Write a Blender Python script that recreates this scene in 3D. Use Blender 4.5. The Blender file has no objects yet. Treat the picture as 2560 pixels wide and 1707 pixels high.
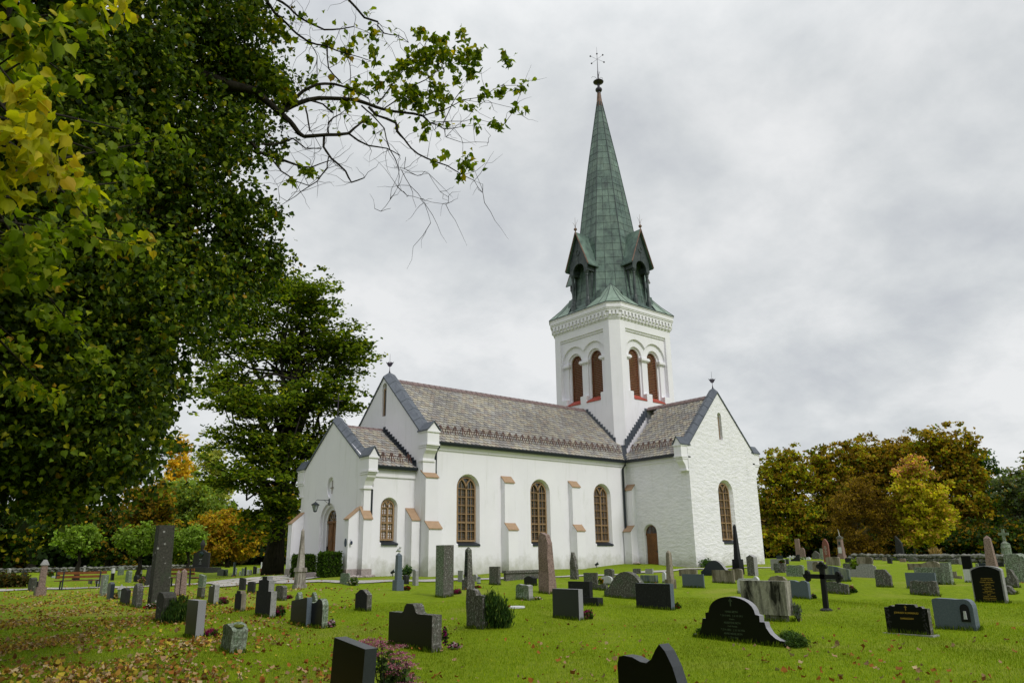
import bpy, bmesh, math, random
import numpy as np
from mathutils import Vector, Matrix, noise
random.seed(7); RNG = np.random.default_rng(7)
scene = bpy.context.scene
COL = scene.collection

# ------------------------------------------------------------ camera
# plan frame: u runs along the nave (west to east), v to the south, z up; Blender X = u, Y = -v
CU, CV, CZ = -38.320, 33.875, 1.65
YAW, PITCH, ROLL, FPX = 0.700, 0.279, 0.014, 1874.26
def V(u, v, z): return Vector((u, -v, z))
_cy, _sy = math.cos(YAW), math.sin(YAW); _cp, _sp = math.cos(PITCH), math.sin(PITCH); _cr, _sr = math.cos(ROLL), math.sin(ROLL)
FW = np.array([_sy, -_cy, 0.]); RT = np.array([_cy, _sy, 0.]); UPV = np.array([0, 0, 1.])
CF = FW * _cp + UPV * _sp; CUP = UPV * _cp - FW * _sp
camd = bpy.data.cameras.new('camera'); cam = bpy.data.objects.new('camera', camd); COL.objects.link(cam)
camd.sensor_fit = 'HORIZONTAL'; camd.sensor_width = 36.0; camd.lens = FPX / 2560 * 36.0
camd.clip_start = 0.1; camd.clip_end = 6000
_ir = RT * _cr - CUP * _sr; _iu = RT * _sr + CUP * _cr
_w = lambda a: Vector((a[0], -a[1], a[2]))
_m = Matrix.Identity(4)
for i, a in enumerate((_w(_ir), _w(_iu), -_w(CF))):
    for j in range(3): _m[j][i] = a[j]
_m.translation = V(CU, CV, CZ); cam.matrix_world = _m
scene.camera = cam
CP = np.array([CU, CV, CZ])
def ray(x, y):
    a = (x - 1280) / FPX; b = -(y - 853.5) / FPX
    return RT * (a * _cr + b * _sr) + CUP * (-a * _sr + b * _cr) + CF
def proj(p):
    q = np.asarray(p, float) - CP; X = q @ RT; Y = q @ CUP; Z = q @ CF
    return 1280 + FPX * (X * _cr - Y * _sr) / Z, 853.5 - FPX * (X * _sr + Y * _cr) / Z, Z
def at(x, y, d):                       # point (u,v,z) on the ray through a photo pixel at horizontal distance d
    r = ray(x, y); return CP + r * (d / math.hypot(r[0], r[1]))

# ------------------------------------------------------------ light
SUN_EL, SUN_AZ = math.radians(46), math.radians(178)   # azimuth from +Y clockwise
wd = bpy.data.worlds.new('World'); scene.world = wd; wd.use_nodes = True
nt = wd.node_tree; nt.nodes.clear()
def N(t, **k):
    n = nt.nodes.new(t)
    for a, b in k.items(): setattr(n, a, b)
    return n
def L(a, b): nt.links.new(a, b)
out = N('ShaderNodeOutputWorld'); bg = N('ShaderNodeBackground'); L(bg.outputs[0], out.inputs[0])
sky = N('ShaderNodeTexSky', sky_type='NISHITA'); sky.sun_disc = False; sky.sun_elevation = SUN_EL; sky.sun_rotation = SUN_AZ
tc = N('ShaderNodeTexCoord'); sep = N('ShaderNodeSeparateXYZ'); L(tc.outputs['Generated'], sep.inputs[0])
def MA(op, a, b=None, c=None, cl=False):
    n = N('ShaderNodeMath', operation=op, use_clamp=cl)
    for i, s in enumerate((a, b, c)):
        if s is None: continue
        if isinstance(s, (int, float)): n.inputs[i].default_value = s
        else: L(s, n.inputs[i])
    return n.outputs[0]
zc = MA('ADD', MA('MAXIMUM', sep.outputs[2], 0.0), 0.42)
cmb = N('ShaderNodeCombineXYZ'); L(MA('DIVIDE', sep.outputs[0], zc), cmb.inputs[0]); L(MA('DIVIDE', sep.outputs[1], zc), cmb.inputs[1])
def NZ(scale, det, rough, dist=0.0, off=0.0):
    mp = N('ShaderNodeMapping'); L(cmb.outputs[0], mp.inputs[0]); mp.inputs['Location'].default_value = (off, off * .7, off * 1.3)
    n = N('ShaderNodeTexNoise'); L(mp.outputs[0], n.inputs['Vector'])
    n.inputs['Scale'].default_value = scale; n.inputs['Detail'].default_value = det; n.inputs['Roughness'].default_value = rough; n.inputs['Distortion'].default_value = dist
    return n.outputs[0]
big = NZ(1.3, 4, .5, .1, 3.1); mid = NZ(4.5, 8, .58, .1, 9.4)
f = MA('ADD', MA('MULTIPLY', big, 0.50), MA('MULTIPLY', mid, 0.50))
cr = N('ShaderNodeValToRGB'); L(f, cr.inputs[0])
cr.color_ramp.elements[0].position = .37; cr.color_ramp.elements[0].color = (.52, .545, .585, 1)
cr.color_ramp.elements[1].position = .62; cr.color_ramp.elements[1].color = (.85, .86, .865, 1)
e = cr.color_ramp.elements.new(.50); e.color = (.68, .705, .72, 1)
# an overcast sky is brightest overhead
zen = MA('ADD', 1.0, MA('MULTIPLY', MA('POWER', MA('MAXIMUM', MA('SUBTRACT', sep.outputs[2], .52), 0.0), 1.3), 2.3))
vm = N('ShaderNodeVectorMath', operation='SCALE'); L(cr.outputs[0], vm.inputs[0]); L(zen, vm.inputs['Scale'])
vs = N('ShaderNodeVectorMath', operation='SCALE'); L(sky.outputs[0], vs.inputs[0]); vs.inputs['Scale'].default_value = .10
mx = N('ShaderNodeMix', data_type='RGBA'); mx.inputs[0].default_value = .95
L(vs.outputs[0], mx.inputs[6]); L(vm.outputs[0], mx.inputs[7]); L(mx.outputs[2], bg.inputs[0]); bg.inputs[1].default_value = 1.0
sd = bpy.data.lights.new('sun', 'SUN'); sd.energy = 1.8; sd.angle = math.radians(14); sd.color = (1, .97, .92)
sun = bpy.data.objects.new('sun', sd); COL.objects.link(sun)
_d = Vector((math.sin(SUN_AZ) * math.cos(SUN_EL), math.cos(SUN_AZ) * math.cos(SUN_EL), math.sin(SUN_EL)))
sun.rotation_euler = _d.to_track_quat('Z', 'Y').to_euler()
vsn = scene.view_settings; vsn.view_transform = 'Standard'; vsn.look = 'None'; vsn.exposure = 0.0; vsn.gamma = 1.0; vsn.use_curve_mapping = False
scene.cycles.max_bounces = 6; scene.cycles.transparent_max_bounces = 8

# ------------------------------------------------------------ materials
MATS = {}
class NB:
    def __init__(s, name):
        s.m = bpy.data.materials.new(name); s.m.use_nodes = True; s.t = s.m.node_tree
        s.b = s.t.nodes['Principled BSDF']; s.o = s.t.nodes['Material Output']; MATS[name] = s.m
        s.tc = s.t.nodes.new('ShaderNodeTexCoord')
    def n(s, t, **k):
        x = s.t.nodes.new(t)
        for a, b in k.items(): setattr(x, a, b)
        return x
    def l(s, a, b): s.t.links.new(a, b)
    def noise(s, scale, det=4, rough=.55, dist=0, sc=(1, 1, 1), coord='Object', loc=(0, 0, 0)):
        mp = s.n('ShaderNodeMapping'); s.l(s.tc.outputs[coord], mp.inputs[0]); mp.inputs['Scale'].default_value = sc; mp.inputs['Location'].default_value = loc
        x = s.n('ShaderNodeTexNoise'); s.l(mp.outputs[0], x.inputs['Vector']); x.inputs['Scale'].default_value = scale
        x.inputs['Detail'].default_value = det; x.inputs['Roughness'].default_value = rough; x.inputs['Distortion'].default_value = dist
        return x.outputs[0]
    def ramp(s, f, stops):
        r = s.n('ShaderNodeValToRGB'); s.l(f, r.inputs[0]); e = r.color_ramp.elements
        while len(e) < len(stops): e.new(.5)
        for i, (p, c) in enumerate(stops): e[i].position = p; e[i].color = (c[0], c[1], c[2], 1)
        return r.outputs[0]
    def thr(s, f, a, b):
        r = s.n('ShaderNodeMapRange'); s.l(f, r.inputs[0]); r.inputs[1].default_value = a; r.inputs[2].default_value = b; return r.outputs[0]
    def mix(s, f, a, b, bt='MIX'):
        x = s.n('ShaderNodeMix', data_type='RGBA', blend_type=bt)
        for i, q in ((0, f), (6, a), (7, b)):
            if isinstance(q, (int, float)): x.inputs[i].default_value = q
            elif isinstance(q, tuple): x.inputs[i].default_value = (q[0], q[1], q[2], 1)
            else: s.l(q, x.inputs[i])
        return x.outputs[2]
    def mul(s, a, b):
        x = s.n('ShaderNodeMath', operation='MULTIPLY')
        for i, q in ((0, a), (1, b)):
            if isinstance(q, (int, float)): x.inputs[i].default_value = q
            else: s.l(q, x.inputs[i])
        return x.outputs[0]
    def col(s, c):
        if isinstance(c, tuple): s.b.inputs['Base Color'].default_value = (c[0], c[1], c[2], 1)
        else: s.l(c, s.b.inputs['Base Color'])
        return s
    def bump(s, f, strength=.3, dist=.02):
        x = s.n('ShaderNodeBump'); s.l(f, x.inputs['Height']); x.inputs['Strength'].default_value = strength; x.inputs['Distance'].default_value = dist
        s.l(x.outputs[0], s.b.inputs['Normal']); return s
    def rough(s, r, spec=.5):
        if isinstance(r, (int, float)): s.b.inputs['Roughness'].default_value = r
        else: s.l(r, s.b.inputs['Roughness'])
        s.b.inputs['Specular IOR Level'].default_value = spec; return s
def flat(name, c, r=.6, spec=.4, metal=0.0, var=.12, sc=8):
    b = NB(name); n = b.noise(sc, 5)
    b.col(b.ramp(n, [(.3, tuple(x * (1 - var) for x in c)), (.7, tuple(min(1, x * (1 + var)) for x in c))])); b.rough(r, spec); b.b.inputs['Metallic'].default_value = metal
    return b.m
# plaster
def wallbase(b, c):            # splashed earth and algae just above the ground, and rain streaks
    g = b.n('ShaderNodeNewGeometry'); sp = b.n('ShaderNodeSeparateXYZ'); b.l(g.outputs['Position'], sp.inputs[0])
    a = b.n('ShaderNodeMath', operation='MULTIPLY_ADD'); b.l(b.noise(1.6, 6, .65), a.inputs[0]); a.inputs[1].default_value = -2.2; b.l(sp.outputs[2], a.inputs[2])
    c = b.mix(b.mul(b.thr(a.outputs[0], .65, -.25), .7), c, (.36, .36, .29))
    return b.mix(b.mul(b.thr(b.noise(3.0, 6, .6, .2, (1, 1, .08)), .58, .76), .30), c, (.50, .50, .46))
b = NB('white_plaster'); n1 = b.noise(.5, 5, .6); n2 = b.noise(6, 6, .6)
b.col(wallbase(b, b.mix(b.thr(b.noise(1.4, 6, .65, .3, (1, 1, .25)), .60, .80), b.ramp(n1, [(.3, (.78, .765, .82)), (.7, (.84, .825, .875))]), (.68, .68, .69)))).rough(.9, .15).bump(n2, .15, .02)
b = NB('white_rubble'); mp = b.n('ShaderNodeMapping'); b.l(b.tc.outputs['Object'], mp.inputs[0]); mp.inputs['Scale'].default_value = (1.0, 1.0, 2.2)
mp2 = b.n('ShaderNodeVectorMath', operation='ADD'); b.l(mp.outputs[0], mp2.inputs[0]); wn = b.n('ShaderNodeTexNoise'); b.l(b.tc.outputs['Object'], wn.inputs['Vector']); wn.inputs['Scale'].default_value = 1.3; b.l(wn.outputs['Color'], mp2.inputs[1])
vo = b.n('ShaderNodeTexVoronoi', feature='SMOOTH_F1'); b.l(mp2.outputs[0], vo.inputs['Vector']); vo.inputs['Scale'].default_value = 2.5; vo.inputs['Smoothness'].default_value = .8
n3 = b.noise(2.6, 8, .66, .4, (1, 1, 2.4)); x = b.n('ShaderNodeMath', operation='ADD'); b.l(b.mul(vo.outputs[0], -.7), x.inputs[0]); b.l(b.mul(b.thr(n3, .35, .75), .8), x.inputs[1])
b.col(wallbase(b, b.ramp(b.noise(1.2, 6, .6, .2, (1, 1, 2)), [(.3, (.78, .77, .82)), (.6, (.85, .835, .88)), (.78, (.75, .735, .74))]))).rough(.92, .12).bump(x.outputs[0], .42, .09)
flat('granite_plinth', (.34, .29, .28), .85, .2, var=.25, sc=14)
b = NB('slate'); at_ = b.n('ShaderNodeAttribute', attribute_name='col')
b.col(b.mix(.35, at_.outputs['Color'], b.ramp(b.noise(9, 5, .65), [(.3, (.16, .145, .13)), (.72, (.40, .36, .31))]), 'MIX')).rough(.62, .35).bump(b.noise(22, 4), .25, .01)
flat('ridge_slate', (.17, .12, .115), .7, .3, var=.3, sc=5)
b = NB('dark_sheet_metal'); b.col(b.ramp(b.noise(3.5, 6, .6, .6, (1, 1, .4)), [(.3, (.055, .065, .085)), (.7, (.105, .12, .145))])).rough(.5, .4)
flat('black_metal', (.012, .018, .028), .45, .5)
flat('snow_guard_brown', (.10, .045, .035), .7, .3)
b = NB('cap_tile'); b.col(b.ramp(b.noise(7, 5, .6), [(.3, (.32, .215, .135)), (.7, (.40, .27, .175))])).rough(.8, .2)
flat('window_wood', (.28, .18, .095), .6, .3, var=.15, sc=5)
flat('door_wood', (.17, .070, .018), .55, .35, var=.25, sc=4)
flat('red_paint', (.36, .062, .042), .6, .3)
flat('louvre_wood', (.28, .12, .07), .7, .2, var=.3)
b = NB('glass_dark'); b.col(b.ramp(b.noise(1.1, 3, .6, .5), [(.42, (.010, .013, .013)), (.62, (.045, .055, .05))])).rough(.05, .9).bump(b.noise(2.2, 2), .12, .02)
b = NB('glass_teal'); b.col(b.ramp(b.noise(3, 3), [(.4, (.015, .028, .03)), (.65, (.05, .09, .085))])).rough(.12, .7)
b = NB('glass_grey'); b.col(b.ramp(b.noise(2, 3, .5, 0, (3, 3, .3)), [(.4, (.06, .058, .066)), (.65, (.16, .155, .165))])).rough(.15, .6)
b = NB('copper_green'); n = b.noise(2.2, 7, .65, .6, (1, 1, .5)); n2 = b.noise(.7, 3, .5); at_ = b.n('ShaderNodeAttribute', attribute_name='col')
b.col(b.mix(.45, b.mix(b.thr(n2, .35, .62), b.ramp(n, [(.32, (.024, .042, .040)), (.55, (.070, .120, .098)), (.75, (.15, .225, .185))]), b.ramp(n, [(.3, (.060, .098, .082)), (.7, (.16, .235, .19))])), at_.outputs['Color'], 'MULTIPLY')).rough(.48, .5).bump(n, .15, .01)
b = NB('copper_pale'); n = b.noise(1.6, 6, .6, .5, (1, 1, .4)); b.col(b.ramp(n, [(.3, (.15, .21, .165)), (.6, (.25, .33, .27)), (.8, (.31, .38, .32))])).rough(.6, .3)
b = NB('copper_dark'); n = b.noise(2.4, 6, .6, .5); b.col(b.ramp(n, [(.35, (.022, .034, .036)), (.6, (.05, .065, .066)), (.8, (.095, .12, .11))])).rough(.5, .45)
flat('copper_brown', (.14, .075, .05), .6, .4, var=.4, sc=4)
flat('finial_metal', (.03, .022, .04), .5, .4)
flat('lamp_glass', (.30, .34, .33), .3, .5)
flat('plaque_blue', (.01, .025, .06), .4, .5)
# ------------------------------------------------------------ mesh helpers
def setp(o, label=None, cat=None, group=None, kind=None):
    for k, v in (('label', label), ('category', cat), ('group', group), ('kind', kind)):
        if v: o[k] = v
    return o
def link(name, me, parent=None, loc=None):
    o = bpy.data.objects.new(name, me); COL.objects.link(o)
    if parent is not None: o.parent = parent
    if loc is not None: o.location = loc
    return o
def empty(name, loc=(0, 0, 0)):
    o = bpy.data.objects.new(name, None); COL.objects.link(o); o.location = loc; o.empty_display_size = .3; return o
def fin(bm, name, mat, parent=None, loc=None, smooth=False, recalc=True, bevel=0):
    if bevel:
        bmesh.ops.bevel(bm, geom=[e for e in bm.edges if len(e.link_faces) == 2 and e.calc_face_angle(0) > .5], offset=bevel, segments=1, affect='EDGES', profile=.5)
    if recalc: bmesh.ops.recalc_face_normals(bm, faces=bm.faces)
    me = bpy.data.meshes.new(name); bm.to_mesh(me); bm.free()
    for x in (mat if isinstance(mat, (list, tuple)) else [mat]): me.materials.append(MATS[x])
    if smooth: me.shade_smooth()
    return link(name, me, parent, loc)
def box(bm, u0, u1, v0, v1, z0, z1, mi=0):
    p = [bm.verts.new(V(u, v, z)) for z in (z0, z1) for (u, v) in ((u0, v0), (u1, v0), (u1, v1), (u0, v1))]
    for q in ((0, 1, 2, 3), (4, 5, 6, 7), (0, 1, 5, 4), (1, 2, 6, 5), (2, 3, 7, 6), (3, 0, 4, 7)):
        bm.faces.new([p[i] for i in q]).material_index = mi
    return p
def prism(bm, pa, pb, mi=0):           # two matching outlines joined by sides
    A = [bm.verts.new(p) for p in pa]; B = [bm.verts.new(p) for p in pb]; n = len(A)
    fs = [bm.faces.new(A), bm.faces.new(B[::-1])] + [bm.faces.new((A[i], B[i], B[(i + 1) % n], A[(i + 1) % n])) for i in range(n)]
    for f in fs: f.material_index = mi
    return A, B
def pu(bm, u0, u1, pts, mi=0): return prism(bm, [V(u0, v, z) for v, z in pts], [V(u1, v, z) for v, z in pts], mi)   # outline in v,z
def pv(bm, v0, v1, pts, mi=0): return prism(bm, [V(u, v0, z) for u, z in pts], [V(u, v1, z) for u, z in pts], mi)   # outline in u,z
def tube(bm, pts, rad, seg=8, cap=True, mi=0):
    rings = []; up = Vector((0, 0, 1)); pts = [Vector(p) for p in pts]
    if isinstance(rad, (int, float)): rad = [rad] * len(pts)
    for i, p in enumerate(pts):
        d = (pts[min(i + 1, len(pts) - 1)] - pts[max(i - 1, 0)]).normalized()
        a = d.cross(up if abs(d.z) < .95 else Vector((1, 0, 0))).normalized(); c = d.cross(a)
        rings.append([bm.verts.new(p + (a * math.cos(t) + c * math.sin(t)) * rad[i]) for t in [2 * math.pi * k / seg for k in range(seg)]])
    for A, B in zip(rings, rings[1:]):
        for k in range(seg): bm.faces.new((A[k], A[(k + 1) % seg], B[(k + 1) % seg], B[k])).material_index = mi
    if cap and seg > 2: bm.faces.new(rings[0][::-1]).material_index = mi; bm.faces.new(rings[-1]).material_index = mi
def lathe(bm, c, prof, seg=12, mi=0, rot=0):
    rings = [[bm.verts.new(Vector(c) + Vector((r * math.cos(rot + 2 * math.pi * k / seg), r * math.sin(rot + 2 * math.pi * k / seg), z))) for k in range(seg)] for r, z in prof]
    for A, B in zip(rings, rings[1:]):
        for k in range(seg): bm.faces.new((A[k], A[(k + 1) % seg], B[(k + 1) % seg], B[k])).material_index = mi
    bm.faces.new(rings[0][::-1]).material_index = mi; bm.faces.new(rings[-1]).material_index = mi
def arch(c, hw, z0, zs, n=14):         # round-headed outline (pos, z), spring zs
    return [(c - hw, z0), (c + hw, z0)] + [(c + hw * math.cos(math.pi * k / n), zs + hw * math.sin(math.pi * k / n)) for k in range(n + 1)]
def cut(bm, cutters):
    """subtract closed bmeshes from bm, return new bmesh"""
    me = bpy.data.meshes.new('t'); bmesh.ops.recalc_face_normals(bm, faces=bm.faces); bm.to_mesh(me); bm.free(); o = bpy.data.objects.new('t', me); COL.objects.link(o)
    tmp = []
    for cb in cutters:
        cm = bpy.data.meshes.new('c'); bmesh.ops.recalc_face_normals(cb, faces=cb.faces); cb.to_mesh(cm); cb.free(); co = bpy.data.objects.new('c', cm); COL.objects.link(co); tmp.append(co)
        md = o.modifiers.new('b', 'BOOLEAN'); md.operation = 'DIFFERENCE'; md.solver = 'EXACT'; md.object = co
    dg = bpy.context.evaluated_depsgraph_get(); ev = o.evaluated_get(dg); nb = bmesh.new(); nb.from_mesh(ev.to_mesh())
    for x in tmp + [o]: bpy.data.objects.remove(x, do_unlink=True)
    return nb

# ------------------------------------------------------------ the lie of the land
def _gpt(x, y, d, z=None):
    r = ray(x, y); t = d / math.hypot(r[0], r[1]); p = CP + r * t; return (p[0], p[1], p[2] if z is None else z)
GP = [(-19.4, -2.1, .80), (-20.2, -8, .84), (-16.24, .84, .77), (-12.4, 0, .76), (-6.6, 0, .89), (-4.1, .6, .93), (-.3, 0, 1.12), (0, 1.7, 1.02), (0, 5.16, .90), (3.6, 5.16, .93), (7.3, 5.16, .95), (10, -2, 1.05), (-10, -12, .9),
      (CU, CV, 0), (CU - 4, CV, 0), (CU + 4, CV, 0), (CU, CV + 5, 0), (CU + 5, CV + 4, 0)]
for x_ in (-300, 0, 400, 850, 1280, 1700, 2100, 2560, 2900):
    for d_, zc_, zl_ in ((6, 0, 0), (9, 0.0, 0), (13, .04, 0), (18, .13, .03), (24, .28, .09), (31, .5, .16)):
        f_ = min(1, max(0, (x_ - 200) / 700)); GP.append(_gpt(x_, 1500, d_, zl_ * (1 - f_) + zc_ * f_))
for x_, d_, z_ in ((-400, 42, .2), (0, 43, .22), (300, 42, .27), (500, 43, .45), (2300, 38, .62), (2700, 34, .5), (2050, 40, .78), (-300, 62, .45), (0, 62, .5), (300, 60, .58), (500, 62, .72), (2300, 52, .72), (2700, 50, .62), (2100, 60, .95),
                   (-300, 92, .8), (50, 92, .82), (400, 92, .86), (650, 90, .9), (2100, 92, 1.08), (2400, 72, .78), (2700, 70, .75), (0, 150, 1.0), (650, 150, 1.0), (1300, 150, 1.1), (2100, 150, 1.1), (2600, 150, 1.0), (1300, 90, 1.1)):
    GP.append(_gpt(x_, 1500, d_, z_))
GP = np.array(GP)
def hgt(u, v):
    u = np.atleast_1d(np.asarray(u, float)); v = np.atleast_1d(np.asarray(v, float))
    d2 = (u[:, None] - GP[:, 0]) ** 2 + (v[:, None] - GP[:, 1]) ** 2 + 2.0
    w = d2 ** -1.7; z = (w * GP[:, 2]).sum(1) / w.sum(1)
    z += .035 * np.sin(u * .61 + 1.3) * np.cos(v * .53) + .02 * np.sin(u * 1.7 + v * 1.1)
    r = np.hypot(u - CU, v - CV); return z - np.clip((r - 200) / 1500, 0, 1) * 2
def h1(u, v): return float(hgt(u, v)[0])
def gp(x, y):
    r = ray(x, y); hl = math.hypot(r[0], r[1]); ds = np.concatenate([np.arange(2.5, 30, .25), np.arange(30, 160, .5)]); t = ds / hl
    u = CP[0] + r[0] * t; v = CP[1] + r[1] * t; z = CP[2] + r[2] * t; g = hgt(u, v); k = np.where(z < g)[0]
    if len(k) == 0: i = len(ds) - 1; return np.array([u[i], v[i], g[i]])
    i = k[0]
    if i == 0: tt = t[0]
    else:
        a = z[i - 1] - g[i - 1]; c = z[i] - g[i]; tt = t[i - 1] + (t[i] - t[i - 1]) * a / (a - c)
    p = CP + r * tt; p[2] = h1(p[0], p[1]); return p
# ------------------------------------------------------------ church
CH = setp(empty('church', V(-19.4, -4.15, .8)), 'white plastered church with slate roofs and tall green copper spire', 'church')
CHL = V(-19.4, -4.15, .8)
def part(bm, name, mat, parent=None, **k):
    o = fin(bm, name, mat, parent or CH, **k)
    if parent is None: o.location = -CHL
    return o
Ln, Tn = -16.24, .70        # nave gable face, gable thickness
NC, NH = -4.16, 4.16        # nave centre line and half width
ZG = 7.80; RZ = 11.86       # eaves, ridge
# walls --------------------------------------------------------------
nb = bmesh.new(); box(nb, Ln + Tn, 4.0, NC - NH, 0, -.6, ZG - .1)
cs = []
WIN = [(-13.10, .66), (-7.75, .66), (-2.39, .66)]
for c, w in WIN:
    cb = bmesh.new(); o = arch(c, w + .14, 2.32, 5.30); i = arch(c, w, 2.44, 5.30)
    prism(cb, [V(u, .02, z) for u, z in o], [V(u, -.30, z) for u, z in i]); cs.append(cb)
nb = cut(nb, cs); nave = part(nb, 'nave_wall', 'white_plaster')
bm = bmesh.new(); box(bm, Ln + Tn + .01, 4.0, 0.001, .07, ZG - .52, ZG - .12); box(bm, Ln + Tn + .01, 4.0, .001, .12, ZG - .36, ZG - .12); part(bm, 'eaves_moulding', 'white_plaster', None)
def gable_pts(c, k, zk, za): return [(c - k, -.6), (c + k, -.6), (c + k, zk), (c, za), (c - k, zk)]
bm = bmesh.new(); pu(bm, Ln, Ln + Tn, gable_pts(NC, NH, 8.18, 12.0))
cb = bmesh.new(); pu(cb, Ln - .1, Ln + .3, arch(NC + .1, .24, 9.6, 11.95 - .6)); bm = cut(bm, [cb]); part(bm, 'gable_wall', 'white_plaster')
# porch
PU, PC, PH = -19.37, -4.10, 3.55
def porch():
    bm = bmesh.new(); pu(bm, PU, PU + .5, [(PC - PH, -.6), (PC + PH, -.6), (PC + PH, 6.6), (PC, 9.0), (PC - PH, 6.6)])
    # main gable slopes
    cs = []
    for k, (w, d) in enumerate(((.95, .12), (.78, .25), (.60, .40))):
        cb = bmesh.new(); pu(cb, PU - .1, PU + d, arch(PC - .05, w, 0.2, 3.60)); cs.append(cb)
    cb = bmesh.new(); n = 24; pu(cb, PU - .1, PU + .13, [(PC + .02 + .42 * math.cos(2 * math.pi * k / n), 5.40 + .54 * math.sin(2 * math.pi * k / n)) for k in range(n)]); cs.append(cb)
    bm = cut(bm, cs); return bm
bm = porch()
for f in bm.faces: pass
part(bm, 'porch_gable_wall', 'white_plaster')
bm = bmesh.new(); box(bm, PU + .5, Ln, PC - PH + .02, PC + PH - .02, -.6, 6.2)
cb = bmesh.new(); o = arch(-17.76, .52, 2.38, 4.18); i = arch(-17.76, .40, 2.50, 4.18)
prism(cb, [V(u, PC + PH + .02, z) for u, z in o], [V(u, PC + PH - .28, z) for u, z in i]); bm = cut(bm, [cb])
part(bm, 'porch_wall', 'white_plaster')
bm = bmesh.new(); box(bm, PU + .5, Ln, PC + PH - .018, PC + PH + .05, 5.7, 6.0); part(bm, 'eaves_moulding', 'white_plaster')
# transept
TU, TV, TW = 3.65, 5.16, 3.65
bm = bmesh.new(); box(bm, 0.0, 7.3, -.3, TV - .55, -.6, ZG - .1)
cb = bmesh.new(); pu(cb, 0, 0, []) if 0 else None
cb = bmesh.new(); prism(cb, [V(-.05, v, z) for v, z in arch(1.76, .56, .3, 2.98)], [V(.22, v, z) for v, z in arch(1.76, .47, .3, 2.98)]); bm = cut(bm, [cb])
part(bm, 'transept_wall', 'white_rubble')
bm = bmesh.new(); box(bm, -.07, 0.0, .1, TV - .56, ZG - .52, ZG - .12); part(bm, 'eaves_moulding', 'white_plaster')
bm = bmesh.new(); pv(bm, TV - .55, TV, [(TU - TW, -.6), (TU + TW, -.6), (TU + TW, 8.18), (TU, 12.0), (TU - TW, 8.18)])
cb = bmesh.new(); prism(cb, [V(u, TV + .02, z) for u, z in arch(3.62, .82, 2.32, 5.40)], [V(u, TV - .30, z) for u, z in arch(3.62, .63, 2.46, 5.40)])
c2 = bmesh.new(); pv(c2, TV - .3, TV + .1, arch(3.65, .20, 8.8, 10.4)); bm = cut(bm, [cb, c2]); part(bm, 'transept_gable_wall', 'white_rubble')
# the other arms of the cross (north side, east end)
bm = bmesh.new(); pv(bm, -8.32, -13.6, [(TU - TW, -.6), (TU + TW, -.6), (TU + TW, 7.7), (TU, 11.6), (TU - TW, 7.7)]); pu(bm, 4.0, 15.0, [(NC - 3.6, -.6), (NC + 3.6, -.6), (NC + 3.6, 7.5), (NC, 11.2), (NC - 3.6, 7.5)]); part(bm, 'rear_wall', 'white_plaster')
# roofs made of single slates ------------------------------------------
def slates(name, p0, pu_, pd, nu, nd, mat='slate', clip=None, base=None):
    """p0 ridge corner, pu_ vector along ridge, pd vector down the slope (uvz)"""
    p0, a, d = Vector(V(*p0)), Vector((pu_[0], -pu_[1], pu_[2])), Vector((pd[0], -pd[1], pd[2]))
    nrm = a.cross(d).normalized(); nrm = nrm if nrm.z > 0 else -nrm; vs = []; fs = []; cl = []
    A = a / nu; D = d / nd; al = a.normalized()
    for r in range(nd):
        for c in range(-1, nu + 1):
            x0 = c + (.5 if r % 2 else 0); x1 = x0 + 1; x0 = max(0, x0); x1 = min(nu, x1)
            if x1 - x0 < .05: continue
            cen = p0 + A * ((x0 + x1) / 2) + D * (r + .5)
            if clip and not clip(cen): continue
            j = random.uniform(-.01, .01); t0 = nrm * .012; t1 = nrm * (.045 + random.uniform(0, .014)); g = .02
            q = [(x0 + g, r - .05, t0), (x1 - g, r - .05, t0), (x1 - g, r + .86, t1), (x1 - .22, r + 1.10 + j, t1), (x0 + .22, r + 1.10 + j, t1), (x0 + g, r + .86, t1)]
            n0 = len(vs); top = [p0 + A * x + D * y + t for x, y, t in q]; vs += top; vs += [p - nrm * .03 for p in top[2:]]
            fs.append(tuple(range(n0, n0 + 6)))
            for k in range(3): fs.append((n0 + 2 + k, n0 + 6 + k, n0 + 7 + k, n0 + 3 + k))
            big = noise.noise(cen * .35); b_ = random.random()
            pal = [(.34, .32, .28), (.42, .39, .31), (.27, .255, .25), (.46, .41, .31), (.33, .27, .22), (.39, .385, .37), (.23, .22, .225)]
            cc = pal[random.randrange(7)]; m = .78 + .5 * (big * .6 + b_ * .35)
            cl += [(cc[0] * m, cc[1] * m, cc[2] * m, 1)] * 10
    n0 = len(vs); vs += [p0, p0 + a, p0 + a + d, p0 + d]
    if not clip: fs.append((n0, n0 + 1, n0 + 2, n0 + 3))
    cl += [(.12, .11, .1, 1)] * 4
    me = bpy.data.meshes.new(name); me.from_pydata(vs, [], fs); ca = me.color_attributes.new('col', 'FLOAT_COLOR', 'POINT'); ca.data.foreach_set('color', np.array(cl, 'f').ravel()); me.materials.append(MATS[mat])
    o = link(name, me, CH); o.location = -CHL; return o
EV = .22                         # eaves overhang
dz = (RZ - ZG) / (NH + .12); Wd = NH + .12
rn = slates('nave_roof', (Ln + Tn, NC, RZ), (16.3, 0, 0), (0, NH + EV, -(NH + EV) * dz), 56, 24)
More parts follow.
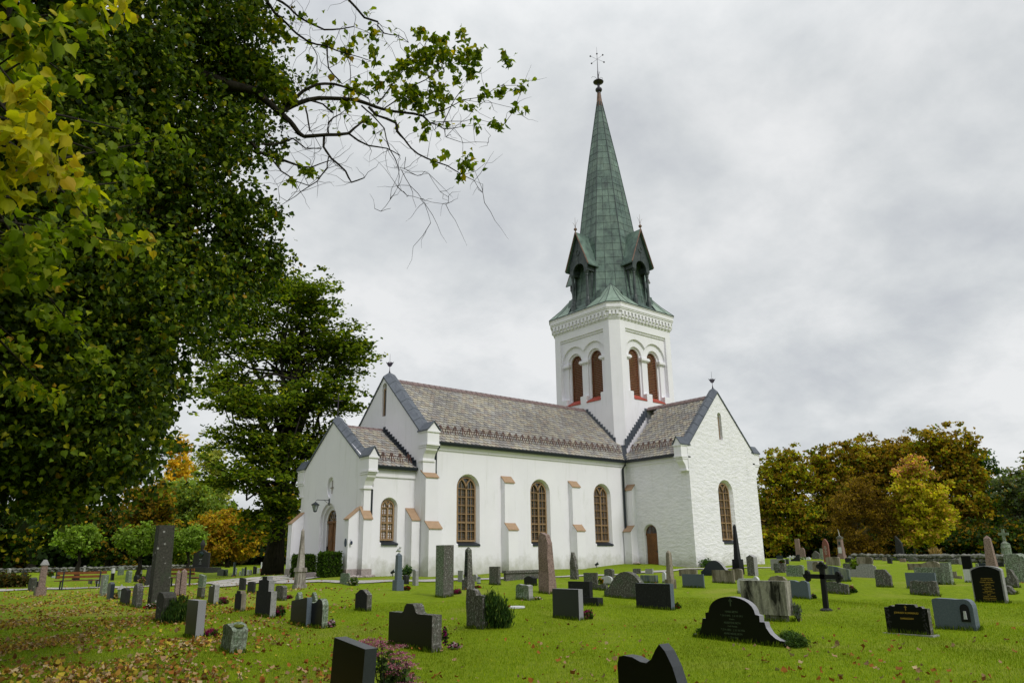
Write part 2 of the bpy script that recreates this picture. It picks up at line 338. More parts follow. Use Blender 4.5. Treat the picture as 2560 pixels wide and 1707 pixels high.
def shell(name, pts_list, mat='slate', par=None):
    me = bpy.data.meshes.new(name); vs = []; fs = []
    for P_ in pts_list:
        n0 = len(vs); vs += [V(*p) for p in P_]; fs.append(tuple(range(n0, n0 + len(P_))))
    me.from_pydata(vs, [], fs); ca = me.color_attributes.new('col', 'FLOAT_COLOR', 'POINT'); ca.data.foreach_set('color', np.array([(.3, .27, .24, 1)] * len(vs), 'f').ravel()); me.materials.append(MATS[mat])
    o = link(name, me, par or CH)
    if par is None: o.location = -CHL
    return o
shell('rear_roof', [[(Ln + Tn, NC, RZ), (15.1, NC, RZ - .3), (15.1, NC - NH - EV, ZG - .15), (Ln + Tn, NC - NH - EV, RZ - (NH + EV) * dz)], [(7.2, NC, RZ - .3), (15.1, NC, RZ - .3), (15.1, NC + NH - .3, ZG - .1), (7.2, NC + NH - .3, ZG - .1)],
                    [(TU, -8, 11.75), (TU, -13.7, 11.75), (-.2, -13.7, 7.6), (-.2, -8, 7.6)], [(TU, -8, 11.75), (TU, -13.7, 11.75), (7.5, -13.7, 7.6), (7.5, -8, 7.6)]])
RZT = 11.78
tdz = (RZT - (RZ - (NH + EV) * dz)) / (TW + EV)
slates('transept_roof', (TU, NC, RZT), (0, TV - .55 - NC, 0), (-(TW + EV), 0, -(TW + EV) * tdz), 33, 24, clip=lambda p: p.x < -p.y * 1.0 + .12 - .0 if -p.y < 0.2 else True)
slates('transept_roof', (TU, NC, RZT), (0, TV - .55 - NC, 0), (TW + EV, 0, -(TW + EV) * tdz), 33, 24)
PR, PE = 8.78, 6.26
slates('porch_roof', (PU + .5, PC, PR), (Ln - PU - .5, 0, 0), (0, PH + .2, PE - PR), 10, 15)
slates('porch_roof', (PU + .5, PC, PR), (Ln - PU - .5, 0, 0), (0, -PH - .2, PE - PR), 10, 15)
# ridge caps
def ridge(p0, p1, n):
    bm = bmesh.new(); p0 = Vector(p0); p1 = Vector(p1)
    for k in range(n):
        a = p0.lerp(p1, k / n); c = p0.lerp(p1, (k + .97) / n); al = (c - a).normalized(); sd_ = Vector((-al.y, al.x, 0))
        for s in (1, -1):
            q = [a + Vector((0, 0, .10)), c + Vector((0, 0, .085)), c + sd_ * s * .26 + Vector((0, 0, -.15)), a + sd_ * s * .26 + Vector((0, 0, -.135))]
            vs = [bm.verts.new(V(*x)) for x in q] + [bm.verts.new(V(*(x - Vector((0, 0, .05))))) for x in q]
            bm.faces.new(vs[:4]); bm.faces.new(vs[4:][::-1])
            for i in range(4): bm.faces.new((vs[i], vs[(i + 1) % 4], vs[4 + (i + 1) % 4], vs[4 + i]))
    return part(bm, 'ridge_cap', 'ridge_slate')
ridge((Ln + Tn, NC, RZ), (.7, NC, RZ), 40); ridge((TU, TV - .55, RZT), (TU, -.9, RZT), 14); ridge((PU + .5, PC, PR), (Ln, PC, PR), 8)
# copings: front lip, raised crest, back edge
def coping(ax, c, k, zk, za, f0, th, kn, over=.06, crest=.30):
    """ax 'u': gable face at u=f0 looking to -u ; ax 'v': face at v=f0 looking to +v"""
    bm = bmesh.new(); sg = 1 if ax == 'u' else -1
    def P(s, d, z): return V(f0 + sg * d, c + s, z) if ax == 'u' else V(c + s, f0 + sg * d, z)
    for s in (1, -1):
        A = [P(0, -over, za), P(0, th * .50, za + crest), P(0, th + .04, za + crest * .6), P(0, th + .04, za - .12), P(0, -over, za - .1)]
        B = [P(s * k, -over, zk), P(s * k, th * .50, zk + crest * .8), P(s * k, th + .04, zk + crest * .5), P(s * k, th + .04, zk - .25), P(s * k, -over, zk - .1)]
        prism(bm, A, B)
        m = 6                                   # standing seams
        for j in range(1, m):
            t = j / m; a = [x.lerp(y, t) for x, y in zip(A, B)]; d = (B[0] - A[0]).normalized() * .02; up = Vector((0, 0, .03))
            for x, y in ((0, 1), (1, 2)):
                q = [bm.verts.new(p) for p in (a[x] - d, a[x] + d, a[y] + d, a[y] - d)]; r = [bm.verts.new(p.co + up) for p in q]
                bm.faces.new(r); [bm.faces.new((q[i], q[(i + 1) % 4], r[(i + 1) % 4], r[i])) for i in range(4)]
    return part(bm, 'gable_coping', 'dark_sheet_metal')
coping('u', NC, 4.10, 8.22, 12.02, Ln, Tn, 1); coping('v', TU, 3.60, 8.22, 12.02, TV, .55, 1); coping('u', PC, 3.25, 6.70, 9.04, PU, .46, 1)
# kneelers: small gabled blocks on corbels at the foot of each coping
def kneeler(ax, sgn, edge, f0, th, z):
    """edge: wall corner coordinate across the gable, sgn outward"""
    bm = bmesh.new(); s = 1 if ax == 'u' else -1; g0, g1 = (f0 - .03, f0 + s * th + (.03 if s > 0 else -.03)); g0, g1 = (min(g0, g1), max(g0, g1)); gm = (g0 + g1) / 2
    def bx(o, z0, z1, e=0):
        a, b = sorted((edge - sgn * .25, edge + sgn * o))
        if ax == 'u': box(bm, g0 - e, g1 + e, a, b, z0, z1)
        else: box(bm, a, b, g0 - e, g1 + e, z0, z1)
    bx(.62, z - .70, z - .10); bx(.68, z - .10, z, .04); bx(.66, z - .80, z - .71, .03); bx(.56, z - .90, z - .81, .01)
    # corbel curve
    pts = [(edge - sgn * .1, z - .9), (edge + sgn * .5, z - .91), (edge + sgn * .47, z - 1.05), (edge + sgn * .30, z - 1.22), (edge + sgn * .20, z - 1.45), (edge + sgn * .20, z - 1.52), (edge - sgn * .1, z - 1.52)]
    if ax == 'u': pu(bm, g0 + .02, g1 - .02, pts)
    else: pv(bm, g0 + .02, g1 - .02, pts)
    bx(.23, z - 1.62, z - 1.52, .02)
    # gablet
    e = edge + sgn * .66; i = edge - sgn * .3
    if ax == 'u': prism(bm, [V(g0 + .02, e, z), V(g1 - .02, e, z), V(gm, e, z + .42)], [V(g0 + .02, i, z), V(g1 - .02, i, z), V(gm, i, z + .42)])
    else: prism(bm, [V(e, g0 + .02, z), V(e, g1 - .02, z), V(e, gm, z + .42)], [V(i, g0 + .02, z), V(i, g1 - .02, z), V(i, gm, z + .42)])
    o = part(bm, 'kneeler', 'white_plaster')
    bm = bmesh.new(); e = edge + sgn * .72
    for g in (g0 - .07, g1 + .07):
        d = .06
        if ax == 'u': prism(bm, [V(g, e, z - .04), V(gm, e, z + .45), V(gm, e, z + .51), V(g, e, z + .03)], [V(g, i, z - .04), V(gm, i, z + .45), V(gm, i, z + .51), V(g, i, z + .03)])
        else: prism(bm, [V(e, g, z - .04), V(e, gm, z + .45), V(e, gm, z + .51), V(e, g, z + .03)], [V(i, g, z - .04), V(i, gm, z + .45), V(i, gm, z + .51), V(i, g, z + .03)])
    q = fin(bm, 'kneeler_roof', 'dark_sheet_metal', o)
kneeler('u', 1, NC + NH, Ln, Tn, 8.20); kneeler('u', -1, NC - NH, Ln, Tn, 8.20); kneeler('v', -1, 0.0, TV, .55, 8.20); kneeler('v', 1, 7.3, TV, .55, 8.20 - .0)
kneeler('u', 1, PC + PH, PU, .46, 6.66); kneeler('u', -1, PC - PH, PU, .46, 6.66)
# gutters and downpipes
def gutter(a, b, out):
    bm = bmesh.new(); a = Vector(a); b = Vector(b); o = Vector(out)
    pr_ = [(0, 0), (.17, 0), (.17, -.04), (.12, -.16), (.03, -.17), (-.02, -.10)]
    prism(bm, [V(*(a + o * x + Vector((0, 0, z)))) for x, z in pr_], [V(*(b + o * x + Vector((0, 0, z)))) for x, z in pr_]); return part(bm, 'gutter', 'black_metal')
ge = RZ - (NH + EV) * dz - .02
gutter((Ln + Tn, EV - .06, ge), (-EV - .07, EV - .06, ge), (0, 1, 0)); gutter((-EV + .06, EV + .08, ge), (-EV + .06, TV - .55, ge), (-1, 0, 0))
gutter((PU + .46, PC + PH + .14, PE), (Ln - .02, PC + PH + .14, PE), (0, 1, 0)); gutter((PU + .46, PC - PH - .14, PE), (Ln - .02, PC - PH - .14, PE), (0, -1, 0))
def pipe(pts, r=.065):
    bm = bmesh.new(); tube(bm, [V(*p) for p in pts], r, 10); return part(bm, 'downpipe', 'black_metal', smooth=True)
pipe([(-.30, .25, ge - .12), (-.30, .25, ge - .28), (-.42, .12, ge - .55), (-.42, .10, 4), (-.42, .10, 1.45), (-.36, .18, 1.22), (-.30, .34, 1.16)])
pipe([(-15.25, .25, ge - .12), (-15.25, .25, ge - .28), (-15.37, .12, ge - .6), (-15.37, .10, 6.2), (-15.37, .14, 5.8)])
pipe([(-18.70, -.38, PE - .1), (-18.70, -.38, PE - .3), (-18.86, -.46, PE - .6), (-18.86, -.46, 4), (-18.86, -.44, 3.75)], .055)
pipe([(7.5, TV - .7, ge - .1), (7.5, TV - .7, ge - .3), (7.42, TV - .66, ge - .7), (7.42, TV - .66, 6.6)], .06)
# lead valley and stepped flashing
bm = bmesh.new(); k_ = (ZG, )
prism(bm, [V(-.42, .18, ge + .02), V(-.18, .42, ge + .02), V(-.18, .42, ge + .08), V(-.42, .18, ge + .08)], [V(.9, -1.14, ge + 1.27), V(1.14, -.9, ge + 1.27), V(1.14, -.9, ge + 1.36), V(.9, -1.14, ge + 1.36)]); part(bm, 'valley_flashing', 'black_metal')
TA, TCU, TCV, TCH = 3.41, 3.93, -4.18, .56
bm = bmesh.new(); n = 12
u0, v0_ = TCU - TA, TCV + TA
for k in range(n):                      # along the nave roof against the west tower face
    v = NC + .2 + (v0_ - TCH + .1 - NC - .2) * k / n; z = RZ - (v - NC) * dz; w = (v0_ - TCH - NC) / n
    box(bm, u0 - .05, u0 + .01, v, v + w * .97, z - .42, z + .20)
    pass
part(bm, 'stepped_flashing', 'dark_sheet_metal'); bm = bmesh.new()
for k in range(n):
    w = (v0_ - TCH - NC) / n; u = TU - .2 - (TU - .2 - (u0 + TCH - .1)) * k / n; z = RZT - (TU - u) * tdz
    box(bm, u - w * .97, u, v0_ - .01, v0_ + .05, z - .42, z + .20)
part(bm, 'stepped_flashing', 'dark_sheet_metal')
bm = bmesh.new(); n = 14
for k in range(n):
    v = PC + .1 + (PH + .05) * k / n; z = PR - (v - PC) * (PR - PE) / (PH + .2); w = (PH + .05) / n
    box(bm, Ln - .05, Ln + .01, v, v + w * .8, z - .30, z + .24); box(bm, Ln - .14, Ln - .052, v, v + w, z - .26, z + .06)
part(bm, 'stepped_flashing', 'black_metal')
# snow guards
def guard(p, down, along, proto=[None]):
    if proto[0] is None:
        bm = bmesh.new()
        for s in (-.09, .09): tube(bm, [(-.02, s, 0.02), (.10, s * .4, .34), (.30, s, -.16)], .022, 5)
        bm.normal_update(); proto[0] = bm
        me = bpy.data.meshes.new('snow_guard'); bm.to_mesh(me); me.materials.append(MATS['snow_guard_brown']); proto[0] = me
    o = link('snow_guard', proto[0], CH, Vector(V(*p)) - CHL); d = Vector((down[0], -down[1], 0)); o.rotation_euler = (0, 0, math.atan2(d.y, d.x)); return o
z_ = lambda x: RZ - x * dz + .06
for k in range(31): guard((Ln + Tn + .25 + k * .50, NC + 3.72, z_(3.72)), (0, 1), 0)
for k in range(9): guard((TU - 3.22, .45 + k * .46, RZT - 3.22 * tdz + .06), (-1, 0), 0)
for k in range(5): guard((PU + .75 + k * .52, PC + 3.2, PR - 3.2 * (PR - PE) / (PH + .2) + .06), (0, 1), 0)
bm = bmesh.new()
tube(bm, [V(Ln + Tn + .1, NC + 3.80, z_(3.72) + .17), V(-.9, NC + 3.80, z_(3.72) + .17)], .018, 5); tube(bm, [V(TU - 3.30, .2, RZT - 3.22 * tdz + .22), V(TU - 3.30, TV - .6, RZT - 3.22 * tdz + .22)], .018, 5)
tube(bm, [V(PU + .5, PC + 3.28, PR - 3.2 * (PR - PE) / (PH + .2) + .22), V(Ln - .1, PC + 3.28, PR - 3.2 * (PR - PE) / (PH + .2) + .22)], .018, 5); part(bm, 'snow_rail', 'snow_guard_brown')
# buttresses
def buttress(kind, c, w, base, stages, ztop):
    """kind 's': on a south wall at v=base, centred u=c ; 'w': on a west wall at u=base, centred v=c ; stages [(depth, cap_bottom_z, cap_top_z)] from the top down"""
    bm = bmesh.new(); cb = bmesh.new(); caps = []; prev = 0.0; zlow = [s[2] for s in stages[1:]] + [-.6]
    def BX(b, d0, d1, z0, z1):
        if kind == 's': box(b, c - w / 2, c + w / 2, base + d0, base + d1, z0, z1)
        elif kind == 'n': box(b, c - w / 2, c + w / 2, base - d1, base - d0, z0, z1)
        else: box(b, base - d1, base - d0, c - w / 2, c + w / 2, z0, z1)
    def SL(b, pts, e):
        if kind == 's': pu(b, c - w / 2 - e, c + w / 2 + e, [(base + d, z) for d, z in pts])
        elif kind == 'n': pu(b, c - w / 2 - e, c + w / 2 + e, [(base - d, z) for d, z in pts])
        else: pv(b, c - w / 2 - e, c + w / 2 + e, [(base - d, z) for d, z in pts])
    for i, (d, zb, zt) in enumerate(stages):
        BX(bm, -.1, d, zlow[i] - .25, zb - .0)
        SL(bm, [(-.1, zb + .001), (d, zb + .001), (prev, zt - .03), (-.1, zt - .03)], -.002)
        SL(cb, [(prev - .03, zt - .03), (d + .05, zb - .04), (d + .05, zb + .01), (prev - .03, zt + .03)], .03); prev = d; caps.append(cb); cb = bmesh.new()
    o = part(bm, 'buttress', 'white_plaster')
    for q in caps: fin(q, 'buttress_cap', 'cap_tile', o)
buttress('s', -10.40, .72, 0.0, [(.33, 5.74, 6.12), (.62, 3.10, 3.48)], 6.1); buttress('s', -5.05, .70, 0.0, [(.33, 5.74, 6.12), (.62, 3.10, 3.48)], 6.1)
buttress('s', Ln + .42, .80, 0.0, [(.46, 5.74, 6.12), (.82, 3.10, 3.48)], 6.1)
buttress('w', .38, .62, 0.0, [(.30, 5.74, 6.12), (.62, 3.10, 3.48)], 6.1)
bm = bmesh.new(); box(bm, Ln + .02, Ln + .82, -.05, .17, 5.9, 6.7); part(bm, 'corner_pier', 'white_plaster')
bm = bmesh.new(); box(bm, PU + .02, PU + .42, -.60, -.40, 3.9, 5.2); part(bm, 'corner_pier', 'white_plaster')
buttress('w', NC - NH + .4, .8, Ln, [(.5, 3.1, 3.9)], 3.9)
# porch corner buttresses: one to the south, one to the sides of the front
buttress('s', PU + .14, .48, PC + PH, [(.44, 3.56, 4.16)], 4.1)
# front faces slope sideways
def side_buttress(sgn, e, out):
    bm = bmesh.new(); a, b = sorted((e, e + sgn * out)); pu(bm, PU - .22, PU + .52, [(e - sgn * .2, -.6), (e + sgn * out, -.6), (e + sgn * out, 3.72), (e, 4.25), (e - sgn * .2, 4.25)]); o = part(bm, 'buttress', 'white_plaster')
    cb = bmesh.new(); pu(cb, PU - .26, PU + .56, [(e - sgn * .08, 4.30), (e + sgn * (out + .06), 3.68), (e + sgn * (out + .06), 3.77), (e - sgn * .08, 4.39)]); fin(cb, 'buttress_cap', 'cap_tile', o)
buttress('w', PC - PH + .25, .48, PU, [(.68, 3.60, 4.22)], 4.1)
# west-facing buttress at the south-west corner of the porch
buttress('w', PC + PH - .22, .44, PU, [(.68, 3.56, 4.16)], 4.1)
buttress('s', Ln - .28, .48, PC + PH, [(.60, 3.54, 4.16)], 4.1)
bm = bmesh.new(); box(bm, PU - 1.10, PU + .80, PC + PH - .78, PC + PH + 1.05, .2, 1.20) if 0 else None
box(bm, PU - .72, PU + .02, PC + PH - .48, PC + PH + .03, .1, 1.16); box(bm, PU - .14, PU + .42, PC + PH + .031, PC + PH + .48, .1, 1.16); box(bm, PU - .72, PU - .041, PC - PH - .03, PC - PH + .53, .1, 1.16); box(bm, PU - .04, PU - .001, PC - PH, PC - 1.0, .1, 1.12); box(bm, PU - .04, PU - .001, PC + .95, PC + PH - .8, .1, 1.12)
part(bm, 'plinth', 'granite_plinth')
bm = bmesh.new(); 
for k in range(26): 
    x = random.uniform(PU - .9, PU + .7); y = random.choice((PC + PH + random.uniform(.1, .8), )); r = random.uniform(.07, .16); bmesh.ops.create_icosphere(bm, subdivisions=1, radius=r, matrix=Matrix.Translation(V(x, y, h1(x, y) + .03)) @ Matrix.Diagonal((1.2, 1, .6, 1)))
part(bm, 'footing_stones', 'granite_plinth')
# windows
def window(kind, c, hw, z0, zs, base, rows, glass, wood='window_wood', lead=True):
    """kind 's' faces +v at v=base, c = u ; 'w' faces -u at u=base, c = v"""
    T = (lambda p, d, z: V(p, base + d, z)) if kind == 's' else (lambda p, d, z: V(base - d, p, z))
    bm = bmesh.new()
    def bar(p0, z0_, p1, z1_, w, d0=0.0, d1=.07):
        a = Vector((p0, z0_)); b_ = Vector((p1, z1_)); n_ = Vector((-(b_ - a).y, (b_ - a).x)).normalized() * w / 2
        q = [a - n_, a + n_, b_ + n_, b_ - n_]; prism(bm, [T(x.x, d0, x.y) for x in q], [T(x.x, d1, x.y) for x in q])
    o = arch(c, hw, z0, zs, 16); i = arch(c, hw - .085, z0 + .10, zs, 16)
    A = [bm.verts.new(T(p, .10, z)) for p, z in o]; B = [bm.verts.new(T(p, .10, z)) for p, z in i]; C_ = [bm.verts.new(T(p, -.02, z)) for p, z in i]; m = len(A)
    for k in range(m): j = (k + 1) % m; bm.faces.new((A[k], A[j], B[j], B[k])); bm.faces.new((B[k], B[j], C_[j], C_[k]))
    bar(c, z0, c, zs - .02, .095, 0, .105)
    h = (zs - z0 - .1) / rows
    for k in range(rows): 
        zz = z0 + .1 + h * (k + 1); bar(c - hw + .05, zz, c + hw - .05, zz, .042 if k != 1 else .075, 0, .085)
    for s in (-1, 1):                       # the two pointed lights meeting under the round head
        R = hw * 1.05; pr_ = None
        for k in range(7):
            t = k / 6 * math.radians(62); x = c + s * (R - R * math.cos(t)) * 1.0; z = zs + R * math.sin(t) * .92
            if pr_: bar(pr_[0], pr_[1], x, z, .075, 0, .09)
            pr_ = (x, z)
        bar(c + s * hw / 2, z0 + .05, c + s * hw / 2, zs + hw * .55, .03, 0, .06)
        for q in ((.25, .75) if lead else ()): bar(c + s * hw * q, z0 + .05, c + s * hw * q, zs + hw * .3, .014, -.01, .02)
    if lead:
        for k in range(rows * 3):
            zz = z0 + .1 + h * (k + .5) / 3 * 1.0
            if zz < zs: bar(c - hw + .05, zz, c + hw - .05, zz, .012, -.01, .02)
    f_ = part(bm, 'window', wood)
    bm = bmesh.new(); bm.faces.new([bm.verts.new(T(p, -.012, z)) for p, z in arch(c, hw - .02, z0 + .02, zs, 16)]); fin(bm, 'pane', glass, f_)
    bm = bmesh.new(); a, b_ = c - hw - .05, c + hw + .16
    dd = .34
    q = [(0, z0 - .01), (0, z0 - .10), (dd, z0 - .24), (dd, z0 - .15)]
    if kind == 's': pu(bm, c - hw - .02, c + hw + .14, [(base + d, z) for d, z in q])
    else: pv(bm, c - hw - .14, c + hw + .02, [(base - d, z) for d, z in q])
    fin(bm, 'sill', 'black_metal', f_)
window('s', -13.10, .655, 2.46, 5.30, -.285, 6, 'glass_dark'); window('s', -7.75, .655, 2.46, 5.30, -.285, 6, 'glass_dark'); window('s', -2.39, .655, 2.46, 5.30, -.285, 6, 'glass_grey')
window('s', 3.62, .63, 2.47, 5.40, TV - .285, 6, 'glass_grey'); window('s', -17.76, .40, 2.52, 4.18, PC + PH - .27, 4, 'glass_teal')
# slits
def slit(kind, c, base, z0, z1, hw):
    bm = bmesh.new(); b2 = bmesh.new()
    if kind == 'w':
        box(bm, base - .06, base + .0, c - hw + .01, c - hw + .10, z0, z1); box(bm, base - .06, base, c - hw + .1, c + hw - .1, z1 - .08, z1); box(bm, base - .06, base, c + hw - .08, c + hw - .01, z0, z1); box(b2, base - .02, base + .02, c - hw + .02, c + hw - .02, z0 + .01, z1 - .01)
    else:
        box(bm, c + hw - .10, c + hw - .01, base, base + .06, z0, z1); box(bm, c - hw + .02, c + hw - .1, base, base + .06, z0, z0 + .07); box(bm, c - hw + .02, c + hw - .1, base, base + .06, z1 - .05, z1); box(b2, c - hw + .02, c + hw - .02, base - .02, base + .02, z0 + .01, z1 - .01)
    o = part(bm, 'slit_window', 'window_wood'); fin(b2, 'pane', 'glass_grey', o)
slit('w', NC + .1, Ln + .16, 9.62, 11.28, .24); slit('s', 3.65, TV - .25, 8.82, 10.35, .20)
# porch door
D0 = PU + .34
bm = bmesh.new(); box(bm, D0, D0 + .05, PC - .64, PC + .54, .8, 3.52)
for s in (-1, 1):
    for z0, z1 in ((1.05, 1.62), (1.75, 2.42), (2.55, 3.32)):
        c0 = PC - .05 + s * .29
        for a, b_, e in ((.20, 0, .02), ): box(bm, D0 - .025, D0, c0 - a, c0 + a, z0, z1); box(bm, D0 - .035, D0 - .025, c0 - a + .06, c0 + a - .06, z0 + .06, z1 - .06)
box(bm, D0 - .04, D0, PC - .07, PC - .03, .8, 3.5); box(bm, D0 - .09, D0 + .01, PC - .66, PC + .56, 3.50, 3.62)
dr = part(bm, 'door', 'door_wood')
bm = bmesh.new(); bm.faces.new([bm.verts.new(V(D0, v, z)) for v, z in [(PC - .05 + .60 * math.cos(math.pi * k / 16), 3.6 + .60 * math.sin(math.pi * k / 16)) for k in range(17)]]); fin(bm, 'fanlight', 'glass_dark', dr)
bm = bmesh.new()
for r in (.57, ): 
    for k in range(16): t = math.pi * k / 16; t2 = math.pi * (k + 1) / 16; tube(bm, [V(D0 - .03, PC - .05 + r * math.cos(t), 3.6 + r * math.sin(t)), V(D0 - .03, PC - .05 + r * math.cos(t2), 3.6 + r * math.sin(t2))], .028, 5)
for k in range(1, 6): t = math.pi * k / 6; tube(bm, [V(D0 - .03, PC - .05, 3.6), V(D0 - .03, PC - .05 + .56 * math.cos(t), 3.6 + .56 * math.sin(t))], .014, 5)
for s in (-1, 1):
    for a in range(12): t = 2 * math.pi * a / 12; t2 = t + math.pi / 6; tube(bm, [V(D0 - .03, PC - .05 + s * .24 + .15 * math.cos(t), 3.84 + .15 * math.sin(t)), V(D0 - .03, PC - .05 + s * .24 + .15 * math.cos(t2), 3.84 + .15 * math.sin(t2))], .012, 4)
fin(bm, 'fanlight_tracery', 'window_wood', dr)
bm = bmesh.new(); box(bm, D0 - .10, D0 - .04, PC - .58, PC - .53, 2.0, 2.3); tube(bm, [V(D0 - .1, PC - .55, 2.15), V(D0 - .1, PC - .43, 2.15)], .014, 6); fin(bm, 'handle', 'black_metal', dr)
bm = bmesh.new(); box(bm, PU - 1.3, PU + .4, PC - 1.5, PC + 1.4, .4, 1.0); part(bm, 'doorstep', 'granite_plinth', bevel=.02)
# side door with herringbone boards
bm = bmesh.new(); x0 = .20; box(bm, x0 - .03, x0 + .03, 1.31, 2.21, .6, 2.93)
for s in (-1, 1):
    for k in range(30):
        z = 0.75 + k * .105; a, b_ = (1.325, 1.75) if s < 0 else (1.77, 2.195); sl = .30
        zz = [z, z + .085]; q = [(a, zz[0] + (sl if s < 0 else 0)), (b_, zz[0] + (0 if s < 0 else sl)), (b_, zz[1] + (0 if s < 0 else sl)), (a, zz[1] + (sl if s < 0 else 0))] if 0 else [(a, zz[0] + (0 if s < 0 else sl)), (b_, zz[0] + (sl if s < 0 else 0)), (b_, zz[1] + (sl if s < 0 else 0)), (a, zz[1] + (0 if s < 0 else sl))]
        if max(p[1] for p in q) > 2.83: continue
        prism(bm, [V(x0 - .03, v, zq) for v, zq in q], [V(x0 - .048, v, zq) for v, zq in q])
box(bm, x0 - .05, x0 + .0, 1.745, 1.775, .6, 2.83); box(bm, x0 - .07, x0 + .02, 1.29, 2.23, 2.83, 2.95)
sd_ = part(bm, 'door', 'door_wood')
bm = bmesh.new(); bm.faces.new([bm.verts.new(V(x0 - .01, 1.76 + .45 * math.cos(math.pi * k / 14), 2.95 + .47 * math.sin(math.pi * k / 14))) for k in range(15)]); fin(bm, 'fanlight', 'glass_grey', sd_)
bm = bmesh.new()
for k in range(12): t = math.pi * k / 12; t2 = math.pi * (k + 1) / 12; tube(bm, [V(x0 - .04, 1.76 + .44 * math.cos(t), 2.95 + .46 * math.sin(t)), V(x0 - .04, 1.76 + .44 * math.cos(t2), 2.95 + .46 * math.sin(t2))], .026, 5)
for k in (1, 2, 3): t = math.pi * k / 4; tube(bm, [V(x0 - .04, 1.76, 2.95), V(x0 - .04, 1.76 + .42 * math.cos(t), 2.95 + .42 * math.sin(t))], .012, 4)
fin(bm, 'fanlight_tracery', 'door_wood', sd_)
bm = bmesh.new(); box(bm, x0 - .07, x0 - .045, 2.14, 2.18, 1.75, 1.92); tube(bm, [V(x0 - .1, 2.16, 1.86), V(x0 - .1, 2.04, 1.86)], .013, 6); fin(bm, 'handle', 'black_metal', sd_)
# cross in the round niche, lamp, plaques
bm = bmesh.new(); box(bm, PU + .08, PU + .11, PC - .00, PC + .03, 5.05, 5.75); box(bm, PU + .08, PU + .11, PC - .18, PC + .22, 5.35, 5.39); part(bm, 'niche_cross', 'granite_plinth')
bm = bmesh.new(); lv = PC - .02; box(bm, PU - .03, PU, lv - .05, lv + .05, 4.42, 4.78); tube(bm, [V(PU, lv, 4.70), V(PU - .70, lv, 4.70), V(PU - .78, lv, 4.66)], .018, 6); tube(bm, [V(PU, lv, 4.5), V(PU - .3, lv, 4.68)], .012, 5)
lathe(bm, V(PU - .80, lv, 4.05), [(.02, .56), (.05, .52), (.07, .50), (.24, .40), (.24, .37), (.20, .38)], 6); lathe(bm, V(PU - .80, lv, 4.05), [(.02, 0), (.09, .03), (.10, .07)], 6)
for k in range(6): t = 2 * math.pi * k / 6; c_ = V(PU - .8, lv, 4.05); tube(bm, [c_ + Vector((.09 * math.cos(t), .09 * math.sin(t), .06)), c_ + Vector((.19 * math.cos(t), .19 * math.sin(t), .39))], .012, 4)
lm = part(bm, 'wall_lamp', 'black_metal'); bm = bmesh.new(); lathe(bm, V(PU - .80, lv, 4.05), [(.08, .07), (.175, .38)], 6); fin(bm, 'lamp_glass', 'lamp_glass', lm)
bm = bmesh.new(); n = 20; pu(bm, PU - .71, PU - .682, [(PC + PH - .22 + .10 * math.cos(2 * math.pi * k / n), 2.42 + .20 * math.sin(2 * math.pi * k / n)) for k in range(n)]); part(bm, 'oval_plaque', 'plaque_blue')
bm = bmesh.new(); tube(bm, [V(PU - .55, PC + PH + .0, 2.55), V(PU - .55, PC + PH + .08, 2.55)], .012, 5); lathe(bm, V(PU - .55, PC + PH + .12, 2.32), [(.03, .0), (.06, .04), (.06, .14), (.02, .18)], 8); part(bm, 'wall_sensor', 'plaque_blue')

# ------------------------------------------------------------ tower
Z1T, Z2T = 18.15, 19.33
def octo(a, c, z, du=0): return [V(TCU - a, TCV - a + c, z), V(TCU - a, TCV + a - c, z), V(TCU - a + c, TCV + a, z), V(TCU + a - c, TCV + a, z), V(TCU + a, TCV + a - c, z), V(TCU + a, TCV - a + c, z), V(TCU + a - c, TCV - a, z), V(TCU - a + c, TCV - a, z)]
bm = bmesh.new(); prism(bm, octo(TA, TCH, 6.5), octo(TA, TCH, Z1T))
cs = []
# helper mapping for the four faces: (s along face, d depth inward, z)
FACES = [lambda s, d, z: V(TCU - TA + d, TCV + s, z), lambda s, d, z: V(TCU + s, TCV + TA - d, z), lambda s, d, z: V(TCU + TA - d, TCV + s, z), lambda s, d, z: V(TCU + s, TCV - TA + d, z)]
c1 = bmesh.new(); c2 = bmesh.new(); c3 = bmesh.new(); c4 = bmesh.new()
for F in FACES:
    def ext(b, pts, d0, d1, pts2=None): prism(b, [F(s, d0, z) for s, z in pts], [F(s, d1, z) for s, z in (pts2 or pts)])
    ext(c1, [(-2.28, 12.9), (2.28, 12.9), (2.28, 17.55), (-2.28, 17.55)], -.1, .16)
    # twin shallow arches
    R, zs = 1.24, 15.66; pts = [(-2.26, 12.9), (2.26, 12.9)]
    pts += [(1.02 + R * math.cos(math.radians(t)), zs + R * math.sin(math.radians(t))) for t in range(0, 141, 10)] ; pts = [p for p in pts if p[0] > 0.0 or p[1] < 13]
    left = [(-x, z) for x, z in pts[2:][::-1]]; zz = zs + math.sqrt(R * R - 1.02 ** 2); pts += [(0.0, zz)] + left
    ext(c2, pts, -.1, .30)
    for s0 in (-1.02, 1.02):
        ext(c3, arch(s0, .72, 12.35, 15.66), -.1, .44)
        ext(c4, arch(s0, .58, 12.35, 15.66), -.1, .95)
bm = cut(bm, [c1, c2, c3, c4])
tw = part(bm, 'tower_wall', 'white_plaster')
